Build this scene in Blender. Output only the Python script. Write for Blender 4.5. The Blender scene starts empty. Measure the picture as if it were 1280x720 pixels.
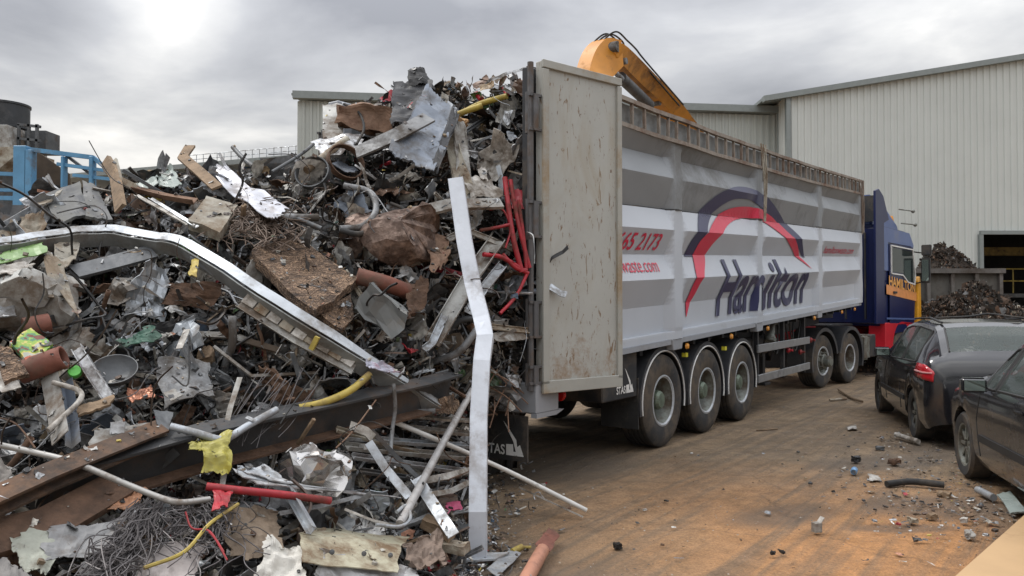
import bpy, bmesh, math, random
import numpy as np
from mathutils import Vector, Matrix, Euler, noise as mnoise

sc = bpy.context.scene
col = sc.collection
R = math.radians

# ------------------------------------------------------------ camera
F = 1000.0; CH = 1.65; PITCH = math.atan(0.020)
cd = bpy.data.cameras.new('camera'); cam = bpy.data.objects.new('camera', cd); col.objects.link(cam)
cam.location = (0, 0, CH); cam.rotation_euler = (R(90) + PITCH, 0, 0)
cd.sensor_width = 36; cd.lens = 36 * F / 1280; cd.clip_start = 0.05; cd.clip_end = 2000
sc.camera = cam

# ------------------------------------------------------------ world + sun + exposure
SUN_EL, SUN_AZ = 58, -70          # azimuth clockwise from +Y
wd = bpy.data.worlds.new('World'); sc.world = wd; wd.use_nodes = True
nt = wd.node_tree; nt.nodes.clear()
def N(t, **k):
    n = nt.nodes.new(t)
    for a, b in k.items(): setattr(n, a, b)
    return n
L = nt.links.new
out = N('ShaderNodeOutputWorld'); bg = N('ShaderNodeBackground'); bg.inputs[1].default_value = 0.10
sky = N('ShaderNodeTexSky', sky_type='NISHITA', sun_disc=False)
sky.sun_elevation = R(SUN_EL); sky.sun_rotation = R(SUN_AZ); sky.air_density = 1.5; sky.dust_density = 4
tc = N('ShaderNodeTexCoord'); sp = N('ShaderNodeSeparateXYZ'); L(tc.outputs['Generated'], sp.inputs[0])
def M(op, a, b=None, c=None, clamp=False):
    m = N('ShaderNodeMath', operation=op, use_clamp=clamp)
    for i, v in enumerate((a, b, c)):
        if v is None: continue
        if isinstance(v, (int, float)): m.inputs[i].default_value = v
        else: L(v, m.inputs[i])
    return m.outputs[0]
# clouds lie on a plane overhead: divide the direction by its height
zz = M('ADD', M('MAXIMUM', sp.outputs[2], 0.0), 0.16)
cx = M('DIVIDE', sp.outputs[0], zz); cy = M('DIVIDE', sp.outputs[1], zz)
cb = N('ShaderNodeCombineXYZ'); L(cx, cb.inputs[0]); L(cy, cb.inputs[1]); cb.inputs[2].default_value = 3.7
n1 = N('ShaderNodeTexNoise'); n1.inputs['Scale'].default_value = 0.9; n1.inputs['Detail'].default_value = 7; n1.inputs['Roughness'].default_value = .52
n1.inputs['Distortion'].default_value = .25
L(cb.outputs[0], n1.inputs['Vector'])
n2 = N('ShaderNodeTexNoise'); n2.inputs['Scale'].default_value = 0.32; n2.inputs['Detail'].default_value = 3
L(cb.outputs[0], n2.inputs['Vector'])
dens = M('ADD', M('MULTIPLY', n1.outputs[0], .85), M('SUBTRACT', M('MULTIPLY', n2.outputs[0], .45), .15))
def blob(px, py, sharp, amt):
    u = (px - 640) / F; v = (380 - py) / F
    d = Vector((u, 1, v)).normalized()
    vm = N('ShaderNodeVectorMath', operation='DOT_PRODUCT'); L(tc.outputs['Generated'], vm.inputs[0]); vm.inputs[1].default_value = d
    return M('MULTIPLY', M('POWER', M('MAXIMUM', vm.outputs['Value'], 0.0), sharp), amt)
for b in ((205, 0, 300, -.15), (30, 50, 90, .18), (480, 40, 90, .09), (1190, 75, 300, -.02), (1010, 30, 60, .09), (640, -40, 20, .10), (330, 100, 300, .05), (170, 190, 300, -.05)):
    dens = M('ADD', dens, blob(*b))
rp = N('ShaderNodeValToRGB'); L(dens, rp.inputs[0])
e = rp.color_ramp.elements
e[0].position = .34; e[0].color = (6.4, 6.25, 6.0, 1)
e[1].position = .66; e[1].color = (1.75, 1.8, 1.98, 1)
x = e.new(.43); x.color = (4.3, 4.3, 4.3, 1)
x = e.new(.52); x.color = (3.0, 3.05, 3.2, 1)
# overcast skies grow brighter towards the zenith
gain = M('ADD', M('MULTIPLY', M('POWER', M('MAXIMUM', sp.outputs[2], 0.0), 1.6), 6.0), 1.0)
vs = N('ShaderNodeVectorMath', operation='SCALE'); L(rp.outputs[0], vs.inputs[0]); L(gain, vs.inputs['Scale'])
mx = N('ShaderNodeMixRGB'); mx.inputs[0].default_value = .93
L(sky.outputs[0], mx.inputs[1]); L(vs.outputs[0], mx.inputs[2]); L(mx.outputs[0], bg.inputs[0]); L(bg.outputs[0], out.inputs[0])

sd = bpy.data.lights.new('sun', 'SUN'); sd.energy = 1.35; sd.angle = R(14); sd.color = (1, .96, .9)
sun = bpy.data.objects.new('sun', sd); col.objects.link(sun)
az = R(SUN_AZ); el = R(SUN_EL)
tosun = Vector((math.sin(az) * math.cos(el), math.cos(az) * math.cos(el), math.sin(el)))
sun.rotation_euler = tosun.to_track_quat('Z', 'Y').to_euler()
sc.view_settings.view_transform = 'Standard'; sc.view_settings.look = 'None'
sc.view_settings.exposure = 0.28; sc.view_settings.gamma = 1
sc.render.engine = 'CYCLES'

# ------------------------------------------------------------ placing
_f = Vector((0, math.cos(PITCH), math.sin(PITCH))); _u = Vector((0, -math.sin(PITCH), math.cos(PITCH)))
def ray(px, py):
    d = _f + _u * ((360 - py) / F) + Vector(((px - 640) / F, 0, 0)); return d / d.y
def W(px, py, D): return Vector((0, 0, CH)) + ray(px, py) * D
def G(px, py, z=0.0):
    d = ray(px, py); return Vector((0, 0, CH)) + d * ((z - CH) / d.z)

# ------------------------------------------------------------ materials
_m = {}
def mat(name, c, rough=.6, metal=0.0, var=.25, dirt=0.0, dc=(.07, .056, .045), sc_=6.0, bump=.0, spec=.5, coord='Object', bs=None, dscale=None):
    if name in _m: return _m[name]
    m = bpy.data.materials.new(name); m.use_nodes = True; t = m.node_tree; b = t.nodes['Principled BSDF']
    b.inputs['Roughness'].default_value = rough; b.inputs['Metallic'].default_value = metal
    if 'Specular IOR Level' in b.inputs: b.inputs['Specular IOR Level'].default_value = spec
    tcn = t.nodes.new('ShaderNodeTexCoord')
    nz = t.nodes.new('ShaderNodeTexNoise'); nz.inputs['Scale'].default_value = sc_; nz.inputs['Detail'].default_value = 6; nz.inputs['Roughness'].default_value = .6
    t.links.new(tcn.outputs[coord], nz.inputs['Vector'])
    rmp = t.nodes.new('ShaderNodeValToRGB'); t.links.new(nz.outputs[0], rmp.inputs[0])
    k = 1 - var
    rmp.color_ramp.elements[0].position = .3; rmp.color_ramp.elements[0].color = (c[0]*k, c[1]*k, c[2]*k, 1)
    rmp.color_ramp.elements[1].position = .7; k = 1 + var * .6; rmp.color_ramp.elements[1].color = (min(1, c[0]*k), min(1, c[1]*k), min(1, c[2]*k), 1)
    last = rmp.outputs[0]
    if dirt > 0:
        n3 = t.nodes.new('ShaderNodeTexNoise'); n3.inputs['Scale'].default_value = dscale or sc_ * .55; n3.inputs['Detail'].default_value = 9; n3.inputs['Roughness'].default_value = .72
        mp = t.nodes.new('ShaderNodeMapping'); mp.inputs['Location'].default_value = (3.1, 1.7, 9.2); t.links.new(tcn.outputs[coord], mp.inputs[0]); t.links.new(mp.outputs[0], n3.inputs['Vector'])
        r2 = t.nodes.new('ShaderNodeValToRGB'); t.links.new(n3.outputs[0], r2.inputs[0])
        p = .72 - .42 * dirt
        r2.color_ramp.elements[0].position = max(0, p - .07); r2.color_ramp.elements[0].color = (0, 0, 0, 1)
        r2.color_ramp.elements[1].position = min(1, p + .09); r2.color_ramp.elements[1].color = (1, 1, 1, 1)
        mxx = t.nodes.new('ShaderNodeMixRGB'); t.links.new(r2.outputs[0], mxx.inputs[0]); t.links.new(last, mxx.inputs[1]); mxx.inputs[2].default_value = (*dc, 1)
        last = mxx.outputs[0]
        mr = t.nodes.new('ShaderNodeMapRange'); t.links.new(r2.outputs[0], mr.inputs[0]); mr.inputs[3].default_value = rough; mr.inputs[4].default_value = .9
        t.links.new(mr.outputs[0], b.inputs['Roughness'])
        if metal > 0:
            mr2 = t.nodes.new('ShaderNodeMapRange'); t.links.new(r2.outputs[0], mr2.inputs[0]); mr2.inputs[3].default_value = metal; mr2.inputs[4].default_value = 0
            t.links.new(mr2.outputs[0], b.inputs['Metallic'])
    t.links.new(last, b.inputs['Base Color'])
    if bump > 0:
        bn = t.nodes.new('ShaderNodeBump'); bn.inputs['Strength'].default_value = bump; bn.inputs['Distance'].default_value = .02
        nb = t.nodes.new('ShaderNodeTexNoise'); nb.inputs['Scale'].default_value = bs or sc_ * 4; nb.inputs['Detail'].default_value = 5
        t.links.new(tcn.outputs[coord], nb.inputs['Vector']); t.links.new(nb.outputs[0], bn.inputs['Height']); t.links.new(bn.outputs[0], b.inputs['Normal'])
    _m[name] = m
    return m
RUST = (.13, .055, .025)
MT = dict(
    galv=mat('galvanised_steel', (.40, .43, .46), .42, .6, .3, .48, (.16, .14, .12), 7, .12),
    galvw=mat('zinc_white', (.46, .49, .52), .40, .35, .22, .38, (.2, .18, .16), 5, .1),
    alu=mat('aluminium', (.50, .51, .52), .36, .65, .3, .5, (.12, .1, .09), 9, .15),
    steel=mat('dark_steel', (.10, .105, .11), .5, .4, .35, .3, (.07, .05, .035), 6, .2),
    grey=mat('grey_paint', (.22, .225, .23), .55, .1, .35, .5, (.062, .052, .043), 6, .2),
    lgrey=mat('pale_grey_paint', (.36, .36, .34), .55, .05, .3, .5, (.13, .10, .075), 5, .15),
    beige=mat('beige_paint', (.40, .37, .30), .6, 0, .3, .5, (.15, .10, .06), 5, .15),
    white=mat('dirty_white', (.56, .54, .50), .6, 0, .25, .5, (.15, .125, .10), 5, .12),
    rust=mat('rust', (.12, .068, .042), .85, .1, .5, .3, (.05, .03, .02), 9, .5),
    rustl=mat('light_rust', (.22, .135, .09), .85, 0, .45, .4, (.10, .05, .03), 7, .5),
    black=mat('black_plastic', (.022, .022, .024), .5, 0, .3, .35, (.07, .06, .05), 6, .1),
    rubber=mat('rubber', (.028, .028, .028), .8, 0, .3, .35, (.085, .07, .055), 6, .2),
    wood=mat('weathered_wood', (.23, .16, .10), .85, 0, .4, .25, (.07, .05, .035), 8, .4),
    red=mat('red_paint', (.36, .014, .025), .45, 0, .35, .42, (.1, .03, .02), 6, .05),
    yellow=mat('yellow_plastic', (.42, .32, .06), .55, 0, .3, .45, (.2, .14, .06), 7, .05),
    green=mat('green_plastic', (.10, .20, .05), .5, 0, .3, .2, (.08, .07, .04), 6, .1),
    teal=mat('green_fabric', (.02, .085, .055), .6, 0, .4, .4, (.03, .04, .03), 8, .1),
    terra=mat('terracotta', (.19, .068, .045), .75, 0, .35, .5, (.12, .07, .05), 7, .2),
    blue=mat('blue_grey_coat', (.15, .175, .215), .38, .15, .25, .42, (.10, .095, .09), 4.5, .15),
    dgrey=mat('charcoal_felt', (.035, .036, .040), .6, 0, .4, .25, (.09, .085, .08), 5, .35),
    copper=mat('copper_foil', (.36, .16, .10), .35, .8, .3, .3, (.08, .04, .03), 12, .2),
    concrete=mat('concrete_slab', (.30, .28, .235), .85, 0, .3, .48, (.16, .12, .08), 6, .3),
)

# ------------------------------------------------------------ mesh helpers
class MB:
    def __init__(s): s.v = []; s.f = []
    def add(s, vs, fs):
        o = len(s.v); s.v += [tuple(p) for p in vs]; s.f += [tuple(i + o for i in f) for f in fs]; return s
    def box(s, c, size, rot=None):
        c = Vector(c); h = Vector(size) / 2; vs = []
        for i in range(8):
            p = Vector((h.x if i & 1 else -h.x, h.y if i & 2 else -h.y, h.z if i & 4 else -h.z))
            if rot is not None: p = rot @ p
            vs.append(c + p)
        return s.add(vs, [(0, 2, 3, 1), (4, 5, 7, 6), (0, 1, 5, 4), (2, 6, 7, 3), (0, 4, 6, 2), (1, 3, 7, 5)])
    def bar(s, a, b, w, h, up=(0, 0, 1)):
        a = Vector(a); b = Vector(b); x = (b - a); l = x.length; x.normalize(); up = Vector(up)
        if abs(x.dot(up)) > .98: up = Vector((0, 1, 0))
        y = up.cross(x).normalized(); z = x.cross(y)
        return s.box((a + b) / 2, (l, w, h), Matrix((x, y, z)).transposed())
    def tube(s, path, r, n=8, cap=True, rs=None):
        path = [Vector(p) for p in path]; m = len(path); vs = []; prev = None
        for i, p in enumerate(path):
            t = (path[min(i + 1, m - 1)] - path[max(i - 1, 0)])
            t = t.normalized() if t.length > 1e-9 else Vector((0, 0, 1))
            if prev is None:
                a = Vector((0, 0, 1)) if abs(t.z) < .9 else Vector((1, 0, 0)); u = t.cross(a).normalized()
            else: u = (prev - t * prev.dot(t)).normalized()
            prev = u; w = t.cross(u); rr = rs[i] if rs else r
            for k in range(n):
                an = 2 * math.pi * k / n; vs.append(p + (u * math.cos(an) + w * math.sin(an)) * rr)
        fs = [(i * n + k, i * n + (k + 1) % n, (i + 1) * n + (k + 1) % n, (i + 1) * n + k) for i in range(m - 1) for k in range(n)]
        if cap: fs += [tuple(range(n))[::-1], tuple((m - 1) * n + k for k in range(n))]
        return s.add(vs, fs)
    def sweep(s, prof, path, up, cap=True, scales=None):
        path = [Vector(p) for p in path]; m = len(path); n = len(prof); vs = []; up = Vector(up)
        for i, p in enumerate(path):
            t = (path[min(i + 1, m - 1)] - path[max(i - 1, 0)]).normalized()
            y = up.cross(t).normalized(); z = t.cross(y)
            k = scales[i] if scales else 1
            for a, b in prof: vs.append(p + y * a * k + z * b * k)
        fs = [(i * n + k, i * n + (k + 1) % n, (i + 1) * n + (k + 1) % n, (i + 1) * n + k) for i in range(m - 1) for k in range(n)]
        if cap: fs += [tuple(range(n))[::-1], tuple((m - 1) * n + k for k in range(n))]
        return s.add(vs, fs)
    def lathe(s, prof, n, M4=None, close=False):
        vs = []; m = len(prof)
        for k in range(n):
            an = 2 * math.pi * k / n
            for r, z in prof:
                p = Vector((r * math.cos(an), r * math.sin(an), z)); vs.append(M4 @ p if M4 else p)
        fs = []
        for k in range(n):
            k2 = (k + 1) % n
            for i in range(m if close else m - 1):
                i2 = (i + 1) % m; fs.append((k * m + i, k2 * m + i, k2 * m + i2, k * m + i2))
        return s.add(vs, fs)
    def prism(s, pts, a, b):
        """planar polygon pts (3D) extruded by vectors a..b"""
        a = Vector(a); b = Vector(b); n = len(pts); pts = [Vector(p) for p in pts]
        return s.add([p + a for p in pts] + [p + b for p in pts], [tuple(range(n))[::-1], tuple(range(n, 2 * n))] + [(i, (i + 1) % n, n + (i + 1) % n, n + i) for i in range(n)])
    def build(s, name, m, parent=None, bevel=0, smooth=False, recenter=True, segs=1, solid=0):
        me = bpy.data.meshes.new(name); o = bpy.data.objects.new(name, me)
        V = np.array(s.v, dtype=float).reshape(-1, 3); off = Vector((0, 0, 0))
        if parent is None and recenter and len(V):
            off = Vector(((V[:, 0].min() + V[:, 0].max()) / 2, (V[:, 1].min() + V[:, 1].max()) / 2, V[:, 2].min())); V = V - np.array(off)
        me.from_pydata([tuple(p) for p in V], [], s.f); me.update()
        bm = bmesh.new(); bm.from_mesh(me); bmesh.ops.recalc_face_normals(bm, faces=bm.faces)
        if bevel: 
            es = [e for e in bm.edges if len(e.link_faces) == 2 and e.calc_face_angle(0) > .6]
            bmesh.ops.bevel(bm, geom=es, offset=bevel, segments=segs, affect='EDGES', clamp_overlap=True)
        bm.to_mesh(me); bm.free()
        if smooth:
            me.polygons.foreach_set('use_smooth', [True] * len(me.polygons))
            me.set_sharp_from_angle(angle=R(38))
        o.location = off; me.materials.append(m); col.objects.link(o)
        if parent: o.parent = parent
        if solid:
            md = o.modifiers.new('thickness', 'SOLIDIFY'); md.thickness = solid; md.offset = 0
        return o
def tag(o, label=None, cat=None, group=None, kind=None):
    if label: o['label'] = label
    if cat: o['category'] = cat
    if group: o['group'] = group
    if kind: o['kind'] = kind
    return o
def empty(name, loc, rz=0, label=None, cat=None, group=None, rot=None):
    o = bpy.data.objects.new(name, None); o.location = loc; o.rotation_euler = rot or (0, 0, rz); o.empty_display_size = .2
    col.objects.link(o); tag(o, label, cat, group); return o
def kids(o): return [c for c in bpy.data.objects if c.parent == o]
def spline(pts, n=8):
    """Catmull-Rom through points"""
    P = [Vector(p) for p in pts]; P = [P[0] * 2 - P[1]] + P + [P[-1] * 2 - P[-2]]; r = []
    for i in range(1, len(P) - 2):
        for k in range(n):
            t = k / n; a, b, c, d = P[i - 1:i + 3]
            r.append(.5 * ((2 * b) + (c - a) * t + (2 * a - 5 * b + 4 * c - d) * t * t + (3 * b - a - 3 * c + d) * t ** 3))
    r.append(P[-2]); return r
def arc2(c, r, a0, a1, n): return [(c[0] + r * math.cos(R(a0 + (a1 - a0) * i / n)), c[1] + r * math.sin(R(a0 + (a1 - a0) * i / n))) for i in range(n + 1)]
def text_mesh(body, size=1.0, bold=0.0, shear=0.0, spacing=1.0):
    """returns bmesh of flat text in the XY plane, origin at the left of the baseline"""
    cu = bpy.data.curves.new('t', 'FONT'); cu.body = body; cu.size = size; cu.offset = bold; cu.shear = shear; cu.space_character = spacing; cu.resolution_u = 4
    o = bpy.data.objects.new('t', cu); col.objects.link(o); bpy.context.view_layer.update()
    me = bpy.data.meshes.new_from_object(o.evaluated_get(bpy.context.evaluated_depsgraph_get()))
    bm = bmesh.new(); bm.from_mesh(me)
    bpy.data.objects.remove(o); bpy.data.curves.remove(cu); bpy.data.meshes.remove(me); return bm
def fit(bm, x0, x1, y0, y1):
    xs = [v.co.x for v in bm.verts]; ys = [v.co.y for v in bm.verts]; a, b, c, d = min(xs), max(xs), min(ys), max(ys)
    for v in bm.verts: v.co.x = x0 + (v.co.x - a) / (b - a) * (x1 - x0); v.co.y = y0 + (v.co.y - c) / (d - c) * (y1 - y0)
def bm_obj(name, bm, m, parent):
    me = bpy.data.meshes.new(name); bm.to_mesh(me); bm.free(); me.materials.append(m); o = bpy.data.objects.new(name, me); col.objects.link(o); o.parent = parent; return o
# ============================================================ GROUND
def ground_material():
    m = bpy.data.materials.new('packed_dirt'); m.use_nodes = True; t = m.node_tree; b = t.nodes['Principled BSDF']; Lk = t.links.new
    g = t.nodes.new('ShaderNodeNewGeometry')
    def nz(scale, det=6, rough=.6, vec=None, dist=0):
        n = t.nodes.new('ShaderNodeTexNoise'); n.inputs['Scale'].default_value = scale; n.inputs['Detail'].default_value = det; n.inputs['Roughness'].default_value = rough; n.inputs['Distortion'].default_value = dist
        Lk(vec or g.outputs['Position'], n.inputs['Vector']); return n.outputs[0]
    def ramp(f, p0, p1, c0=(0, 0, 0), c1=(1, 1, 1)):
        r = t.nodes.new('ShaderNodeValToRGB'); Lk(f, r.inputs[0]); r.color_ramp.elements[0].position = p0; r.color_ramp.elements[1].position = p1
        r.color_ramp.elements[0].color = (*c0, 1); r.color_ramp.elements[1].color = (*c1, 1); return r.outputs[0]
    def mix(f, a, c, blend='MIX'):
        x = t.nodes.new('ShaderNodeMixRGB'); x.blend_type = blend
        for i, v in enumerate((f, a, c)):
            if isinstance(v, (int, float)): x.inputs[i].default_value = v
            elif isinstance(v, tuple): x.inputs[i].default_value = (*v, 1)
            else: Lk(v, x.inputs[i])
        return x.outputs[0]
    def mth(op, a, b_):
        x = t.nodes.new('ShaderNodeMath'); x.operation = op
        for i, v in enumerate((a, b_)):
            if isinstance(v, (int, float)): x.inputs[i].default_value = v
            else: Lk(v, x.inputs[i])
        return x.outputs[0]
    def radial(cx, cy, rx, ry, rot=0):
        mp = t.nodes.new('ShaderNodeMapping'); mp.vector_type = 'TEXTURE'; mp.inputs['Location'].default_value = (cx, cy, 0); mp.inputs['Rotation'].default_value = (0, 0, R(rot)); mp.inputs['Scale'].default_value = (rx, ry, 100)
        Lk(g.outputs['Position'], mp.inputs[0]); gr = t.nodes.new('ShaderNodeTexGradient'); gr.gradient_type = 'SPHERICAL'; Lk(mp.outputs[0], gr.inputs[0]); return gr.outputs[1]
    base = ramp(nz(.9, 8, .65), .3, .72, (.175, .127, .080), (.36, .262, .165))
    # rust-orange dusting where scrap is worked
    orange = mth('MULTIPLY', mth('ADD', radial(3.1, 4.2, 4.0, 6.0, 20), mth('MULTIPLY', nz(1.3, 7, .7), .35)), 1.0)
    base = mix(ramp(orange, .38, .92), base, (.46, .235, .095))
    # tyre tracks along the lorry
    mp = t.nodes.new('ShaderNodeMapping'); mp.vector_type = 'TEXTURE'; mp.inputs['Rotation'].default_value = (0, 0, R(54.5)); mp.inputs['Scale'].default_value = (4.5, .16, 1); Lk(g.outputs['Position'], mp.inputs[0])
    tr = nz(1.0, 6, .6, mp.outputs[0], .4)
    base = mix(mth('MULTIPLY', ramp(tr, .44, .60), .62), base, (.15, .118, .085))
    # fine grain
    base = mix(.9, base, ramp(nz(55, 6, .85), .3, .7, (.42, .42, .42), (1.5, 1.46, 1.42)), 'MULTIPLY')
    base = mix(.85, base, ramp(nz(5, 10, .8), .3, .7, (.5, .5, .5), (1.3, 1.28, 1.25)), 'MULTIPLY')
    base = mix(mth('MULTIPLY', ramp(nz(11, 8, .8), .60, .68), .5), base, (.10, .08, .06))
    base = mix(mth('MULTIPLY', ramp(nz(17, 8, .8, None, .5), .64, .70), .5), base, (.42, .36, .28))
    # oily stains
    st = None
    for cx, cy, rx, ry, rot in ((2.15, 6.35, .75, .35, 30), (2.9, 6.0, .55, .16, 5), (5.0, 9.4, 1.6, .5, 60), (3.5, 6.6, .9, .5, 0), (.5, 8.2, 1.4, .8, 50), (3.4, 12.5, 1.2, .5, 60), (4.0, 8.5, 1.3, .45, 20), (-1, 4, 2.6, 2.4, 0)):
        r_ = radial(cx, cy, rx, ry, rot); st = r_ if st is None else mth('MAXIMUM', st, r_)
    sf = ramp(mth('MULTIPLY', mth('POWER', st, .7), mth('ADD', nz(5, 8, .75), .35)), .18, .52)
    base = mix(mth('MULTIPLY', sf, .6), base, (.095, .078, .062))
    # cracks
    v = t.nodes.new('ShaderNodeTexVoronoi'); v.feature = 'DISTANCE_TO_EDGE'; v.inputs['Scale'].default_value = .28
    dm = t.nodes.new('ShaderNodeVectorMath'); dm.operation = 'ADD'; nv = t.nodes.new('ShaderNodeTexNoise'); nv.inputs['Scale'].default_value = 1.6; nv.inputs['Detail'].default_value = 4; Lk(g.outputs['Position'], nv.inputs['Vector'])
    Lk(g.outputs['Position'], dm.inputs[0]); Lk(nv.outputs[1], dm.inputs[1]); Lk(dm.outputs[0], v.inputs['Vector'])
    base = mix(mth('MULTIPLY', ramp(v.outputs[0], .0, .007, (1, 1, 1), (0, 0, 0)), .3), base, (.05, .035, .025))
    Lk(base, b.inputs['Base Color'])
    Lk(ramp(nz(2.2, 5, .6), .3, .7, (.62, .62, .62), (.95, .95, .95)), b.inputs['Roughness'])
    h = mth('ADD', mth('MULTIPLY', nz(34, 7, .8), .9), mth('MULTIPLY', nz(4.5, 7, .7), 1.2)); h = mth('ADD', h, mth('MULTIPLY', tr, 1.3))
    bp = t.nodes.new('ShaderNodeBump'); bp.inputs['Strength'].default_value = .8; bp.inputs['Distance'].default_value = .03; Lk(h, bp.inputs['Height']); Lk(bp.outputs[0], b.inputs['Normal'])
    return m
MT['ground'] = ground_material()
b = MB()
xs = [-400, -120, -40, -15] + [-8 + .25 * i for i in range(88)] + [15, 22, 45, 150, 400]
ys = [-60, -20, -5] + [0 + .25 * i for i in range(80)] + [21, 24, 28, 35, 60, 150, 600]
vs = []
for y in ys:
    for x in xs:
        z = 0
        if -8 < x < 14 and 0 < y < 20: z = .022 * mnoise.noise(Vector((x * .8, y * .8, 0))) + .010 * mnoise.noise(Vector((x * 3, y * 3, 5)))
        vs.append((x, y, z - .015))
nx_ = len(xs)
b.add(vs, [(j * nx_ + i, j * nx_ + i + 1, (j + 1) * nx_ + i + 1, (j + 1) * nx_ + i) for j in range(len(ys) - 1) for i in range(nx_ - 1)])
tag(b.build('ground', MT['ground'], recenter=False, smooth=True), kind='structure')

# ============================================================ SHEDS
MT['clad'] = mat('cream_cladding', (.55, .575, .55), .5, 0, .06, .0, sc_=.5, spec=.4)
MT['clad2'] = mat('cream_cladding_weathered', (.40, .425, .40), .55, 0, .10, .0, sc_=.4, spec=.4)
MT['trim'] = mat('grey_green_trim', (.22, .245, .24), .5, 0, .1)
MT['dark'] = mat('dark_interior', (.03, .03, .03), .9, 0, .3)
def corrugated(P0, P1, z0, ztop, pitch=.25, depth=.045):
    """vertical trapezoid ribs from P0 to P1 (xy), ztop(u) gives the height; returns MB"""
    P0 = Vector((*P0, 0)); P1 = Vector((*P1, 0)); d = P1 - P0; l = d.length; d.normalize(); nrm = Vector((d.y, -d.x, 0))
    mb = MB(); vs = []; us = []; n = int(l / pitch)
    for i in range(n):
        u = i * pitch
        us += [(u, 0), (u + pitch * .50, 0), (u + pitch * .62, 1), (u + pitch * .88, 1)]
    us.append((n * pitch, 0))
    for u, o in us:
        p = P0 + d * u + nrm * o * depth
        vs += [(p.x, p.y, z0(u) if callable(z0) else z0), (p.x, p.y, ztop(u))]
    return mb.add(vs, [(2 * i, 2 * i + 2, 2 * i + 3, 2 * i + 1) for i in range(len(us) - 1)])
# tall gable shed, facade almost facing us
A = W(985, 300, 30); Bx = 25.0
tall = empty('industrial_shed', (A.x, 30, 0), label='tall cream corrugated shed with sloping roof edge and a dark open doorway, right background', cat='shed')
def loc(p, root): return p
h0 = W(985, 121, 30).z; sl = (W(1280, 73, 30).z - h0) / (W(1280, 73, 30).x - A.x)
dx0 = W(1229, 300, 30).x - A.x; dz = W(1229, 293, 30).z
ribw = .25; nd = round(dx0 / ribw) * ribw
corrugated((0, 0), (nd, 0), 0, lambda u: h0 + sl * u).build('wall', MT['clad'], tall)
corrugated((nd, 0), (Bx, 0), dz, lambda u: h0 + sl * (u + nd) if u < 14 else h0 + sl * (28 - u + nd)).build('wall', MT['clad'], tall)
corrugated((nd + 7, 0), (Bx, 0), 0, lambda u: dz).build('wall', MT['clad'], tall)
corrugated((Bx, 0), (Bx, 22), 0, lambda u: h0 + sl * 14 - 1.2).build('wall', MT['clad'], tall)
corrugated((0, 22), (0, 0), 0, lambda u: h0).build('wall', MT['clad'], tall)
mb = MB(); x0 = W(953, 130, 30).x - A.x
mb.bar((x0, -.12, h0 + sl * x0 + .03), (Bx - 1, -.12, h0 + sl * (Bx - 1) + .03), .30, .2); mb.build('roof_verge', MT['trim'], tall)
mb = MB(); mb.add([(x0, -.2, h0 + sl * x0 + .06), (Bx, -.2, h0 + sl * Bx + .06), (Bx, 22, h0 + sl * Bx + .06), (x0, 22, h0 + sl * x0 + .06)], [(0, 1, 2, 3)]); mb.build('roof', MT['trim'], tall, solid=.1)
mb = MB(); mb.box((nd - .06, -.07, dz / 2), (.14, .16, dz)); mb.box((nd + 3.5, -.07, dz + .06), (7.2, .18, .14)); mb.build('door_frame', MT['trim'], tall)
mb = MB(); mb.box((.0, -.06, h0 / 2), (.16, .2, h0)); mb.build('corner_trim', MT['trim'], tall)
# inside the doorway
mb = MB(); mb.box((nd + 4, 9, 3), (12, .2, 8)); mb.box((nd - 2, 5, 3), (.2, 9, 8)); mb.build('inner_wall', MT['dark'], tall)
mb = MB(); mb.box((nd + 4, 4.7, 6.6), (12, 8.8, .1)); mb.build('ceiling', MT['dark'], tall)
pf = empty('walkway_platform', W(1250, 385, 33).xy.to_3d(), label='yellow railed walkway platform inside the dark doorway', cat='platform')
mb = MB()
for i in range(7): mb.tube([(i * .55, 0, 2.1), (i * .55, 0, 3.1)], .03, 6)
for z in (2.6, 3.1): mb.tube([(-.1, 0, z), (3.5, 0, z)], .03, 6)
mb.build('railing', mat('yellow_rail', (.40, .31, .08), .5, 0, .3, .3), pf)
mb = MB(); mb.box((1.7, .5, 2.0), (3.8, 1.2, .16)); mb.build('deck', MT['steel'], pf)
for i in (0, 1): MB().box((.2 + 3 * i, .5, 0.96), (.15, .15, 1.92)).build('leg', MT['steel'], pf)
bm_ = MB(); bm_.box((.9, 1.3, 3.9), (5, .3, .35)); bm_.build('beam', mat('ochre_beam', (.25, .18, .05), .6, 0, .3, .3), pf)

# long low shed behind the lorry
a0 = W(373, 120, 28.9); a1 = W(984, 131, 31.2)
low = empty('low_shed', (a0.x, a0.y, 0), label='long weathered cream corrugated shed behind the lorry, grey gutter along its eave', cat='shed')
e0 = a0.z; d2 = (a1.x - a0.x, a1.y - a0.y); ll = math.hypot(*d2)
hz = W(373, 121, 28.9).z
corrugated((0, 0), d2, 0, lambda u: hz - .15, .26, .05).build('wall', MT['clad2'], low)
corrugated((0, 12), (0, 0), 0, lambda u: hz - .15, .26, .05).build('wall', MT['clad2'], low)
mb = MB(); mb.bar((-.15, -.18, hz + .02), (d2[0], d2[1] - .18, hz + .02), .28, .26); mb.build('gutter', MT['trim'], low)
mb = MB(); mb.add([(-.2, -.2, hz + .05), (d2[0], d2[1] - .2, hz + .05), (d2[0], d2[1] + 12, hz + .9), (-.2, 12, hz + .9)], [(0, 1, 2, 3)]); mb.build('roof', MT['trim'], low, solid=.08)
q = W(972, 200, 31.1); mb = MB(); mb.tube([(q.x - a0.x, q.y - a0.y - .16, 0), (q.x - a0.x, q.y - a0.y - .16, hz - .05)], .07, 8); mb.build('downpipe', MT['trim'], low)

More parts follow.
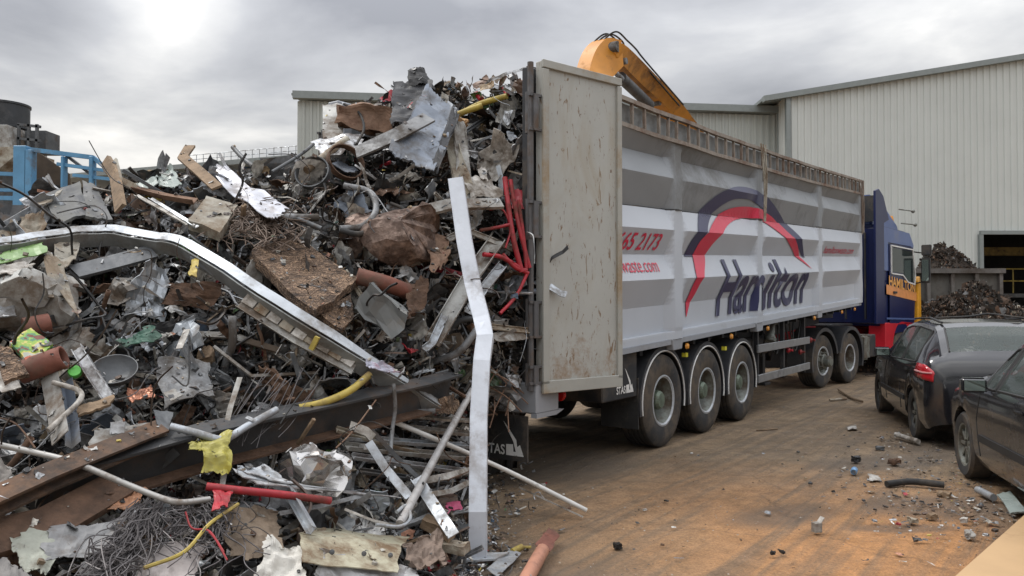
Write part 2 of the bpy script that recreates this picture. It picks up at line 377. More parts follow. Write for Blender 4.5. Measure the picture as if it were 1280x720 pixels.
# far low roof on the left
q0 = W(60, 222, 46); q1 = W(470, 187, 40)
far = empty('far_warehouse', (q0.x, q0.y, 0), label='low distant warehouse roofline behind the left of the scrap heap', cat='warehouse')
mb = MB(); zt = (q0.z + q1.z) / 2
v0 = Vector((0, 0, 0)); v1 = Vector((q1.x - q0.x, q1.y - q0.y, 0)); bk = Vector((1, 10, 0))
mb.prism([v0, v1, v1 + bk, v0 + bk], (0, 0, 0), (0, 0, 7.5)); 
for i in (2, 3): pass
mb.build('wall', MT['clad2'], far)
mb = MB(); mb.prism([(-.3, -.5, q0.z - .25), (v1.x, v1.y - .5, q1.z - .25), (v1.x, v1.y - .5, q1.z), (-.3, -.5, q0.z)], (0, 0, 0), (1, 11, .3)); mb.build('roof', MT['trim'], far)
mb = MB()
for i in range(26):
    t_ = .45 + i / 48; p = v0.lerp(v1, t_); z = q0.z + (q1.z - q0.z) * t_; mb.tube([(p.x, p.y - .2, z), (p.x, p.y - .2, z + .5)], .02, 5)
for h in (.26, .5):
    p = v0.lerp(v1, .45); r = v0.lerp(v1, .97); mb.tube([(p.x, p.y - .2, q0.z + (q1.z - q0.z) * .45 + h), (r.x, r.y - .2, q0.z + (q1.z - q0.z) * .97 + h)], .02, 5)
mb.build('roof_railing', MT['galv'], far)

# concrete bay wall + shredded heap on the right
qa = W(1150, 338, 24); qb = W(1249, 343, 24)
bay = empty('bay_wall', (qa.x, 24, 0), label='dirty grey steel bay wall behind the brown shred pile by the doorway', cat='bay wall')
mb = MB(); wl = qb.x - qa.x; mb.box((wl / 2 - 1.5, 0, qa.z / 2), (wl + 3, .14, qa.z)); mb.build('panel', mat('bay_steel', (.10, .095, .085), .8, 0, .3, .5, (.05, .04, .03), 1.2, .3), bay)
mb = MB()
for i in range(8): mb.box((wl - .05 - i * .72, -.13, qa.z / 2), (.1, .12, qa.z - .06))
mb.box((wl / 2 - 1.5, -.1, qa.z - .02), (wl + 3.1, .3, .14)); mb.build('rib', mat('bay_rib', (.14, .13, .12), .8, 0, .3, .4, (.06, .045, .035), 1.5, .3), bay)
def pile(name, cx, cy, rx, ry, h, seed, n, label, pal, kind='stuff', zb=0):
    """low mound covered with small fragments"""
    rg = random.Random(seed); vs = []; fs = []; NX = 44; mi = []
    def hh(x, y):
        r = math.hypot(x, y); k = max(0, 1 - r ** 1.25)
        return h * k * (1 + .25 * mnoise.noise(Vector((x * 2.5 + seed, y * 2.5, 1)))) + .06 * h * mnoise.noise(Vector((x * 9, y * 9, seed)))
    for j in range(NX + 1):
        for i in range(NX + 1):
            x = -1 + 2 * i / NX; y = -1 + 2 * j / NX; vs.append((cx + x * rx, cy + y * ry, zb + hh(x, y) - .04))
    fs = [(j * (NX + 1) + i, j * (NX + 1) + i + 1, (j + 1) * (NX + 1) + i + 1, (j + 1) * (NX + 1) + i) for j in range(NX) for i in range(NX)]
    mi = [0] * len(fs)
    for _ in range(n):
        while True:
            x = rg.uniform(-1, 1); y = rg.uniform(-1, .5)
            if x * x + y * y < .98: break
        s = rg.uniform(.015, .055) * (1 + (rg.random() < .05) * 1.4); c = Vector((cx + x * rx, cy + y * ry, zb + hh(x, y) + s * .1))
        rm = Euler((rg.uniform(0, 6), rg.uniform(0, 6), rg.uniform(0, 6))).to_matrix(); o = len(vs)
        a = s * rg.uniform(.6, 1.6); b_ = s * rg.uniform(.25, .9); tw = rg.uniform(-.5, .5) * s
        for p in ((-a, -b_, 0), (a, -b_, tw), (a * .7, b_, 0), (-a, b_, -tw)): vs.append(tuple(c + rm @ Vector(p)))
        fs.append((o, o + 1, o + 2, o + 3)); mi.append(1 + rg.choices(range(len(pal)), [p[1] for p in pal])[0])
    me = bpy.data.meshes.new(name); me.from_pydata(vs, [], fs); me.materials.append(pal[0][0])
    for p in pal: me.materials.append(p[0])
    me.polygons.foreach_set('material_index', mi); me.update(); o = bpy.data.objects.new(name, me); col.objects.link(o)
    return tag(o, label, None, kind=kind)
shr = [(mat('shred_brown', (.050, .037, .028), .9, 0, .5, sc_=2, bump=.6), 8), (mat('shred_rust', (.095, .060, .040), .9, 0, .4), 4), (mat('shred_dark', (.03, .026, .022), .9, 0, .4), 6), (MT['grey'], 1.2), (MT['beige'], .5), (MT['rustl'], .8)]
q = W(1205, 400, 20.5)
tag(pile('shred_pile', q.x + .2, 20.5, 3.6, 2.4, 2.15, 3, 24000, 'brown pile of shredded scrap in front of the bay wall', shr), cat='scrap pile')
q = W(1180, 400, 26.3)
tag(pile('shred_pile', q.x, 26.3, 2.6, 1.6, 3.6, 8, 9000, 'brown shred pile peeking over the top of the bay wall', shr), cat='scrap pile')

# ============================================================ machinery at left
DM = 15.0
mc = empty('sorting_machine', W(10, 400, DM + 1.2).xy.to_3d(), label='grey hopper machine with a black cylindrical tank on top behind the blue frame', cat='machine')
o_ = mc.location.copy()
def q3(px, py, D): return W(px, py, D) - o_
mb = MB(); c = q3(4, 131, DM + 1.2); zc = q3(4, 162, DM + 1.2).z
mb.lathe([(0, zc), (.50, zc), (.5, zc + .03), (.48, zc + .04), (.48, c.z - .05), (.5, c.z - .04), (.5, c.z), (0, c.z + .02)], 28, Matrix.Translation((c.x, 0, 0)))
mb.build('tank', mat('tank_black', (.035, .038, .042), .45, .2, .4, .3, (.09, .09, .09), 3), mc, smooth=True)
mb = MB(); t0 = q3(0, 164, DM + 1.2).z; t1 = q3(0, 192, DM + 1.2).z
mb.prism([(-1.2, -.6, t0), (.32, -.6, t0), (.42, -.6, t1), (-1.2, -.6, t1)], (0, 0, 0), (0, 1.2, 0)); mb.build('hopper', MT['lgrey'], mc, bevel=.01)
mb = MB(); mb.prism([(-1.2, -.7, t1), (.5, -.7, t1), (.5, -.7, t1 - .2), (.2, -.7, t1 - .45), (-1.2, -.7, t1 - .45)], (0, 0, 0), (0, 1.4, 0)); mb.build('chute', MT['beige'], mc)
mb = MB()
for x in (.42, .62, .78): mb.bar((x, -.4, t1), (x, -.4, t0 + .05), .05, .05)
for z in (t0 + .05, (t0 + t1) / 2): mb.bar((.40, -.4, z), (.85, -.4, z - .05), .05, .05)
mb.box((.6, .1, (t0 + t1) / 2), (.42, .5, .42)); mb.build('motor_frame', MT['steel'], mc)
mb = MB(); mb.box((-.4, 0, (t1 - .45) / 2), (1.2, 1.0, t1 - .46)); mb.build('base', MT['steel'], mc)
bf = empty('gantry', W(60, 400, DM).xy.to_3d(), label='blue painted steel frame with posts and rails above the left of the heap', cat='gantry')
o_ = bf.location.copy(); MT['bluep'] = mat('blue_paint', (.10, .27, .45), .5, 0, .2, .25, (.12, .10, .08), 3, .1)
def post(px0, px1, py0, m=MT['bluep'], D=DM, nm='post'):
    a = q3(px0, py0, D); b_ = q3(px1, py0, D); w = b_.x - a.x; mb = MB(); mb.box(((a.x + b_.x) / 2, 0, a.z / 2), (w, .18, a.z)); mb.build(nm, m, bf, bevel=.01)
post(20, 36, 183); post(34, 43, 188); post(79, 82, 196); post(114, 118, 196)
mb = MB()
def rl(a, b_, w=.06, D=DM):
    mb.bar(q3(*a, D) , q3(*b_, D), .08, w)
rl((38, 187), (117, 197), .08); rl((117, 197), (136, 213), .07); rl((72, 205), (138, 214)); rl((36, 238), (75, 243)); rl((92, 219), (138, 224)); rl((-30, 216), (21, 218), .07); rl((-30, 237), (21, 238)); rl((-30, 247), (21, 248), .08)
mb.build('rail', MT['bluep'], bf)
mb = MB(); rl((84, 195), (114, 218), .05, DM + .1); mb.build('brace', MT['steel'], bf)
mb = MB(); pts = [q3(45, 190, DM + .5), q3(52, 193, DM + .5), q3(86, 217, DM + .5), q3(88, 245, DM + .5), q3(40, 245, DM + .5)]; mb.prism(pts, (0, 0, 0), (0, .05, 0)); mb.build('side_panel', mat('brown_board', (.085, .06, .04), .9, 0, .3, .3), bf)
# ============================================================ WALKING-FLOOR TRAILER
P0 = Vector((1.75, 9.27, 0)); YAW = R(54.5); dD = Vector((math.cos(YAW), math.sin(YAW), 0)); nL = Vector((-math.sin(YAW), math.cos(YAW), 0))
def zb(s): return 1.236 + .0458 * s
def side(px, py, off=.06):
    """pixel of the photograph measured on the trailer's flank -> (s, height above the sill)"""
    d = ray(px, py); o = Vector((0, 0, CH)); q = P0 - nL * off
    t = (q - o).dot(nL) / d.dot(nL); p = o + d * t; s = (p - P0).dot(dD); return s, p.z - zb(s)
MT['tw'] = mat('trailer_white', (.455, .485, .53), .42, .0, .07, .12, (.34, .33, .32), .9, .05, bs=3)
MT['tg'] = mat('trailer_bare_grey', (.235, .25, .265), .5, .15, .12, .3, (.15, .15, .145), 1.2, .08, bs=3)
MT['tp'] = mat('trailer_post_grey', (.30, .315, .34), .48, .1, .1, .18, (.2, .19, .18), 1.5, .05)
MT['door'] = mat('door_grey', (.385, .39, .365), .5, .05, .08, .0, sc_=2, bump=.25, bs=1.6)
MT['raila'] = mat('rusty_rail', (.27, .235, .20), .7, .2, .3, .45, (.15, .09, .06), 4, .2)
MT['chas'] = mat('chassis_black', (.028, .03, .034), .55, .1, .3, .35, (.10, .08, .06), 3, .1)
MT['tyre'] = mat('tyre_rubber', (.026, .026, .027), .82, 0, .25, .45, (.095, .075, .055), 3.5, .15, dscale=2.2)
MT['fender'] = mat('fender_plastic', (.035, .037, .042), .5, 0, .25, .3, (.11, .09, .07), 3, .05)
MT['navy'] = mat('navy_print', (.022, .025, .085), .4, 0, .1, .12, (.2, .2, .22), 1.5)
MT['redp'] = mat('red_print', (.60, .025, .07), .4, 0, .1, .1, (.4, .2, .2), 1.5)
MT['whitep'] = mat('white_print', (.7, .7, .68), .5, 0, .1, .15)
MT['lens'] = mat('red_lens', (.5, .01, .01), .15, 0, .1)
MT['amber'] = mat('amber_lens', (.7, .3, .05), .2, 0, .1)
MT['rimg'] = mat('rim_steel', (.20, .215, .195), .45, .4, .35, .5, (.085, .068, .05), 6, .15)
MT['hubg'] = mat('hub_green_grey', (.15, .19, .145), .5, .35, .3, .35, (.08, .065, .045), 8, .1)
# scratches on the door: thin rusty vertical flecks
def scratch(m):
    t = m.node_tree; b = t.nodes['Principled BSDF']; src = b.inputs['Base Color'].links[0].from_socket
    tc_ = t.nodes.new('ShaderNodeTexCoord')
    def layer(scale, lo, hi, colr, last, det=4):
        mp = t.nodes.new('ShaderNodeMapping'); mp.inputs['Scale'].default_value = scale; t.links.new(tc_.outputs['Object'], mp.inputs[0])
        n = t.nodes.new('ShaderNodeTexNoise'); n.inputs['Scale'].default_value = 1; n.inputs['Detail'].default_value = det; n.inputs['Roughness'].default_value = .7; n.inputs['Distortion'].default_value = .8; t.links.new(mp.outputs[0], n.inputs['Vector'])
        r = t.nodes.new('ShaderNodeValToRGB'); r.color_ramp.elements[0].position = lo; r.color_ramp.elements[1].position = hi; t.links.new(n.outputs[0], r.inputs[0])
        x = t.nodes.new('ShaderNodeMixRGB'); t.links.new(r.outputs[0], x.inputs[0]); t.links.new(last, x.inputs[1]); x.inputs[2].default_value = (*colr, 1); return x.outputs[0], r.outputs[0]
    s1, _ = layer((16, 16, 4.5), .605, .655, (.19, .13, .08), src)
    s2, _ = layer((38, 38, 7), .64, .675, (.13, .075, .045), s1)
    s3, _ = layer((2.2, 2.2, .9), .5, .9, (.30, .255, .18), s2)
    sx = t.nodes.new('ShaderNodeSeparateXYZ'); t.links.new(tc_.outputs['Object'], sx.inputs[0])     # rust creeping up from the bottom edge
    g_ = t.nodes.new('ShaderNodeMapRange'); t.links.new(sx.outputs[2], g_.inputs[0]); g_.inputs[1].default_value = 1.9; g_.inputs[2].default_value = .88; g_.inputs[3].default_value = -.16; g_.inputs[4].default_value = .20
    n = t.nodes.new('ShaderNodeTexNoise'); n.inputs['Scale'].default_value = 5; n.inputs['Detail'].default_value = 9; n.inputs['Roughness'].default_value = .75; t.links.new(tc_.outputs['Object'], n.inputs['Vector'])
    ad = t.nodes.new('ShaderNodeMath'); t.links.new(g_.outputs[0], ad.inputs[0]); t.links.new(n.outputs[0], ad.inputs[1])
    r = t.nodes.new('ShaderNodeValToRGB'); r.color_ramp.elements[0].position = .58; r.color_ramp.elements[1].position = .80; t.links.new(ad.outputs[0], r.inputs[0])
    x = t.nodes.new('ShaderNodeMixRGB'); t.links.new(r.outputs[0], x.inputs[0]); t.links.new(s3, x.inputs[1]); x.inputs[2].default_value = (.24, .16, .095, 1)
    t.links.new(x.outputs[0], b.inputs['Base Color'])
scratch(MT['door'])
TR = empty('bulk_trailer', P0, YAW, 'long white and grey ribbed bulk trailer with arc logo, rear door folded back', 'trailer')

PILL = [-2.6, .2, 3.13, 6.45, 9.72]
HP = [(0, .055), (.085, .055), (.09, .0), (.405, .0), (.705, .135), (.985, .0), (1.265, .135), (1.505, .03), (1.512, .01), (1.86, .13), (2.12, .0), (2.31, .12)]
def prof(h):
    if h <= 0: return HP[0][1]
    for (a, oa), (b_, ob) in zip(HP, HP[1:]):
        if h <= b_: return oa + (ob - oa) * (h - a) / max(1e-6, b_ - a)
    return HP[-1][1]
PW, PR = .10, .12     # half width of a pillar, width of its flare
def pw(s):
    w = 0
    for p in PILL:
        d_ = abs(s - p); w = max(w, 1 if d_ <= PW else max(0, 1 - (d_ - PW) / PR))
    return w
def dent(s, h): return .014 * mnoise.noise(Vector((s * 1.1, h * 1.6, 3)))
def off(s, h):
    w = pw(s); o = prof(h) * (1 - w) + .10 * w
    return o + (dent(s, h) if h > .1 else 0)
def TL(s, o, h): return Vector((s, -o, zb(s) + h))
S0, S1 = -2.7, 9.82
def flank(h0, h1, sgn, y0):
    hs = sorted(set([h for h, _ in HP if h0 <= h <= h1] + [h0 + (h1 - h0) * k / 22 for k in range(23)]))
    ss = sorted(set([S0 + (S1 - S0) * k / 260 for k in range(261)] + [p + q_ for p in PILL for q_ in (-PW - PR, -PW, PW, PW + PR) if S0 < p + q_ < S1]))
    vs = []
    for h in hs:
        for s in ss: vs.append((s, y0 - sgn * off(s, h), zb(s) + h))
    n = len(ss); return MB().add(vs, [(j * n + i, j * n + i + 1, (j + 1) * n + i + 1, (j + 1) * n + i) for j in range(len(hs) - 1) for i in range(n - 1)])
flank(0, 1.506, 1, 0).build('side_panel', MT['tw'], TR, solid=.012)
flank(1.512, 2.31, 1, 0).build('upper_side_panel', MT['tg'], TR, solid=.012)
flank(0, 1.506, -1, 2.5).build('side_panel', MT['tw'], TR, solid=.012)
flank(1.512, 2.31, -1, 2.5).build('upper_side_panel', MT['tg'], TR, solid=.012)
# ragged seam
mb = MB(); rg = random.Random(4); 
for i in range(150):
    s = S0 + 1.5 + (S1 - S0 - 1.5) * i / 150; s2 = s + .075
    mb.bar(TL(s, off(s, 1.509) + .012, 1.509 + -.002), TL(s2 + .004, off(s2, 1.509) + .012, 1.509 - .002), .012, rg.uniform(.008, .02))
mb.build('seam', MT['chas'], TR)
# pillar shoes below the sill
for p in PILL[1:4]:
    mb = MB(); w = .16
    pts = [TL(p - w, -.0, 0), TL(p + w, -.0, 0), TL(p + w * .75, -.0, -.13), TL(p - w * .75, -.0, -.13)]
    mb.prism(pts, (0, -.095, 0), (0, .02, 0)); mb.build('post_shoe', MT['tp'], TR, bevel=.008)
mb = MB(); mb.bar(TL(S0, .02, -.03), TL(S1, .02, -.03), .12, .055); mb.build('sill', MT['tp'], TR)
mb = MB(); mb.bar(TL(S0, -2.48, -.03), TL(S1, -2.48, -.03), .12, .055); mb.build('sill', MT['tp'], TR)
# inner walls and floor, front bulkhead
for y in (.05, 2.45):
    mb = MB(); mb.add([(S0, y, zb(S0)), (S1, y, zb(S1)), (S1, y, zb(S1) + 2.58), (S0, y, zb(S0) + 2.58)], [(0, 1, 2, 3)]); mb.build('inner_wall', MT['tg'], TR, solid=.03)
mb = MB(); mb.add([(S0, 0, zb(S0)), (S1, 0, zb(S1)), (S1, 2.5, zb(S1)), (S0, 2.5, zb(S0))], [(0, 1, 2, 3)]); mb.build('floor', MT['chas'], TR, solid=.06)
mb = MB(); mb.add([(S1 - .03, .0, zb(S1)), (S1 - .03, 2.5, zb(S1)), (S1 - .03, 2.5, zb(S1) + 2.3), (S1 - .03, 0, zb(S1) + 2.3)], [(0, 1, 2, 3)]); mb.build('front_bulkhead', MT['tp'], TR, solid=.05)
# top rail (ladder)
def sag(s): return -.055 * math.sin(math.pi * max(0, min(1, (s + 2) / 11.7))) + .012 * mnoise.noise(Vector((s * 1.1, 0, 0)))
for y, nm in ((.10, 1), (-2.60, 0)):
    mb = MB(); n = 34; rg = random.Random(7)
    def rp(s, h): return TL(s, y, h + sag(s))
    for k in range(n):
        s = S0 + (S1 - S0) * k / n; s2 = S0 + (S1 - S0) * (k + 1) / n
        mb.bar(rp(s, 2.335), rp(s2, 2.335), .06, .045); mb.bar(rp(s, 2.61), rp(s2, 2.61), .055, .045)
    s = S0 + .05
    while s < S1:
        mb.bar(rp(s, 2.35), rp(s + rg.uniform(-.012, .012), 2.60), .032, .03, up=(1, 0, 0)); s += rg.choice([.24, .3, .33, .36])
    mb.build('top_rail', MT['raila'], TR)
    mb = MB(); vs = []
    for k in range(61):
        s = S0 + (S1 - S0) * k / 60; o_k = y + (-.05 if y > 0 else .05) + .02 * mnoise.noise(Vector((s * 3, 0, 9)))
        for h in (2.33, 2.46, 2.585 + .02 * mnoise.noise(Vector((s * 5, 1, 2)))): vs.append(TL(s, o_k + .015 * mnoise.noise(Vector((s * 4, h * 9, 2))), h + sag(s)))
    mb.add(vs, [(3 * k + j, 3 * k + 3 + j, 3 * k + 4 + j, 3 * k + 1 + j) for k in range(60) for j in (0, 1)]); mb.build('rail_backing', mat('backing_grey', (.20, .21, .21), .6, .1, .3, .4, (.1, .09, .08), 3, .3), TR)
# roof sheet cross tarp straps hanging from the rail
mb = MB()
for a, b_, c in ((3.02, 2.62, 3.10), (3.12, 2.62, 3.13), (3.22, 2.62, 3.16)):
    mb.tube(spline([TL(a, .16, b_), TL((a + c) / 2, .19, 2.1), TL(c, .175, 1.48)], 6), .010, 5)
mb.build('tie_strap', MT['beige'], TR)
mb = MB()
for a, c in ((9.4, 9.5), (9.55, 9.52)): mb.tube(spline([TL(a, .15, 2.62), TL(a + .05, .20, 2.0), TL(c, .18, 1.45)], 6), .010, 5)
mb.bar(TL(9.8, .13, 2.62), TL(9.8, .13, 1.5), .05, .05, up=(1, 0, 0)); mb.build('tie_strap', MT['raila'], TR)
# ---------------- printing on the ribs
def print_on(bm, name, m, lift=.016):
    """bm lies in (s,h); cut it at the ribs and post edges, then lay it on the panel"""
    def cut(co, no):
        bmesh.ops.bisect_plane(bm, geom=bm.verts[:] + bm.edges[:] + bm.faces[:], plane_co=co, plane_no=no)
    xs_ = [v.co.x for v in bm.verts]; a, b_ = min(xs_), max(xs_)
    bmesh.ops.triangulate(bm, faces=bm.faces[:])
    for h, _ in HP: cut((0, h, 0), (0, 1, 0))
    for p in PILL:
        for q_ in (-PW - PR, -PW, PW, PW + PR): cut((p + q_, 0, 0), (1, 0, 0))
    s = a
    while s < b_: cut((s, 0, 0), (1, 0, 0)); s += .06
    for v in bm.verts:
        s, h = v.co.x, v.co.y; v.co = Vector((s, -off(s, h) - lift - (.004 if abs(h - 1.509) < .02 else 0), zb(s) + h))
    bmesh.ops.recalc_face_normals(bm, faces=bm.faces)
    return bm_obj(name, bm, m, TR)
def poly_bm(pts):
    bm = bmesh.new(); f = bm.faces.new([bm.verts.new((a, b_, 0)) for a, b_ in pts]); return bm
def band(outer, inner):
    """strip between two polylines, given as (s,h)"""
    o = spline([Vector((a, b_, 0)) for a, b_ in outer], 8); i = spline([Vector((a, b_, 0)) for a, b_ in inner], 8); n = 60
    def rs(P, k):
        t = k / n * (len(P) - 1); a = min(int(t), len(P) - 2); return P[a].lerp(P[a + 1], t - a)
    bm = bmesh.new(); A_ = [bm.verts.new(rs(o, k)) for k in range(n + 1)]; B_ = [bm.verts.new(rs(i, k) + Vector((0, -.001, 0))) for k in range(n + 1)]
    for k in range(n): bm.faces.new((A_[k], A_[k + 1], B_[k + 1], B_[k]))
    return bm
def side_t(px, py):
    s, h = side(px, py)
    for _ in range(6): s, h = side(px, py, .5 * (off(s, h) + .07))
    return s, h
z2 = lambda pts: [side_t(760 + x / 3, 100 + y / 3) for x, y in pts]
z3 = lambda pts: [side_t(760 + x / 3, 220 + y / 3) for x, y in pts]
print_on(band(z2([(293, 662), (308, 600), (332, 530), (366, 465), (420, 420), (480, 400), (545, 412), (600, 452), (645, 505), (690, 562), (722, 610), (743, 665)]),
              z2([(322, 662), (345, 600), (368, 545), (392, 500), (430, 466), (475, 446), (530, 452), (570, 480), (625, 535), (672, 585), (708, 625), (736, 665)])), 'arc_navy', MT['navy'])
print_on(band(z3([(297, 527), (300, 455), (318, 385), (322, 300), (342, 240), (378, 190), (415, 145), (465, 120), (525, 116), (580, 133), (632, 170), (680, 225), (712, 275), (758, 348)]),
              z3([(299, 527), (322, 450), (345, 385), (366, 310), (392, 250), (425, 205), (455, 175), (490, 160), (530, 158), (575, 168), (620, 200), (665, 245), (698, 290), (756, 347)])), 'arc_red', MT['redp'], .019)
for wd_t, a_t, b_t in (('Ham', 1.57, 3.32), ('ilton', 3.44, 5.66)):
    bm = text_mesh(wd_t, 1, .018, .18); fit(bm, a_t, b_t, .17, .93); print_on(bm, 'lettering', MT['navy'], .022)
bm = text_mesh('665 2173', 1, .012, .15); sA = side(771, 305)[0]; sB = side(823, 305)[0]; fit(bm, sA - .02, sB, 1.03, 1.215); print_on(bm, 'lettering', MT['redp'])
bm = text_mesh('nwaste.com', 1, .0, .1); sA = side(770, 330)[0]; sB = side(821, 330)[0]; fit(bm, sA - .02, sB, .79, .915); print_on(bm, 'lettering', MT['redp'])
bm = text_mesh('hamiltonwaste.com', 1, .0, .1); sA = side(1030, 315)[0]; sB = side(1066, 315)[0]; fit(bm, sA, sB, 1.04, 1.17); print_on(bm, 'lettering', MT['redp'])

# ---------------- rear frame, doors
HD = 3.79
mb = MB()
mb.bar((S0 - .0, .03, .90), (S0 - .0, .03, HD - .04), .09, .12, up=(1, 0, 0)); mb.build('rear_post', MT['chas'], TR, bevel=.01)
mb = MB(); mb.bar((S0 - .02, 2.46, .90), (S0 - .02, 2.46, HD - .0), .16, .20, up=(1, 0, 0)); mb.bar((S0 - .07, 2.36, .92), (S0 - .07, 2.36, HD - .02), .05, .03, up=(1, 0, 0)); mb.build('rear_post', MT['tp'], TR, bevel=.01)
mb = MB(); mb.box((S0 + .08, 1.25, .83), (.36, 2.72, .27)); mb.build('rear_bumper', MT['tp'], TR, bevel=.012)
mb = MB(); mb.prism([(S0 - .1, 0, .70), (S0 + .35, 0, .70), (S0 + .22, 0, .66), (S0 - .1, 0, .66)], (0, -.11, 0), (0, -.05, 0)); mb.build('bumper_plate', MT['tp'], TR)
def door_leaf(sgn, y0, ang, nm='rear_door'):
    """leaf folded back past the corner; inner face now looks outward"""
    e_ = empty(nm, (S0 - .02, y0, 0), 0); e_.parent = TR; e_.rotation_euler = (0, 0, ang)
    wd_ = 0.985; z0, z1 = .875, HD; mb = MB()
    mb.box((wd_ / 2, 0, (z0 + z1) / 2), (wd_, .085, z1 - z0))
    fr = MB()
    a = .055 * -sgn
    for c, s_ in (((wd_ / 2, a, z0 + .05), (wd_ + .01, .03, .11)), ((wd_ / 2, a, z1 - .03), (wd_ + .01, .03, .07)), ((.03, a, (z0 + z1) / 2), (.07, .03, z1 - z0 - .15)), ((wd_ - .025, a, (z0 + z1) / 2), (.06, .03, z1 - z0 - .15))): fr.box(c, s_)
    o1 = mb.build('door_skin', MT['door'], e_, bevel=.006); fr.build('door_frame', mat('door_frame_tan', (.34, .34, .31), .55, .05, .12, .38, (.27, .20, .12), 2.2, .1), e_, bevel=.004)
    sc_m = MB(); rg = random.Random(5)
    for zc_ in (z1 - .47, z0 + 1.51, z0 + .64, z0 + .16):
        hg = MB(); dz_ = .15 if zc_ > z0 + .3 else .07
        for z in (zc_ - dz_, zc_ + dz_): hg.box((-.045, a * .6, z), (.19, .03, .022))
        hg.box((-.075, a * .2, zc_), (.05, .09, 2 * dz_ + .02)); hg.tube([(-.11, -a * .3, zc_ - dz_ - .03), (-.11, -a * .3, zc_ + dz_ + .03)], .026, 8); hg.box((-.10, 0, zc_), (.05, .05, .1))
        hg.build('hinge', mat('hinge_steel', (.12, .12, .125), .5, .4, .3, .4, (.1, .07, .05), 8), e_)
    return e_
door_leaf(1, -.08, R(-15.5)); door_leaf(-1, 2.64, R(12))
mb = MB(); mb.tube([(S0 - .12, -.06, .9), (S0 - .12, -.06, HD - .03)], .028, 8); mb.build('door_rod', mat('hinge_steel', (0, 0, 0)), TR)
mb = MB(); mb.tube([(S0 - .17, 2.40, 1.3), (S0 - .17, 2.40, 3.3)], .028, 8); mb.build('door_rod', MT['red'], TR)
# number: tail lamps, side markers
for y in (.08, 2.42):
    mb = MB(); mb.lathe([(0, 0), (.055, 0), (.06, -.02), (.05, -.035), (0, -.04)], 14, Matrix.Translation((S0 + .52, y - .05, .80)) @ Matrix.Rotation(R(-90), 4, 'Y') @ Matrix.Scale(-1, 4, (0, 0, 1))); mb.build('tail_lamp', MT['lens'], TR, smooth=True)
for s in (.55, 2.05, 3.6, 6.2, 8.2, 9.3):
    mb = MB(); mb.lathe([(0, .03), (.03, .025), (.04, 0), (0, 0)], 10, Matrix.Translation((s, -.05, zb(s) - .12)) @ Matrix.Rotation(R(90), 4, 'X')); mb.build('marker_lamp', MT['amber'], TR, smooth=True)
# chassis
mb = MB()
for y in (.78, 1.72): mb.bar((S0 + .2, y, zb(S0) - .28), (S1 - .3, y, zb(S1) - .25), .10, .42)
s = S0 + .3
while s < S1: mb.bar((s, .08, zb(s) - .10), (s, 2.42, zb(s) - .10), .07, .10); s += .5
mb.build('chassis', MT['chas'], TR)
for i in range(3):
    mb = MB(); mb.tube([(1.31 * i, .2, .54), (1.31 * i, 2.3, .54)], .085, 10); mb.box((1.31 * i - .15, .75, .62), (.8, .12, .14)); mb.box((1.31 * i - .15, 1.75, .62), (.8, .12, .14))
    for y in (.75, 1.75): mb.tube([(1.31 * i + .25, y, .65), (1.31 * i + .25, y, 1.0)], .14, 10)
    mb.build('axle', MT['chas'], TR)
# toolbox, mudflaps, tank
mb = MB(); mb.box((-1.02, .32, .90), (.78, .6, .52)); mb.build('toolbox', MT['chas'], TR, bevel=.012)
mb = MB(); mb.box((-.62, .24, .56), (.02, .46, .56)); mb.build('mudflap', MT['rubber'], TR)
mb = MB(); mb.box((-.62, 2.26, .56), (.02, .46, .56)); mb.build('mudflap', MT['rubber'], TR)
def stas(root, M4):
    """the STAS word and its arrow mark laid on a flap; M4 maps (x right, y up) to local"""
    bm = text_mesh('STAS', 1, .02); fit(bm, -.30, -.075, .0, .09); bmesh.ops.transform(bm, matrix=M4, verts=bm.verts); bm_obj('lettering', bm, MT['whitep'], root)
    bm = bmesh.new(); f = bm.faces.new([bm.verts.new((a, b_, 0)) for a, b_ in ((-.06, .0), (-.06, .095), (.015, .10), (.02, .035), (.055, .035), (.05, .0))]); 
    f = bm.faces.new([bm.verts.new((a, b_, 0)) for a, b_ in ((-.09, .30), (-.05, .26), (.05, .14), (.06, .08), (.09, .10), (.13, .0), (.055, .0), (.02, .12))])
    bmesh.ops.transform(bm, matrix=M4, verts=bm.verts); bm_obj('arrow_mark', bm, MT['whitep'], root)
f_ = MB(); f_.box((S0 - .09, .40, .47), (.018, .82, .40)); f_.build('rear_flap', MT['rubber'], TR)
stas(TR, Matrix(((0, 0, 0, S0 - .102), (-1, 0, 0, .155), (0, 1, 0, .315), (0, 0, 0, 1))))
f_ = MB(); f_.box((S0 - .09, 2.10, .47), (.018, .82, .40)); f_.build('rear_flap', MT['rubber'], TR)
stas(TR, Matrix(((0, 0, 0, S0 - .102), (-1, 0, 0, .62), (0, 1, 0, .315), (0, 0, 0, 1))))
stas(TR, Matrix(((.9, 0, 0, -.84), (0, 0, 0, .016), (0, .9, 0, .70), (0, 0, 0, 1))))

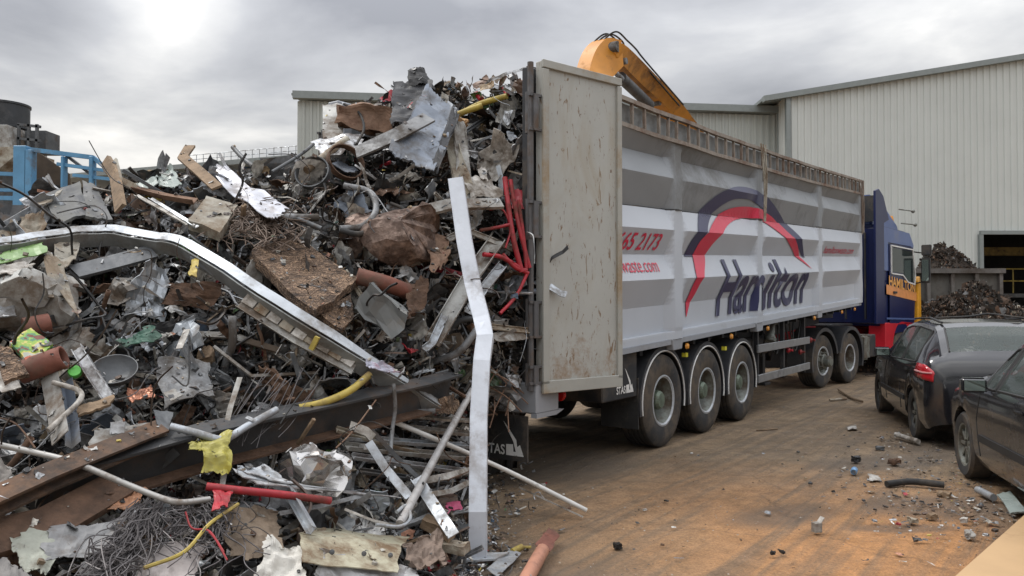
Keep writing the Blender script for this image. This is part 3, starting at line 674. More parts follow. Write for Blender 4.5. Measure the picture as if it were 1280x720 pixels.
def wheel(root, x, y, out_, r=.535, w=.34, kind='trailer', rimm=None, hubm=None, name='wheel'):
    """out_=-1: outer face towards -Y"""
    e_ = empty(name, (x, y, r)); e_.parent = root
    Mx = Matrix.Rotation(R(90) * (1 if out_ < 0 else -1), 4, 'X')     # lathe z -> outward
    ri = r * .53
    tp = [(ri, w * .46), (ri + .02, w * .5), (r * .78, w * .53), (r * .93, w * .50), (r * .985, w * .44), (r, w * .36)]
    for k in range(4):
        a = w * (.30 - k * .17); tp += [(r, a + .012), (r - .014, a + .008), (r - .014, a - .008), (r, a - .012)]
    tp += [(r, -w * .36), (r * .985, -w * .44), (r * .93, -w * .5), (r * .78, -w * .53), (ri, -w * .46)]
    MB().lathe(tp, 56, Mx).build('tyre', MT['tyre'], e_, smooth=True)
    z = w / 2
    if kind == 'trailer':
        rp_ = [(ri + .012, z * .96), (ri - .008, z * .98), (ri - .03, z * .72), (ri - .055, z * .1), (ri - .075, -z * .15), (ri - .13, -z * .22), (.09, -z * .15), (.09, -z * .5), (ri + .01, -z * .9)]
    elif kind == 'drive':
        rp_ = [(ri + .012, z * .96), (ri - .008, z * .98), (ri - .03, z * .6), (ri - .045, -z * .7), (ri - .10, -z * .85), (.10, -z * .8), (.1, -z), (ri + .01, -z)]
    else:
        rp_ = [(ri + .012, z * .96), (ri - .008, z * .98), (ri - .025, z * .7), (ri - .06, z * .45), (ri - .11, z * .95), (.12, z * 1.0), (.1, z * .4), (ri + .01, -z * .9)]
    MB().lathe(rp_, 40, Mx).build('rim', rimm or MT['rimg'], e_, smooth=True)
    MB().lathe([(ri + .014, z * .90), (ri + .014, z * 1.0), (ri - .004, z * 1.02), (ri - .022, z * .93), (ri - .010, z * .88)], 44, Mx, close=True).build('rim_lip', MT['galvw'], e_, smooth=True)
    hb = MB(); z0 = {'trailer': -.15 * z, 'drive': -.8 * z, 'steer': z * .95}[kind]
    hb.lathe([(.15, z0), (.15, z0 + .03), (.115, z0 + .05), (.11, z0 + .14), (.085, z0 + .17), (.0, z0 + .175)], 20, Mx)
    for k in range(10):
        a = math.pi * 2 * k / 10; hb.lathe([(0, z0 + .055), (.013, z0 + .055), (.016, z0 + .0), (.016, z0 - .03)], 6, Mx @ Matrix.Translation((.168 * math.cos(a), .168 * math.sin(a), 0)))
        if kind == 'trailer': hb.box(Mx.to_3x3() @ Vector((.135 * math.cos(a), .135 * math.sin(a), z0 + .045)), (.02, .04, .03), (Mx.to_3x3() @ Matrix.Rotation(a, 3, 'Z')))
    hb.build('hub', hubm or MT['hubg'], e_)
    return e_
def fender(root, x, y, out_, r=.625, w=.40, a0=-12, a1=192, zc=.54, edge=True):
    n = 26; mb = MB(); A_ = [(x + r * math.cos(R(a0 + (a1 - a0) * i / n)), zc + r * math.sin(R(a0 + (a1 - a0) * i / n))) for i in range(n + 1)]
    mb.sweep([(-w / 2, 0), (w / 2, 0), (w / 2, -.07), (w / 2 - .012, -.07), (w / 2 - .012, -.014), (-w / 2 + .012, -.014), (-w / 2 + .012, -.07), (-w / 2, -.07)],
             [Vector((a, y, z)) for a, z in A_], (0, 0, 1)) if False else None
    # ring section built by hand so that it stays square to the arc
    pr = [(r, -w / 2), (r, w / 2), (r - .07, w / 2), (r - .07, w / 2 - .012), (r - .014, w / 2 - .012), (r - .014, -w / 2 + .012), (r - .07, -w / 2 + .012), (r - .07, -w / 2)]
    vs = [(x + q_ * math.cos(R(a0 + (a1 - a0) * i / n)), y + yy, zc + q_ * math.sin(R(a0 + (a1 - a0) * i / n))) for i in range(n + 1) for q_, yy in pr]; k = len(pr)
    mb.add(vs, [(i * k + j, i * k + (j + 1) % k, (i + 1) * k + (j + 1) % k, (i + 1) * k + j) for i in range(n) for j in range(k)] + [tuple(range(k)), tuple(n * k + j for j in range(k))])
    o = mb.build('fender', MT['fender'], root)
    if edge:
        mb = MB(); yy = y + out_ * (w / 2 + .004); mb.tube([Vector((x + (r - .055) * math.cos(R(a)), yy, zc + (r - .055) * math.sin(R(a)))) for a in [a0 + (a1 - a0) * i / n for i in range(n + 1)]], .009, 6)
        mb.build('fender_trim', MT['whitep'], o)
    return o
for i in range(3):
    wheel(TR, 1.31 * i, .165, -1); wheel(TR, 1.31 * i, 2.335, 1)
    fender(TR, 1.31 * i, .19, -1); fender(TR, 1.31 * i, 2.31, 1)
# side guards
for y in (.0, 2.5):
    mb = MB()
    for z in (.98, .53): mb.bar((3.30, y, z), (6.05, y, z + .03), .035, .12)
    mb.build('side_guard', mat('guard_alu', (.30, .31, .32), .45, .6, .2, .3, (.12, .1, .08), 3), TR, bevel=.006)
    mb = MB()
    for s in (3.42, 4.7, 5.9): mb.bar((s, y + (.06 if y < 1 else -.06), .45), (s, y + (.06 if y < 1 else -.06), zb(s) - .05), .06, .06, up=(1, 0, 0))
    mb.build('guard_post', MT['chas'], TR)
# landing legs, air tank, valves, hoses
for y in (.62, 1.88):
    mb = MB(); mb.bar((5.3, y, .30), (5.3, y, zb(5.3) - .1), .13, .13, up=(1, 0, 0)); mb.box((5.3, y, .27), (.3, .26, .05)); mb.build('landing_leg', MT['chas'], TR, bevel=.008)
mb = MB(); mb.tube([(3.9, .45, .95), (4.9, .45, .97)], .16, 16); mb.build('air_tank', MT['chas'], TR, smooth=True)
mb = MB(); mb.lathe([(0, 0), (.09, 0), (.1, .05), (.06, .12), (.05, .3), (.085, .32), (.085, .4), (0, .42)], 14, Matrix.Translation((4.25, .12, 1.05)) @ Matrix.Rotation(R(24), 4, 'Y')); mb.build('valve', MT['rimg'], TR, smooth=True)
mb = MB(); rg = random.Random(11)
for k in range(9):
    s = rg.uniform(3.3, 8.5); mb.tube(spline([(s, rg.uniform(.1, .5), zb(s) - .06), (s + rg.uniform(.1, .4), .3, .8), (s + rg.uniform(.5, .9), rg.uniform(.2, .5), zb(s) - .1)], 6), .014, 5)
mb.build('air_hose', MT['chas'], TR)
mb = MB(); 
for k, (s, z) in enumerate(((4.95, .88), (5.65, .82), (6.3, 1.0))): mb.lathe([(0, 0), (.04, 0), (.05, .03), (.02, .06), (.02, .1), (0, .1)], 10, Matrix.Translation((s, .06, z)) @ Matrix.Rotation(R(90), 4, 'X'))
mb.build('coupling', MT['red'], TR)
for i, (s, z) in enumerate(((.62, 1.03), (1.93, 1.05))):
    mb = MB(); mb.box((s, -.0, z), (.07, .05, .05)); mb.build('marker_lamp', mat('yellow_lens', (.65, .6, .05), .3), TR)
mb = MB(); mb.box((9.4, 1.25, zb(9.4) - .22), (1.2, 1.4, .2)); mb.build('kingpin_plate', MT['chas'], TR)

# ============================================================ TRACTOR UNIT
T0 = Vector((7.1, 16.84, 0)); TY = R(46)
TT = empty('lorry_tractor', T0, TY, 'navy blue lorry cab with red chassis and gold lettering before the trailer', 'lorry')
MT['cab'] = mat('cab_navy', (.010, .016, .070), .28, 0, .12, .12, (.09, .08, .09), 1.5)
MT['cabw'] = mat('cab_pale_blue', (.085, .13, .29), .3, 0, .1, .1, (.3, .3, .3), 1.5)
MT['cabr'] = mat('cab_red', (.50, .016, .03), .35, 0, .15, .2, (.2, .08, .06), 2)
MT['cably'] = mat('cab_yellow', (.70, .33, .02), .4, 0, .1, .1)
MT['glass'] = mat('dark_glass', (.02, .03, .03), .06, 0, .1, spec=.9)
# chassis rails
mb = MB()
for y in (.85, 1.65): mb.bar((-1.9, y, .92), (4.0, y, .92), .09, .26)
mb.box((-.5, 1.25, 1.12), (1.1, 1.0, .1)); mb.build('chassis', MT['cabr'], TT)
mb = MB(); mb.box((1.3, 1.25, 1.02), (1.2, 1.2, .35)); mb.build('gearbox', MT['chas'], TT, bevel=.02)
for x, kd in ((-1.35, 'steer'), (0, 'drive'), (3.12, 'steer')):
    for y, o in ((.165, -1), (2.335, 1)):
        wheel(TT, x, y, o, r=.52, kind=kd, hubm=MT['cabr'] if kd == 'drive' else MT['rimg'])
    if x < 1:
        for y, o in ((.2, -1), (2.3, 1)): fender(TT, x, y, o, r=.64, w=.5, a0=-20 if x == 0 else 10, a1=170 if x == 0 else 200, zc=.54, edge=False)
mb = MB(); mb.box((.98, .28, .70), (.42, .55, .55)); mb.build('fuel_tank', MT['rimg'], TT, bevel=.05, segs=3)
mb = MB(); mb.box((1.42, .30, .72), (.38, .52, .5)); mb.build('battery_box', MT['chas'], TT, bevel=.02)
# cab shell: side outline extruded over the width, front corners rounded by bevel
sidep = [(1.95, 1.15), (2.35, 1.12), (2.45, 1.12), (4.18, 1.12), (4.36, 1.5), (4.34, 2.2), (4.10, 3.15), (3.80, 3.42), (1.95, 3.46)]
mb = MB(); mb.prism([(a, 0, z) for a, z in sidep], (0, .02, 0), (0, 2.48, 0)); shell = mb.build('cab_shell', MT['cab'], TT, bevel=.07, segs=3, smooth=True)
def plate(name, pts, m, y=.012, th=.02, parent=TT, bevel=0): 
    mb = MB(); mb.prism([(a, y, z) for a, z in pts], (0, -th, 0), (0, 0, 0)); return mb.build(name, m, parent, bevel=bevel)
plate('upper_side', [(2.0, 2.42), (2.32, 2.42), (2.32, 3.08), (3.9, 3.06), (4.02, 2.9), (4.08, 3.1), (3.78, 3.38), (2.0, 3.42)], MT['cabw'], .015)
dr = plate('door', [(2.34, .95), (3.98, 1.02), (4.16, 2.35), (3.98, 3.04), (2.34, 3.05)], MT['cab'], -.006, .022, bevel=.006)
plate('window', [(2.46, 2.40), (3.2, 2.38), (3.55, 2.22), (4.0, 2.18), (4.04, 2.36), (3.88, 2.94), (2.46, 2.97)], MT['glass'], -.028, .008, dr)
mb = MB(); pts = [(2.42, 2.36), (3.18, 2.34), (3.53, 2.18), (4.04, 2.13), (4.08, 2.38), (3.91, 2.98), (2.42, 3.01)]
for a, b_ in zip(pts, pts[1:] + pts[:1]): mb.bar((a[0], -.035, a[1]), (b_[0], -.035, b_[1]), .03, .03, up=(0, 1, 0))
mb.build('window_frame', MT['whitep'], dr)
mb = MB(); mb.box((2.62, -.05, 1.92), (.2, .03, .05)); mb.build('handle', MT['chas'], dr)
plate('stripe', [(2.1, 1.88), (4.16, 1.72), (4.18, 1.93), (2.1, 2.10)], mat('stripe_orange', (.72, .30, .10), .35, 0, .15), -.030, .004, dr)
bm = text_mesh('HAMILTON', 1, .03); fit(bm, 2.25, 4.05, 0, .24)
for v in bm.verts: v.co = Vector((v.co.x, -.040, 2.07 + v.co.y - (v.co.x - 2.25) * .085))
bm_obj('lettering', bm, mat('gold_print', (.75, .36, .08), .35, 0, .1), dr)
bm = text_mesh('TEL', 1, .01); bm.free()
for k, (a, b_, z) in enumerate(((2.62, 3.1, 1.62), (2.5, 3.25, 1.50), (2.55, 3.2, 1.38))): pass
plate('skirt_line', [(2.1, 1.30), (4.1, 1.26), (4.1, 1.30), (2.1, 1.34)], MT['cabw'], -.030, .004, dr)
# roof deflector and side extender
mb = MB(); mb.prism([(2.0, 0, 3.44), (3.9, 0, 3.40), (3.7, 0, 3.62), (3.0, 0, 3.95), (2.3, 0, 4.16), (2.0, 0, 4.2)], (0, .25, 0), (0, 2.25, 0)); mb.build('roof_deflector', MT['cabw'], TT, bevel=.06, segs=3, smooth=True)
mb = MB(); mb.prism([(1.50, 0, 1.2), (2.02, 0, 1.2), (2.02, 0, 3.5), (2.35, 0, 3.6), (2.0, 0, 4.12), (1.72, 0, 4.26), (1.5, 0, 4.2)], (0, -.02, 0), (0, .03, 0)); mb.build('side_extender', MT['cab'], TT, bevel=.008)
mb = MB(); mb.prism([(1.50, 0, 1.2), (2.02, 0, 1.2), (2.02, 0, 3.5), (2.35, 0, 3.6), (2.0, 0, 4.12), (1.72, 0, 4.26), (1.5, 0, 4.2)], (0, 2.47, 0), (0, 2.52, 0)); mb.build('side_extender', MT['cab'], TT, bevel=.008)
mb = MB(); mb.box((1.93, 1.25, 3.85), (.04, 2.3, .6)); 
for y in (.35, .8): mb.bar((1.85, y, 1.3), (1.85, y, 3.3), .04, .04, up=(1, 0, 0))
mb.tube(spline([(1.85, .5, 2.6), (1.6, .55, 2.2), (1.3, .7, 1.9), (1.5, .9, 2.3), (1.85, 1.0, 2.5)], 8), .018, 6); mb.build('rear_frame', MT['chas'], TT)
mb = MB(); mb.box((1.88, .55, 3.9), (.08, .25, .16)); mb.build('work_lamp', MT['whitep'], TT, bevel=.01)
mb = MB(); mb.lathe([(0, .16), (.05, .15), (.065, .1), (.07, 0), (0, 0)], 12, Matrix.Translation((3.55, .35, 3.66))); mb.build('beacon', MT['amber'], TT, smooth=True)
mb = MB()
for z, x in ((3.62, 3.9), (3.95, 3.75)): mb.tube([(x - .3, .12, z), (x + .55, .10, z + .03)], .016, 6); mb.lathe([(.015, 0), (.05, .1), (0, .09)], 8, Matrix.Translation((x + .55, .1, z + .03)) @ Matrix.Rotation(R(90), 4, 'Y'))
mb.build('air_horn', MT['rimg'], TT)
# lower: red arch, steps, yellow corner fairing, mirrors
n = 14; arcp = [(3.12 + .62 * math.cos(R(a)), .60 + .62 * math.sin(R(a))) for a in [180 - 180 * i / n for i in range(n + 1)]]
outer = [(2.02, .55), (2.02, 1.22), (4.3, 1.18), (4.36, .55)]
mb = MB(); mb.prism([(a, 0, z) for a, z in outer[:2][::1] + outer[2:] + arcp[::-1]], (0, -.03, 0), (0, .35, 0)); mb.build('front_arch', MT['cabr'], TT, bevel=.012)
mb = MB(); mb.prism([(a, 0, z) for a, z in outer + arcp[::-1]], (0, 2.15, 0), (0, 2.53, 0)); mb.build('front_arch', MT['cabr'], TT, bevel=.012)
mb = MB(); mb.box((4.2, 1.25, .72), (.34, 2.5, .75)); mb.build('front_bumper', MT['cabr'], TT, bevel=.05, segs=2)
mb = MB(); mb.prism([(4.16, 0, 1.15), (4.42, 0, 1.15), (4.40, 0, 2.1), (4.34, 0, 2.35), (4.2, 0, 2.2)], (0, -.07, 0), (0, .12, 0)); mb.build('corner_fairing', MT['cably'], TT, bevel=.02)
mb = MB(); mb.box((4.22, -.24, 2.48), (.09, .20, .62)); mb.box((4.22, -.26, 2.98), (.1, .22, .26)); mb.bar((4.2, -.22, 2.9), (4.1, .05, 2.95), .03, .03); mb.bar((4.2, -.2, 2.2), (4.15, .05, 2.15), .03, .03); mb.build('mirror', MT['chas'], TT, bevel=.03, segs=2)
mb = MB(); mb.box((4.172, -.24, 2.48), (.006, .15, .52)); mb.build('mirror_glass', mat('mirror_glass', (.35, .42, .38), .05, .9, .05), TT)
mb = MB(); mb.box((4.22, 2.74, 2.48), (.09, .20, .62)); mb.box((4.22, 2.76, 2.98), (.1, .22, .26)); mb.build('mirror', MT['chas'], TT, bevel=.03, segs=2)
mb = MB(); mb.prism([(0, .2, 0), (0, 2.3, 0), (0, 2.15, .8), (0, .35, .8)], (-.0, 0, 0), (.01, 0, 0)); o = mb.build('windscreen', MT['glass'], TT); o.location = (4.37, 0, 2.2); o.rotation_euler = (0, R(-17), 0)

# ============================================================ EXCAVATOR behind the trailer
MT['exy'] = mat('digger_orange', (.58, .235, .02), .45, 0, .2, .35, (.16, .09, .045), 2.5, .05)
ex = empty('excavator', (6.9, 22.4, 0), label='orange yellow excavator with its bent boom rising over the trailer side', cat='excavator')
eo = Vector((6.9, 22.4, 0))
def E(px, py, D): return W(px, py, D) - eo
# lateral axis of the boom
bx0 = E(757, 70, 14.6); bx1 = Vector((0, 0, 2.0)); lat = Vector(((bx1 - bx0).y, -(bx1 - bx0).x, 0)).normalized()
def box_loft(pts_top, pts_bot, w, name, m, bevel=.02):
    pts_top = spline(pts_top, 4); pts_bot = spline(pts_bot, 4)
    """side profile given by matching top and bottom points; closed box of width w"""
    mb = MB(); vs = []; n = len(pts_top)
    for a, b_ in zip(pts_top, pts_bot): vs += [a + lat * w / 2, a - lat * w / 2, b_ - lat * w / 2, b_ + lat * w / 2]
    fs = [(4 * i + j, 4 * i + (j + 1) % 4, 4 * i + 4 + (j + 1) % 4, 4 * i + 4 + j) for i in range(n - 1) for j in range(4)] + [(0, 1, 2, 3), (4 * n - 1, 4 * n - 2, 4 * n - 3, 4 * n - 4)]
    mb.add(vs, fs); return mb.build(name, m, ex, bevel=0, smooth=True)
# boom
tp = [E(762, 54, 14.6), E(776, 61, 14.8), E(808, 92, 16.2), E(836, 121, 17.4), E(858, 148, 18.3), E(885, 190, 19.3), Vector((.25, -.3, 2.3))]
bt = [E(760, 68, 14.6), E(767, 80, 14.8), E(796, 109, 16.2), E(824, 134, 17.4), E(842, 165, 18.3), E(852, 215, 19.3), Vector((-.25, -.6, 1.9))]
box_loft(tp, bt, .30, 'boom', MT['exy'])
# stick head curving down to the grab
tp = [E(768, 52, 14.7), E(752, 49, 14.6), E(739, 60, 14.5), E(731, 78, 14.4), E(728, 98, 14.3), E(727, 150, 14.2), E(726, 200, 14.1)]
bt = [E(771, 84, 14.7), E(762, 93, 14.6), E(758, 97, 14.5), E(755, 100, 14.4), E(752, 108, 14.3), E(748, 150, 14.2), E(740, 200, 14.1)]
box_loft(tp, bt, .28, 'stick', MT['exy'])
for c_, r_ in ((E(762, 60, 14.6), .10), (E(773, 78, 14.8), .06), (E(816, 129, 17.2), .07)):
    mb = MB(); mb.tube([c_ + lat * .17, c_ - lat * .17], r_, 16); mb.build('pivot_pin', MT['grey'], ex, smooth=True)
mb = MB(); mb.tube([E(776, 97, 14.9) - lat * .0, E(812, 131, 16.8)], .11, 12); mb.build('ram', MT['steel'], ex, smooth=True)
mb = MB(); mb.tube([E(757, 80, 14.5), E(778, 99, 14.9)], .05, 10); mb.build('ram_rod', MT['galv'], ex, smooth=True)
mb = MB()
for k in (-.1, 0, .1): mb.tube(spline([E(742, 62, 14.5) + lat * k, E(752, 48, 14.6) + lat * k, E(765, 43 - 20 * abs(k), 14.6) + lat * k, E(778, 52, 14.8) + lat * k, E(783, 64, 15) + lat * k * 2, E(798, 78, 15.6) + lat * (k + .05), E(846, 132, 17.6) + lat * (k + .05)], 7), .017, 6)
mb.tube(spline([E(800, 96, 15.9) - lat * .25, E(815, 110, 16.5) - lat * .3, E(826, 107, 16.8) - lat * .25, E(838, 118, 17.2) - lat * .25], 6), .025, 6)
mb.build('hydraulic_hose', MT['rubber'], ex)
# undercarriage, house, cab (hidden by the trailer from the photo's side)
for y in (-1.2, 1.2):
    mb = MB(); mb.prism([(-2, y, .3), (-1.7, y, 0), (1.7, y, 0), (2, y, .3), (2, y, .6), (1.7, y, .9), (-1.7, y, .9), (-2, y, .6)], (0, -.28, 0), (0, .28, 0)); mb.build('track', MT['chas'], ex)
mb = MB(); mb.box((.6, .1, 1.75), (3.2, 2.3, 1.2)); mb.build('engine_house', MT['exy'], ex, bevel=.08, segs=2)
mb = MB(); mb.box((-.5, -.95, 2.5), (1.3, .9, 1.6)); mb.build('cab', MT['exy'], ex, bevel=.08, segs=2)
mb = MB(); mb.box((-.5, -1.41, 2.75), (1.0, .02, .8)); mb.build('cab_window', MT['glass'], ex)
# ============================================================ SCRAP HEAP
_cp = [(-150, 745, 3.5), (0, 745, 3.65), (300, 745, 4.05), (580, 745, 4.6), (-150, 650, 3.8), (0, 650, 4.0), (300, 650, 4.5), (575, 650, 5.4),
       (-150, 560, 4.2), (0, 560, 4.4), (300, 560, 4.95), (500, 560, 5.7), (600, 560, 6.5), (-150, 480, 4.5), (0, 480, 4.7), (300, 480, 5.2), (500, 480, 5.8), (600, 480, 6.7), (662, 480, 7.1),
       (-150, 400, 4.7), (0, 400, 4.95), (300, 400, 5.45), (500, 400, 6.05), (600, 400, 6.75), (662, 400, 7.15), (-150, 300, 5.3), (0, 300, 5.5), (300, 300, 6.0), (500, 300, 6.5), (662, 300, 7.2),
       (-150, 230, 6.3), (0, 230, 6.5), (230, 210, 6.9), (400, 190, 7.3), (540, 190, 7.4), (600, 200, 7.4), (662, 200, 7.3), (400, 110, 8.0), (520, 100, 8.0), (600, 110, 7.9), (662, 110, 7.6)]
_A = np.array([(a / 300, b_ / 300) for a, b_, _ in _cp]); _z = np.array([c for _, _, c in _cp])
def _phi(r): return np.where(r > 0, r * r * np.log(np.maximum(r, 1e-9)), 0)
_K = _phi(np.linalg.norm(_A[:, None] - _A[None], axis=2)) + np.eye(len(_A)) * .02
_P = np.hstack([np.ones((len(_A), 1)), _A]); _S = np.block([[_K, _P], [_P.T, np.zeros((3, 3))]])
_w = np.linalg.solve(_S, np.concatenate([_z, np.zeros(3)]))
def Dh(px, py):
    q_ = np.array([px / 300, py / 300]); return float(_phi(np.linalg.norm(_A - q_, axis=1)) @ _w[:-3] + _w[-3] + _w[-2] * q_[0] + _w[-1] * q_[1])
def H(px, py, off=.12): return W(px, py, Dh(px, py) - off)
_top = [(-150, 275), (0, 268), (40, 252), (60, 240), (130, 236), (150, 222), (230, 216), (290, 214), (340, 208), (400, 198), (440, 186), (480, 160), (505, 118), (560, 118), (600, 128), (662, 124)]
def ytop(px): return float(np.interp(px, [a for a, _ in _top], [b_ for _, b_ in _top]))
def pright(py): return float(np.interp(py, [430, 480, 520, 560, 745], [660, 640, 604, 592, 572]))
MT['core'] = mat('heap_core', (.016, .013, .011), .95, 0, .5, .3, (.07, .05, .035), 5, .8)  # near-black base colour stands in for shade deep in the heap's crevices
NU, NV = 110, 80; V_ = []; F_ = []
rows = []
for j in range(NV + 1):
    row = []
    for i in range(NU + 1):
        u = i / NU; px0 = -150 + 812 * u; y = ytop(px0) + (j / NV) * (745 - ytop(px0)); px = -150 + (pright(y) + 150) * u
        d = Dh(px, y) + .24 + .10 * mnoise.noise(Vector((px / 35, y / 35, 0))) + .05 * mnoise.noise(Vector((px / 12, y / 12, 4)))
        p = W(px, y, d); p.z = max(p.z, .0); row.append(p)
    rows.append(row)
back1 = []; back2 = []
for i, p in enumerate(rows[0]):
    px0 = -150 + 812 * i / NU
    k = min(1, max(0, (px0 - 380) / 60))
    bd = Vector((.3, 1, 0)).lerp(dD, k); back1.append(p + bd * 1.0 + Vector((0, 0, -.35 * (1 - k) - .1 * k))); q_ = p + bd * (2.6 + .0 * k); q_.z = (0.0) * (1 - k) + (p.z - .6) * k; back2.append(q_)
allr = [back2, back1] + rows + [[Vector((p.x, p.y - .45, 0)) for p in rows[-1]]]
n = NU + 3
for r in allr:
    a = r[0]; b_ = r[-1]
    low_ = b_.z < 2.0 
    V_ += [(a.x - 1.2, a.y + .4, 0)] + [tuple(p) for p in r] + [((b_.x - .1, b_.y + .7, min(b_.z, .0)) if low_ else (b_.x - .02, b_.y + .9, b_.z - .3))]
for j in range(len(allr) - 1):
    for i in range(n - 1): F_.append((j * n + i, j * n + i + 1, (j + 1) * n + i + 1, (j + 1) * n + i))
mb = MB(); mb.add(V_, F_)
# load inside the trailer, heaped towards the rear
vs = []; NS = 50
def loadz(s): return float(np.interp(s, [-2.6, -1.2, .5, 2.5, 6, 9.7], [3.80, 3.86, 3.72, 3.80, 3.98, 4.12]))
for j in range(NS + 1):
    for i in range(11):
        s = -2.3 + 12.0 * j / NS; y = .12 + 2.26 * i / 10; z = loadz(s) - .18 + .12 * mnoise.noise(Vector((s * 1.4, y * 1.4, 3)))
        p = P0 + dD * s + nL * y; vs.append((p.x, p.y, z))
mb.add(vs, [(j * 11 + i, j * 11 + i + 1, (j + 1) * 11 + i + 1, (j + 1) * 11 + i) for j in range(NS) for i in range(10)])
tag(mb.build('heap_core', MT['core'], recenter=False), 'packed mass of fine scrap under the loose metal, coloured dark as crevice shade, filling the trailer', 'scrap heap', kind='stuff')

# ---------------- crumpling
class Rg(random.Random): pass
def crumple(nu, nv, w, h, amp, rg, folds=5, ragged=.0, curl=0):
    """(nu+1)*(nv+1) points of a creased sheet centred on the origin in XY"""
    U, Vv = np.meshgrid(np.linspace(-.5, .5, nu + 1), np.linspace(-.5, .5, nv + 1))
    X = U * w; Y = Vv * h; Z = np.zeros_like(X); s = max(w, h)
    for k in range(folds):
        a = rg.uniform(0, math.pi); c = rg.uniform(-.35, .35) * s; q_ = X * math.cos(a) + Y * math.sin(a) - c
        Z += rg.choice((-1, 1)) * np.abs(q_) * rg.uniform(.2, 1) * amp * 2.2 / math.sqrt(folds)
    Z -= Z.mean()
    if curl:
        a = rg.uniform(0, 6.28); q_ = X * math.cos(a) + Y * math.sin(a); Z += curl * (q_ / s) ** 2 * s * 2
    ph = rg.uniform(0, 99)      # soft dents on top of the folds
    jx = np.array([[mnoise.noise(Vector((X[b_, a_] / s * 3.2, Y[b_, a_] / s * 3.2, ph))) + .5 * mnoise.noise(Vector((X[b_, a_] / s * 8, Y[b_, a_] / s * 8, ph + 5))) for a_ in range(nu + 1)] for b_ in range(nv + 1)])
    Z = Z + jx * amp * .55 * s
    if ragged:
        for arr, fr in ((X, 1), (Y, 1)):
            r_ = np.array([[rg.uniform(-1, 1) for _ in range(nu + 1)] for _ in range(nv + 1)]) * .35
            k3 = rg.uniform(0, 99); r_ += np.array([[1.6 * mnoise.noise(Vector((a_ / (nu + 1) * 4, b_ / (nv + 1) * 4, k3 + 0))) for a_ in range(nu + 1)] for b_ in range(nv + 1)]); m_ = np.zeros_like(X); m_[0, :] = m_[-1, :] = 1; m_[:, 0] = m_[:, -1] = 1
            arr += r_ * m_ * ragged * min(w, h)
    return np.stack([X, Y, Z], axis=2).reshape(-1, 3)
def gridf(nu, nv): return [(j * (nu + 1) + i, j * (nu + 1) + i + 1, (j + 1) * (nu + 1) + i + 1, (j + 1) * (nu + 1) + i) for j in range(nv) for i in range(nu)]
def tubearr(path, r, n, cap=False):
    m = MB(); m.tube(path, r, n, cap); return np.array([tuple(p) for p in m.v]), m.f
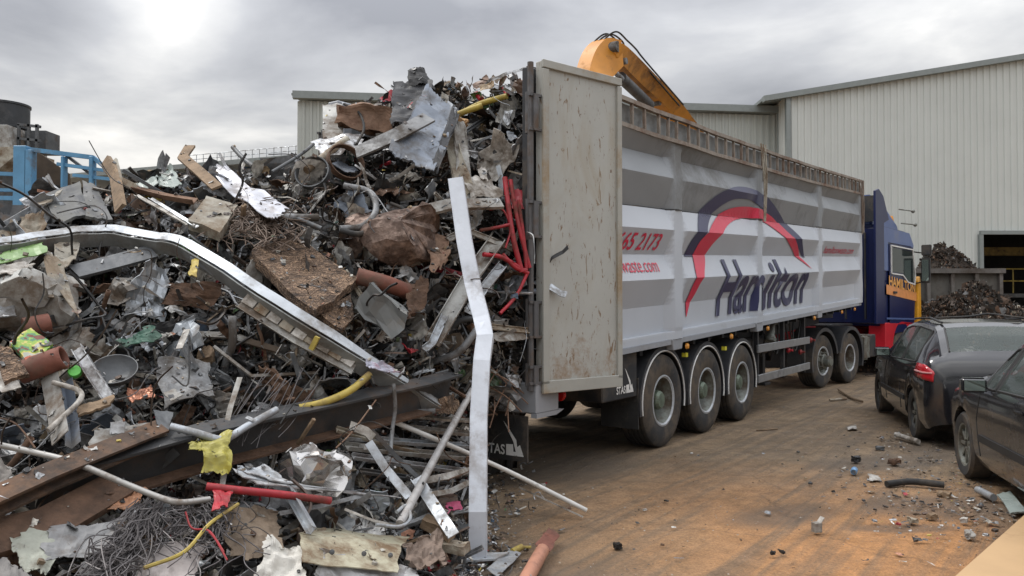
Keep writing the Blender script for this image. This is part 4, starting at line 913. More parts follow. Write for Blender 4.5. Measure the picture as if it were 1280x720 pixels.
def frag(kind, s, rg, hi=False):
    if kind == 'plate':
        k = 8 if hi else 4; a = s * rg.uniform(.7, 1.3); b_ = s * rg.uniform(.35, .9)
        return crumple(k, k, a, b_, rg.uniform(.08, .32), rg, rg.randint(2, 5), .13, rg.choice((0, 0, .3))), gridf(k, k)
    if kind == 'strip':
        k = 16 if hi else 8; a = s * rg.uniform(1.2, 2.6); b_ = s * rg.uniform(.08, .22); P = crumple(k, 2, a, b_, rg.uniform(.05, .22), rg, 3, .05)
        tw = rg.uniform(-2, 2); an = P[:, 0] / a * tw; Y = P[:, 1] * np.cos(an) - P[:, 2] * .3 * np.sin(an); Z = P[:, 1] * np.sin(an) + P[:, 2]; P = np.stack([P[:, 0], Y, Z], 1); return P, gridf(k, 2)
    if kind == 'angle':
        a = s * rg.uniform(1.2, 3); b_ = s * rg.uniform(.06, .13); bend = rg.uniform(-.25, .25) * a * (rg.random() < .5); m = MB()
        t_ = .012 + s * .01
        m.sweep([(0, 0), (b_, 0), (b_, t_), (t_, t_), (t_, b_), (0, b_)], [(-a / 2, 0, 0), (rg.uniform(-.2, .2) * a, bend, 0), (a / 2, 0, 0)], (0, 0, 1)); return np.array(m.v), m.f
    if kind == 'chan':
        a = s * rg.uniform(1.2, 2.6); b_ = s * rg.uniform(.10, .2); m = MB(); t_ = .01 + s * .01; c_ = b_ * .5
        m.sweep([(-b_ / 2, 0), (b_ / 2, 0), (b_ / 2, c_), (b_ / 2 - t_, c_), (b_ / 2 - t_, t_), (-b_ / 2 + t_, t_), (-b_ / 2 + t_, c_), (-b_ / 2, c_)], [(-a / 2, 0, 0), (rg.uniform(-.2, .2) * a, rg.uniform(-.1, .1) * a, rg.uniform(-.1, .1) * a), (a / 2, 0, 0)], (0, 0, 1)); return np.array(m.v), m.f
    if kind == 'pipe':
        a = s * rg.uniform(1, 2.6); pts = [(-a / 2, 0, 0), (-a / 6, rg.uniform(-.12, .12) * a, rg.uniform(-.1, .1) * a), (a / 6, rg.uniform(-.12, .12) * a, rg.uniform(-.1, .1) * a), (a / 2, 0, 0)]
        return tubearr(spline(pts, 4), s * rg.uniform(.03, .09), 10 if hi else 6, cap=not hi)
    if kind == 'wire':
        k = rg.randint(5, 9); pts = [Vector((0, 0, 0))]; dr = Vector((rg.gauss(0, 1), rg.gauss(0, 1), rg.gauss(0, .6))).normalized()
        for _ in range(k): dr = (dr + Vector((rg.gauss(0, .5), rg.gauss(0, .5), rg.gauss(0, .5)))).normalized(); pts.append(pts[-1] + dr * s * .5)
        return tubearr(spline(pts, 4), rg.choice((.0025, .0035, .005, .009)), 4)
    if kind == 'chunk':
        k = 4; sx, sy, sz = s * rg.uniform(.4, .8), s * rg.uniform(.25, .6), s * rg.uniform(.1, .45); vs = []; fs = []
        bm = bmesh.new(); bmesh.ops.create_cube(bm, size=1); bmesh.ops.subdivide_edges(bm, edges=bm.edges[:], cuts=3 if hi else 1, use_grid_fill=True)
        sd_ = rg.uniform(0, 99)
        for v in bm.verts:
            nn = mnoise.noise_vector(v.co * (1.6) + Vector((sd_, 0, 0))); v.co += nn * .28
            v.co = Vector((v.co.x * sx, v.co.y * sy, v.co.z * sz))
        bm.verts.ensure_lookup_table(); vs = np.array([tuple(v.co) for v in bm.verts]); fs = [tuple(v.index for v in f.verts) for f in bm.faces]; bm.free(); return vs, fs
PAL = [ # colour, metallic, weight
 ((.075, .077, .080), .2, 15), ((.035, .034, .034), 0, 14), ((.16, .165, .17), .4, 12), ((.30, .31, .32), .6, 11), ((.52, .53, .54), .5, 9), ((.50, .47, .41), 0, 8), ((.68, .67, .64), 0, 7),
 ((.11, .062, .038), 0, 8), ((.20, .12, .078), 0, 5), ((.062, .043, .031), 0, 11), ((.22, .165, .11), 0, 7), ((.10, .15, .22), .1, 1.0), ((.40, .02, .035), 0, 1.1), ((.09, .17, .07), 0, .8), ((.52, .40, .08), 0, .6), ((.04, .12, .09), 0, .5), ((.38, .28, .17), 0, 3), ((.45, .22, .14), .5, .6)]
def stuff_mat():
    m = bpy.data.materials.new('mixed_scrap'); m.use_nodes = True; t = m.node_tree; b = t.nodes['Principled BSDF']; L_ = t.links.new
    a = t.nodes.new('ShaderNodeAttribute'); a.attribute_name = 'tint'; c = t.nodes.new('ShaderNodeTexCoord')
    n = t.nodes.new('ShaderNodeTexNoise'); n.inputs['Scale'].default_value = 14; n.inputs['Detail'].default_value = 8; n.inputs['Roughness'].default_value = .7; L_(c.outputs['Object'], n.inputs['Vector'])
    r = t.nodes.new('ShaderNodeValToRGB'); r.color_ramp.elements[0].position = .52; r.color_ramp.elements[1].position = .68; L_(n.outputs[0], r.inputs[0])
    n2 = t.nodes.new('ShaderNodeTexNoise'); n2.inputs['Scale'].default_value = 30; n2.inputs['Detail'].default_value = 5; L_(c.outputs['Object'], n2.inputs['Vector'])
    r2 = t.nodes.new('ShaderNodeValToRGB'); r2.color_ramp.elements[0].color = (.55, .55, .55, 1); r2.color_ramp.elements[1].color = (1.2, 1.2, 1.2, 1); r2.color_ramp.elements[0].position = .3; r2.color_ramp.elements[1].position = .7; L_(n2.outputs[0], r2.inputs[0])
    m1 = t.nodes.new('ShaderNodeMixRGB'); m1.blend_type = 'MULTIPLY'; m1.inputs[0].default_value = 1; L_(a.outputs['Color'], m1.inputs[1]); L_(r2.outputs[0], m1.inputs[2])
    m2 = t.nodes.new('ShaderNodeMixRGB'); k = t.nodes.new('ShaderNodeMath'); k.operation = 'MULTIPLY'; k.inputs[1].default_value = .75; L_(r.outputs[0], k.inputs[0]); L_(k.outputs[0], m2.inputs[0]); L_(m1.outputs[0], m2.inputs[1]); m2.inputs[2].default_value = (.085, .055, .036, 1)
    L_(m2.outputs[0], b.inputs['Base Color'])
    sub = t.nodes.new('ShaderNodeMath'); sub.operation = 'SUBTRACT'; sub.use_clamp = True; L_(a.outputs['Alpha'], sub.inputs[0]); L_(r.outputs[0], sub.inputs[1]); L_(sub.outputs[0], b.inputs['Metallic'])
    mr = t.nodes.new('ShaderNodeMapRange'); L_(r.outputs[0], mr.inputs[0]); mr.inputs[3].default_value = .42; mr.inputs[4].default_value = .85; L_(mr.outputs[0], b.inputs['Roughness'])
    return m
MT['mixed'] = stuff_mat()
def pick(rg, w=None): return PAL[rg.choices(range(len(PAL)), w or [p[2] for p in PAL])[0]]
def rmat(rg, nrm=None, k=.6):
    """random orientation whose Z leans towards nrm"""
    z = Vector((rg.gauss(0, 1), rg.gauss(0, 1), rg.gauss(0, 1))).normalized()
    if nrm is not None: z = (z * k + nrm * (1 - k) * (1 if rg.random() < .9 else -1)).normalized()
    x = Vector((rg.gauss(0, 1), rg.gauss(0, 1), rg.gauss(0, .6))); x = (x - z * x.dot(z)).normalized(); return Matrix((x, z.cross(x), z)).transposed()
def wmod(px, py):
    """palette by zone: upper middle rustier, left darker, top greyer"""
    w = [p[2] for p in PAL]
    if 300 < px < 560 and 240 < py < 400:
        for i in (7, 8, 9, 10, 16): w[i] *= 2.2
    if py > 640:
        for i in (5, 6, 10, 3): w[i] *= 2.0
    if px > 560 and py < 300:
        for i in (2, 3, 0): w[i] *= 1.6
    return w
nrm0 = Vector((.05, -.75, .66)).normalized()
class Soup:
    def __init__(s): s.v = []; s.f = []; s.c = []; s.n = 0
    def put(s, P, fs, Mx, pos, c, met):
        Q = P @ np.array(Mx).T + np.array(pos); s.v.append(Q); s.f += [tuple(i + s.n for i in f) for f in fs]; s.c.append(np.tile([*c, met], (len(Q), 1))); s.n += len(Q)
    def build(s, name):
        V = np.concatenate(s.v); V[:, 2] = np.maximum(V[:, 2], .003); me = bpy.data.meshes.new(name); me.from_pydata(V.tolist(), [], s.f); me.update()
        at = me.color_attributes.new('tint', 'FLOAT_COLOR', 'POINT'); at.data.foreach_set('color', np.concatenate(s.c).astype(np.float32).ravel())
        me.materials.append(MT['mixed']); o = bpy.data.objects.new(name, me); col.objects.link(o); return o
rg = random.Random(21); S_ = Soup()
def sample(rg):
    while True:
        px = rg.uniform(-150, 664); py = rg.uniform(100, 745)
        if py > ytop(px) - 2 and px < pright(py) + 4: return px, py
KW = {'plate': 6, 'strip': 4, 'angle': 2, 'chan': .8, 'pipe': 1.4, 'wire': .6, 'chunk': 2.0}
def scatter(n, s0, s1, o0, o1, kw):
    ks = list(kw); ww = [kw[k] for k in ks]
    for _ in range(n):
        px, py = sample(rg); s = s0 * (s1 / s0) ** rg.random(); kd = rg.choices(ks, ww)[0]
        if kd in ('wire', 'pipe', 'angle') and py < ytop(px) + 40: kd = 'plate'
        P, fs = frag(kd, s, rg); c, met, _w_ = (PAL[rg.choice((0, 1, 1, 7, 9, 3))] if kd == 'wire' and len(PAL) > 9 else pick(rg, wmod(px, py))); v = rg.uniform(.6, 1.05) if sum(c) > .8 else rg.uniform(.35, .9); p = H(px, py, rg.uniform(o0, o1))
        S_.put(P, fs, rmat(rg, nrm0, .75), p, [min(1, x * v) for x in c], met)
scatter(700, .14, .36, -.24, .0, KW)
scatter(5200, .05, .15, -.22, .04, KW)
scatter(15000, .014, .05, -.20, .08, {'plate': 6, 'strip': 3, 'chunk': 2, 'wire': .3})
scatter(240, .12, .30, -.06, .06, {'wire': 1})
_keep = PAL; PAL = [((.62, .63, .64), .3, 4), ((.66, .64, .58), 0, 3), ((.45, .47, .49), .6, 4), ((.35, .34, .31), .2, 3)]; _wm = wmod; wmod = lambda a, b_: [p_[2] for p_ in PAL]
scatter(260, .14, .30, -.12, .06, {'plate': 5, 'strip': 1})
scatter(1100, .05, .20, -.10, .06, {'strip': 5, 'angle': 2, 'plate': 1.5, 'pipe': .5} ) if True else None
PAL = _keep; wmod = _wm
tag(S_.build('scrap_fragments'), 'countless torn fragments of metal, plastic and wire covering the heap', 'scrap fragments', kind='stuff')
S_ = Soup()
for _ in range(2600):      # load visible above the rail and in the open rear
    s = rg.uniform(-2.6, 9.7) if rg.random() < .6 else rg.uniform(-2.6, .5); y = rg.uniform(.1, 2.4); z = loadz(s) - .10 + rg.uniform(-.08, .12); p = P0 + dD * s + nL * y; p.z = z
    kd = rg.choices(['plate', 'strip', 'chunk'], [5, 2, 2])[0]; P, fs = frag(kd, rg.uniform(.04, .2), rg); c, met, _w_ = pick(rg); S_.put(P, fs, rmat(rg, Vector((0, 0, 1)), .7), p, c, met)
tag(S_.build('trailer_load'), 'loose mixed scrap loaded to the top of the trailer', 'scrap load', kind='stuff')
# fringe of litter around the foot of the heap
S_ = Soup()
for _ in range(1500):
    py = rg.uniform(575, 745); px = pright(py) + abs(rg.gauss(0, 38)) - 12; p = G(px, py, .012); P, fs = frag(rg.choice(['plate', 'plate', 'strip', 'chunk', 'wire']), .012 + .05 * rg.random() ** 3, rg); c, met, _w_ = pick(rg); S_.put(P, fs, rmat(rg, Vector((0, 0, 1)), .3), p, c, met)
for cx_, cy_, sx, sy, n_ in ((1150, 600, 60, 26, 420), (1200, 640, 60, 18, 420), (1130, 545, 30, 10, 160), (1080, 580, 60, 30, 80), (960, 620, 220, 60, 170), (1180, 565, 40, 25, 260)):
    for _ in range(n_):
        px = rg.gauss(cx_, sx); py = max(495, rg.gauss(cy_, sy)); p = G(px, py, .008); P, fs = frag(rg.choice(['plate', 'plate', 'strip', 'chunk', 'chunk']), .010 + .05 * rg.random() ** 3, rg); c, met, _w_ = pick(rg); S_.put(P, fs, rmat(rg, Vector((0, 0, 1)), .25), p, [x * .8 for x in c], met)
tag(S_.build('ground_litter'), 'fine litter of scrap crumbs scattered over the dirt', 'litter', kind='stuff')
# ============================================================ PIECES OF SCRAP ONE CAN POINT AT
ANCH = []     # (px, py, phrase) landmarks used to tell the lesser pieces apart
def anchor(px, py, ph): ANCH.append((px, py, ph))
def hpts(pts, off0=.15):
    """(px,py[,off]) in front of the heap face -> world"""
    return [H(p[0], p[1], p[2] if len(p) > 2 else off0) for p in pts]
def reg(o, label, cat, group=None): return tag(o, label, cat, group)
def sheet(name, label, cat, c4, m, amp=.05, n=(14, 10), folds=5, seed=1, ragged=.05, solid=.006, off0=.15, root=None, curl=0, smooth=False):
    """creased sheet spanning four corners (tl, tr, br, bl)"""
    C = hpts(c4, off0) if not isinstance(c4[0], Vector) else c4; rg = Rg(seed); nu, nv = n
    w = ((C[1] - C[0]).length + (C[2] - C[3]).length) / 2; h = ((C[3] - C[0]).length + (C[2] - C[1]).length) / 2
    nm = (C[1] - C[0]).cross(C[3] - C[0]).normalized()
    P = crumple(nu, nv, 1, 1, 0.0001, Rg(seed), 1, ragged); Z = crumple(nu, nv, w, h, amp, rg, folds, 0, curl)[:, 2]
    vs = []
    for (x, y, _z), z in zip(P, Z):
        u, v = x + .5, y + .5; p = (C[0] * (1 - u) + C[1] * u) * (1 - v) + (C[3] * (1 - u) + C[2] * u) * v; vs.append(p + nm * float(z))
    mb = MB(); mb.add(vs, gridf(nu, nv)); o = mb.build(name, m, root, solid=solid, smooth=smooth)
    if label: reg(o, label, cat)
    return o
def pipe(name, label, cat, pts, r, m, off0=.2, n=6, sides=12, root=None, world=False, rs=None):
    P = pts if world else hpts(pts, off0); P = spline(P, n) if len(P) > 2 else P
    o = MB().tube(P, r, sides, rs=rs).build(name, m, root, smooth=True)
    if label: reg(o, label, cat)
    return o
def prof_c(w, d, t): return [(-w / 2, 0), (w / 2, 0), (w / 2, d), (w / 2 - t, d), (w / 2 - t, t), (-w / 2 + t, t), (-w / 2 + t, d), (-w / 2, d)]
def prof_l(w, d, t): return [(0, 0), (w, 0), (w, t), (t, t), (t, d), (0, d)]
def prof_i(w, h, t): return [(-w / 2, 0), (w / 2, 0), (w / 2, t), (t / 2, t), (t / 2, h - t), (w / 2, h - t), (w / 2, h), (-w / 2, h), (-w / 2, h - t), (-t / 2, h - t), (-t / 2, t), (-w / 2, t)]
def beam(name, label, cat, P, prof_, m, up=(0, 0, 1), root=None, bevel=0, sub=1):
    if sub > 1: P = [P[0].lerp(P[1], 0)] if False else [a.lerp(b_, k / sub) for a, b_ in zip(P, P[1:]) for k in range(sub)] + [P[-1]]
    o = MB().sweep(prof_, P, up).build(name, m, root, bevel=bevel)
    if label: reg(o, label, cat)
    return o
def block(name, label, cat, c, size, eul, m, seed=1, noise_=.02, off0=.15, cuts=3, root=None, smooth=False):
    """dented box"""
    c = H(*c) if not isinstance(c, Vector) else c; bm = bmesh.new(); bmesh.ops.create_cube(bm, size=1); bmesh.ops.subdivide_edges(bm, edges=bm.edges[:], cuts=cuts, use_grid_fill=True)
    Rm = Euler([R(a) for a in eul]).to_matrix(); mb = MB(); vs = []
    bm.verts.ensure_lookup_table()
    for v in bm.verts:
        q_ = Vector((v.co.x * size[0], v.co.y * size[1], v.co.z * size[2])); q_ += mnoise.noise_vector(q_ * (2.0 / max(size)) * 1.5 + Vector((seed * 7.3, 0, 0))) * noise_ * 2; vs.append(c + Rm @ q_)
    mb.add(vs, [tuple(v.index for v in f.verts) for f in bm.faces]); bm.free(); o = mb.build(name, m, root, smooth=smooth, bevel=0)
    if label: reg(o, label, cat)
    return o

# ---- the long bent galvanised beam across the middle
pts = [(-60, 308, .55), (60, 291, .5), (132, 284, .5), (190, 293, .48), (236, 303, .46), (330, 362, .45), (440, 432, .42), (548, 502, .36)]
P = spline(hpts(pts), 5)
up_ = Vector((.05, -.55, .83)).normalized()
be = empty('bent_beam', P[0], label='long galvanised channel beam bent over the middle of the heap, running down to the right', cat='beam')
off_ = P[0]; L0 = [p - off_ for p in P]
wob = [Vector((0, 0, .012 * mnoise.noise(Vector((i * .5, 0, 0))))) for i in range(len(L0))]
L0 = [a + b_ for a, b_ in zip(L0, wob)]
MB().sweep([(-.050, 0), (-.01, .010), (-.008, .002), (.022, .010), (.030, .0), (.030, -.008), (.022, .002), (-.048, -.008)], L0, up_).build('top_flange', MT['galvw'], be)
MB().sweep([(-.062, -.010), (-.057, -.014), (-.050, -.11), (-.024, -.115), (-.024, -.120), (-.056, -.119), (-.068, -.014)], L0, up_).build('web', mat('galv_dull', (.26, .27, .265), .5, .4, .35, .4, (.12, .10, .08), 5, .15), be)
anchor(180, 285, 'bend of the long galvanised beam'); anchor(430, 425, 'lower half of the long galvanised beam')
# second thinner return on the descending half
beam('steel_channel', 'narrow dull steel channel lying alongside under the descending half of the long beam', 'channel', hpts([(243, 322, .33), (340, 390, .30), (450, 462, .28), (535, 512, .25)]), prof_c(.07, .03, .004), MT['galv'], up_)
# ---- tall pale post leaning in front of the trailer opening
base = G(597, 702, .02)
def PW_(px, py, D): return W(px, py, D)
pp = [PW_(569, 222, 6.0), PW_(580, 300, 5.85), PW_(590, 352, 5.75), PW_(601, 395, 5.6), PW_(606, 418, 5.5), PW_(602, 450, 5.42), PW_(598, 520, 5.3), PW_(597, 640, 5.1), Vector((base.x, base.y, .02))]
MT['postw'] = mat('pale_zinc', (.55, .58, .63), .42, .2, .16, .32, (.30, .28, .27), 4, .12)
pe = empty('leaning_channel_post', base, label='tall pale grey channel post with a kink, standing upright in front of the open trailer', cat='post')
Q = [p - base for p in pp]
MB().sweep([(-.052, .0), (.052, .0), (.052, -.004), (-.052, -.004)], Q, (0, -1, .05)).build('front_face', MT['postw'], pe, bevel=0)
MB().sweep([(.052, .002), (.056, .002), (.060, -.075), (.052, -.075)], Q, (0, -1, .05)).build('side_flange', MT['postw'], pe)
MB().sweep([(-.056, .002), (-.052, .002), (-.050, -.06), (-.054, -.06)], Q, (0, -1, .05)).build('side_flange', MT['postw'], pe)
b0 = G(612, 702, .0) - base
MB().prism([(-.08, -.05, .012), (.11, -.02, .012), (.20, .12, .012), (.0, .10, .012)], (0, 0, 0), (0, 0, .012)).build('foot_plate', MT['galvw'], pe)
anchor(590, 400, 'tall pale post')

# ---- upper right: big sheets over the top
sheet('coated_sheet', 'large creased blue-grey coated sheet draped over the top of the heap', 'metal sheet', [(532, 108, .55), (572, 138, .5), (545, 212, .75), (484, 196, .7)], MT['blue'], .09, (24, 24), 6, 3, .05, .012)
sheet('coated_sheet', 'dark folded edge strip running down the right of the blue-grey sheet', 'metal strip', [(566, 132, .52), (574, 142, .48), (548, 214, .72), (540, 206, .76)], MT['dgrey'], .05, (6, 20), 4, 9, .08, .02)
sheet('felt_sheet', 'crumpled charcoal sheet standing upright at the very top of the heap', 'metal sheet', [(492, 102, .45), (540, 100, .45), (534, 152, .55), (489, 160, .55)], MT['dgrey'], .13, (22, 22), 8, 5, .06, .008)
sheet('curled_sheet', 'black curled strip forming the highest tip above the charcoal sheet', 'metal strip', [(509, 84, .45), (530, 80, .42), (543, 106, .45), (512, 108, .5)], mat('tar_black', (.010, .010, .011), .75, 0, .3, .1), .16, (12, 8), 4, 6, .06, .006, curl=.4)
beam('dark_plank', 'dark grey flat plank lying across the blue-grey sheet near the top', 'plank', hpts([(446, 192, .6), (495, 170, .85), (536, 148, .8)]), [(-.075, 0), (.075, 0), (.075, .02), (-.075, .02)], MT['grey'], nrm0)
anchor(530, 160, 'big blue-grey sheet'); anchor(512, 105, 'charcoal sheet at the top')
sheet('foil_sheet', 'shiny crumpled pale foil sheet left of the dark plank near the top', 'foil sheet', [(390, 178, .1), (452, 166, .15), (450, 184, .3), (398, 192, .3)], MT['alu'], .12, (16, 10), 6, 12, .08, .004)
pipe('wooden_pole', 'pale round pole lying aslant beneath the foil sheet', 'pole', [(383, 213, .22), (410, 192, .25), (434, 174, .25)], .035, MT['beige'])
block('rust_box', 'rust-brown steel box section on the skyline beside the grey trailer post', 'steel box', (456, 148, .1), (.50, .3, .22), (4, 6, 10), MT['rustl'], 3, .035, cuts=6)
sheet('torn_sheet', 'grey torn panel hanging next to the rust-brown box on the skyline', 'panel', [(403, 130, -.1), (428, 132, -.1), (430, 178, .1), (404, 180, .1)], MT['lgrey'], .04, (8, 8), 3, 14, .04)
for k, (a, b_, c) in enumerate((((548, 150, .4), (575, 190, .35), (580, 250, .3)), ((566, 160, .4), (590, 225, .4), (580, 262, .3)))):
    sheet('torn_cladding', ('pale torn strip hanging straight down above the tall post', 'grey buckled strip hanging beside the head of the tall post')[k], 'metal strip', [(a[0], a[1], a[2]), (a[0] + 16, a[1] - 4, a[2]), (c[0] + 14, c[1], c[2]), (c[0] - 6, c[1] + 6, c[2])], (MT['beige'], MT['lgrey'])[k], .12, (8, 14), 5, 20 + k, .12)
sheet('white_sheet', 'torn white sheet curling over right of the head of the tall post', 'torn sheet', [(586, 226, .35), (612, 214, .35), (634, 246, .3), (584, 244, .4)], MT['white'], .16, (14, 10), 6, 31, .12, curl=.3)
sheet('white_sheet', 'small torn white flag of sheet above the white curled sheet', 'torn sheet', [(596, 210, .3), (607, 208, .3), (610, 226, .35), (600, 222, .35)], MT['white'], .1, (8, 6), 3, 33, .15)
beam('timber_plank', 'long weathered grey plank jutting left from behind the head of the tall post', 'plank', hpts([(520, 268, .3), (560, 258, .4), (626, 256, .35)]), [(-.06, 0), (.06, 0), (.06, .03), (-.06, .03)], MT['lgrey'], nrm0)
pipe('yellow_tube', 'yellow tube with red tip sticking out beside the trailer post at the top', 'tube', [(575, 143, .1), (600, 130, .15), (634, 120, .2)], .028, MT['yellow'])
pipe('yellow_tube', 'short second yellow tube just below the red-tipped one', 'tube', [(560, 150, .1), (580, 140, .2), (603, 132, .22)], .03, MT['yellow'])
for k, (a, b_) in enumerate((((594, 116, .1), (602, 124, .12)), ((631, 109, .1), (634, 118, .1)))):
    pipe('red_stub', ('red stub poking up left of the yellow tubes', 'red cap standing up at the tip of the yellow tube')[k], 'tube', [a, b_], .028, MT['red'])
block('foam_lump', 'orange-tan foam lump on the pale hanging strip', 'foam', (574, 154, .35), (.12, .1, .09), (10, 20, 0), mat('foam_tan', (.42, .26, .13), .9, 0, .2), 8, .02)
# red folding frame
rf = empty('crushed_tubing', H(645, 310, .15), label='bright red tubular folding frame crushed against the trailer post', cat='tubing'); ro = rf.location.copy()
for k, (pts, r_) in enumerate((([(631, 222), (640, 290), (652, 340)], .024), ([(638, 225), (648, 280), (662, 335)], .019), ([(600, 288), (622, 284), (640, 280)], .015), ([(628, 318), (645, 335), (658, 338)], .019),
                               ([(660, 340), (645, 370), (625, 392)], .015), ([(612, 262), (628, 262), (638, 285), (632, 310)], .009), ([(604, 318), (628, 322), (660, 342)], .02), ([(648, 250), (655, 300), (658, 338)], .016))):
    pp_ = [p - ro for p in hpts([(a, b_, .28) for a, b_ in pts])]; pipe('tube', None, None, pp_, r_, MT['red'], root=rf, world=True, sides=10)
anchor(645, 300, 'red tubular frame')
sheet('red_sheet', 'dark red plastic sheet behind the red tubular frame', 'plastic sheet', [(638, 235, .1), (652, 236, .1), (655, 262, .15), (640, 262, .15)], MT['red'], .1, (6, 6), 3, 41, .1)
# rusty crumpled tank and laminated slab
MT['laminate'] = mat('rust_laminate', (.30, .20, .13), .8, 0, .5, .45, (.055, .036, .026), 13, .7, bs=24)
def strat(m):
    t = m.node_tree; b = t.nodes['Principled BSDF']; w = t.nodes.new('ShaderNodeTexWave'); w.inputs['Scale'].default_value = 10; w.inputs['Distortion'].default_value = 11; w.inputs['Detail'].default_value = 4; w.inputs['Detail Scale'].default_value = 3
    c = t.nodes.new('ShaderNodeTexCoord'); mp = t.nodes.new('ShaderNodeMapping'); mp.inputs['Rotation'].default_value = (0, R(20), R(55)); t.links.new(c.outputs['Object'], mp.inputs[0]); t.links.new(mp.outputs[0], w.inputs['Vector'])
    src = b.inputs['Base Color'].links[0].from_socket; x = t.nodes.new('ShaderNodeMixRGB'); x.blend_type = 'MULTIPLY'; x.inputs[0].default_value = .55
    r = t.nodes.new('ShaderNodeValToRGB'); r.color_ramp.elements[0].color = (.35, .3, .27, 1); r.color_ramp.elements[1].color = (1.35, 1.3, 1.25, 1); r.color_ramp.elements[0].position = .25; r.color_ramp.elements[1].position = .75
    t.links.new(w.outputs[0], r.inputs[0]); t.links.new(src, x.inputs[1]); t.links.new(r.outputs[0], x.inputs[2]); t.links.new(x.outputs[0], b.inputs['Base Color'])
    bp = t.nodes.new('ShaderNodeBump'); bp.inputs['Distance'].default_value = .02; t.links.new(w.outputs[0], bp.inputs['Height']); t.links.new(bp.outputs[0], b.inputs['Normal'])
strat(MT['laminate'])
def slab(name, label, cat, c4, th, m, seed=1, amp=.02, root=None):
    """thick creased slab between four corners"""
    C = hpts(c4, .2); o = sheet(name, label, cat, C, m, amp, (12, 8), 3, seed, .03, th, root=root); return o
slab('laminated_slab', 'thick mottled brown slab with layered edge above the long beam, centre of the heap', 'slab', [(312, 318, .2), (366, 300, .05), (448, 352, .15), (392, 398, .38)], .07, MT['laminate'], 3, .03)
slab('laminated_slab', 'broken corner of brown layered slab tucked below the big mottled slab', 'slab', [(392, 392, .25), (436, 372, .15), (440, 400, .2), (424, 418, .3)], .06, MT['laminate'], 5, .03)
anchor(390, 350, 'mottled brown slab')
MT['rtank'] = mat('rusty_tank', (.30, .21, .165), .6, .15, .45, .62, (.085, .055, .042), 7, .6, dscale=5)
bm = bmesh.new(); bmesh.ops.create_cone(bm, cap_ends=True, segments=28, radius1=.28, radius2=.25, depth=.58); bmesh.ops.subdivide_edges(bm, edges=[e for e in bm.edges if abs(e.verts[0].co.z - e.verts[1].co.z) > .1], cuts=9)
bmesh.ops.triangulate(bm, faces=[f for f in bm.faces if len(f.verts) > 4]); bmesh.ops.subdivide_edges(bm, edges=[e for e in bm.edges if abs(e.verts[0].co.z - e.verts[1].co.z) < .01 and e.calc_length() > .2], cuts=3)
Rm = Euler((R(78), R(18), R(58))).to_matrix(); c0 = H(490, 300, .05); mb = MB(); bm.verts.ensure_lookup_table()
def cr(p, s_, a): return p + mnoise.noise_vector(p * s_) * a + mnoise.noise_vector(p * s_ * 2.7) * a * .45
mb.add([c0 + Rm @ cr(Vector((v.co.x, v.co.y * .8, v.co.z)), 3.4, .12) for v in bm.verts], [tuple(v.index for v in f.verts) for f in bm.faces]); bm.free()
reg(mb.build('crushed_tank', MT['rtank']), 'crushed rusty brown tank with dented sides above the terracotta pipe', 'tank'); anchor(490, 300, 'crushed rusty tank')
pipe('terracotta_pipe', 'reddish terracotta pipe lying under the crushed rusty tank', 'pipe', [(446, 345, .2), (480, 354, .22), (508, 364, .15)], .062, MT['terra'])
sheet('rusted_flap', 'ragged rust-brown flap hanging right of the crushed tank', 'metal sheet', [(528, 292, .25), (566, 290, .2), (558, 330, .3), (538, 345, .3)], MT['rustl'], .15, (12, 12), 6, 51, .15)
sheet('rusted_flap', 'dark rusty curled flap under the tall post and right of the grey plastic box', 'metal sheet', [(506, 352, .2), (532, 350, .2), (530, 392, .25), (508, 398, .25)], MT['rust'], .18, (12, 12), 6, 52, .15)
block('plastic_box', 'dented translucent grey plastic box below the terracotta pipe', 'plastic box', (478, 388, .3), (.34, .16, .2), (15, 36, 15), mat('grey_plastic', (.17, .18, .18), .35, 0, .2, .25, (.2, .18, .15), 5), 5, .025)
slab('concrete_slab', 'rectangular pale dirty panel box lying tilted on the upper left of the heap', 'panel', [(258, 250, .3), (297, 262, .25), (275, 297, .35), (236, 280, .4)], .075, MT['concrete'], 2, .008); anchor(267, 272, 'pale rectangular panel box')
sheet('silver_sheet', 'long crumpled white-silver sheet on the upper slope near the skyline', 'metal sheet', [(258, 210, .1), (282, 207, .1), (362, 268, .3), (336, 282, .4)], mat('bright_alu', (.52, .53, .57), .35, .5, .2, .38, (.2, .17, .15), 4), .10, (20, 10), 7, 61, .06); anchor(310, 240, 'long white-silver sheet')
beam('timber_board', 'brown plank snapped upright with a bent top on the skyline', 'board', hpts([(238, 184, .05), (229, 198, .1), (250, 216, .2), (272, 236, .25)]), [(-.045, 0), (.045, 0), (.045, .02), (-.045, .02)], MT['wood'], nrm0)
beam('timber_board', 'splintered brown board standing up between the black sheets and pale plastic', 'board', hpts([(134, 201, .1), (145, 220, .15), (152, 262, .25)]), [(-.05, 0), (.05, 0), (.04, .03), (-.05, .02)], MT['wood'], (0, -1, 0))
beam('timber_board', 'short pale splintered board leaning beside the upright brown one', 'board', hpts([(144, 202, .1), (150, 225, .2), (176, 238, .2)]), [(-.03, 0), (.03, 0), (.03, .02), (-.03, .02)], MT['beige'], (0, -1, 0))
sheet('plastic_board', 'scuffed black plastic panel lying at the left behind the long beam', 'plastic panel', [(52, 250, .2), (100, 226, .05), (110, 272, .3), (76, 280, .4)], mat('black_scuffed', (.045, .047, .05), .5, 0, .3, .5, (.13, .13, .12), 6, .2, dscale=3), .05, (12, 10), 3, 71, .03, .02); anchor(95, 250, 'scuffed black panels')
sheet('plastic_board', 'second black plastic panel folded right of the first scuffed one', 'plastic panel', [(103, 226, .05), (120, 232, .1), (141, 276, .35), (108, 276, .4)], mat('black_scuffed', (0, 0, 0)), .06, (10, 10), 3, 72, .03, .02)
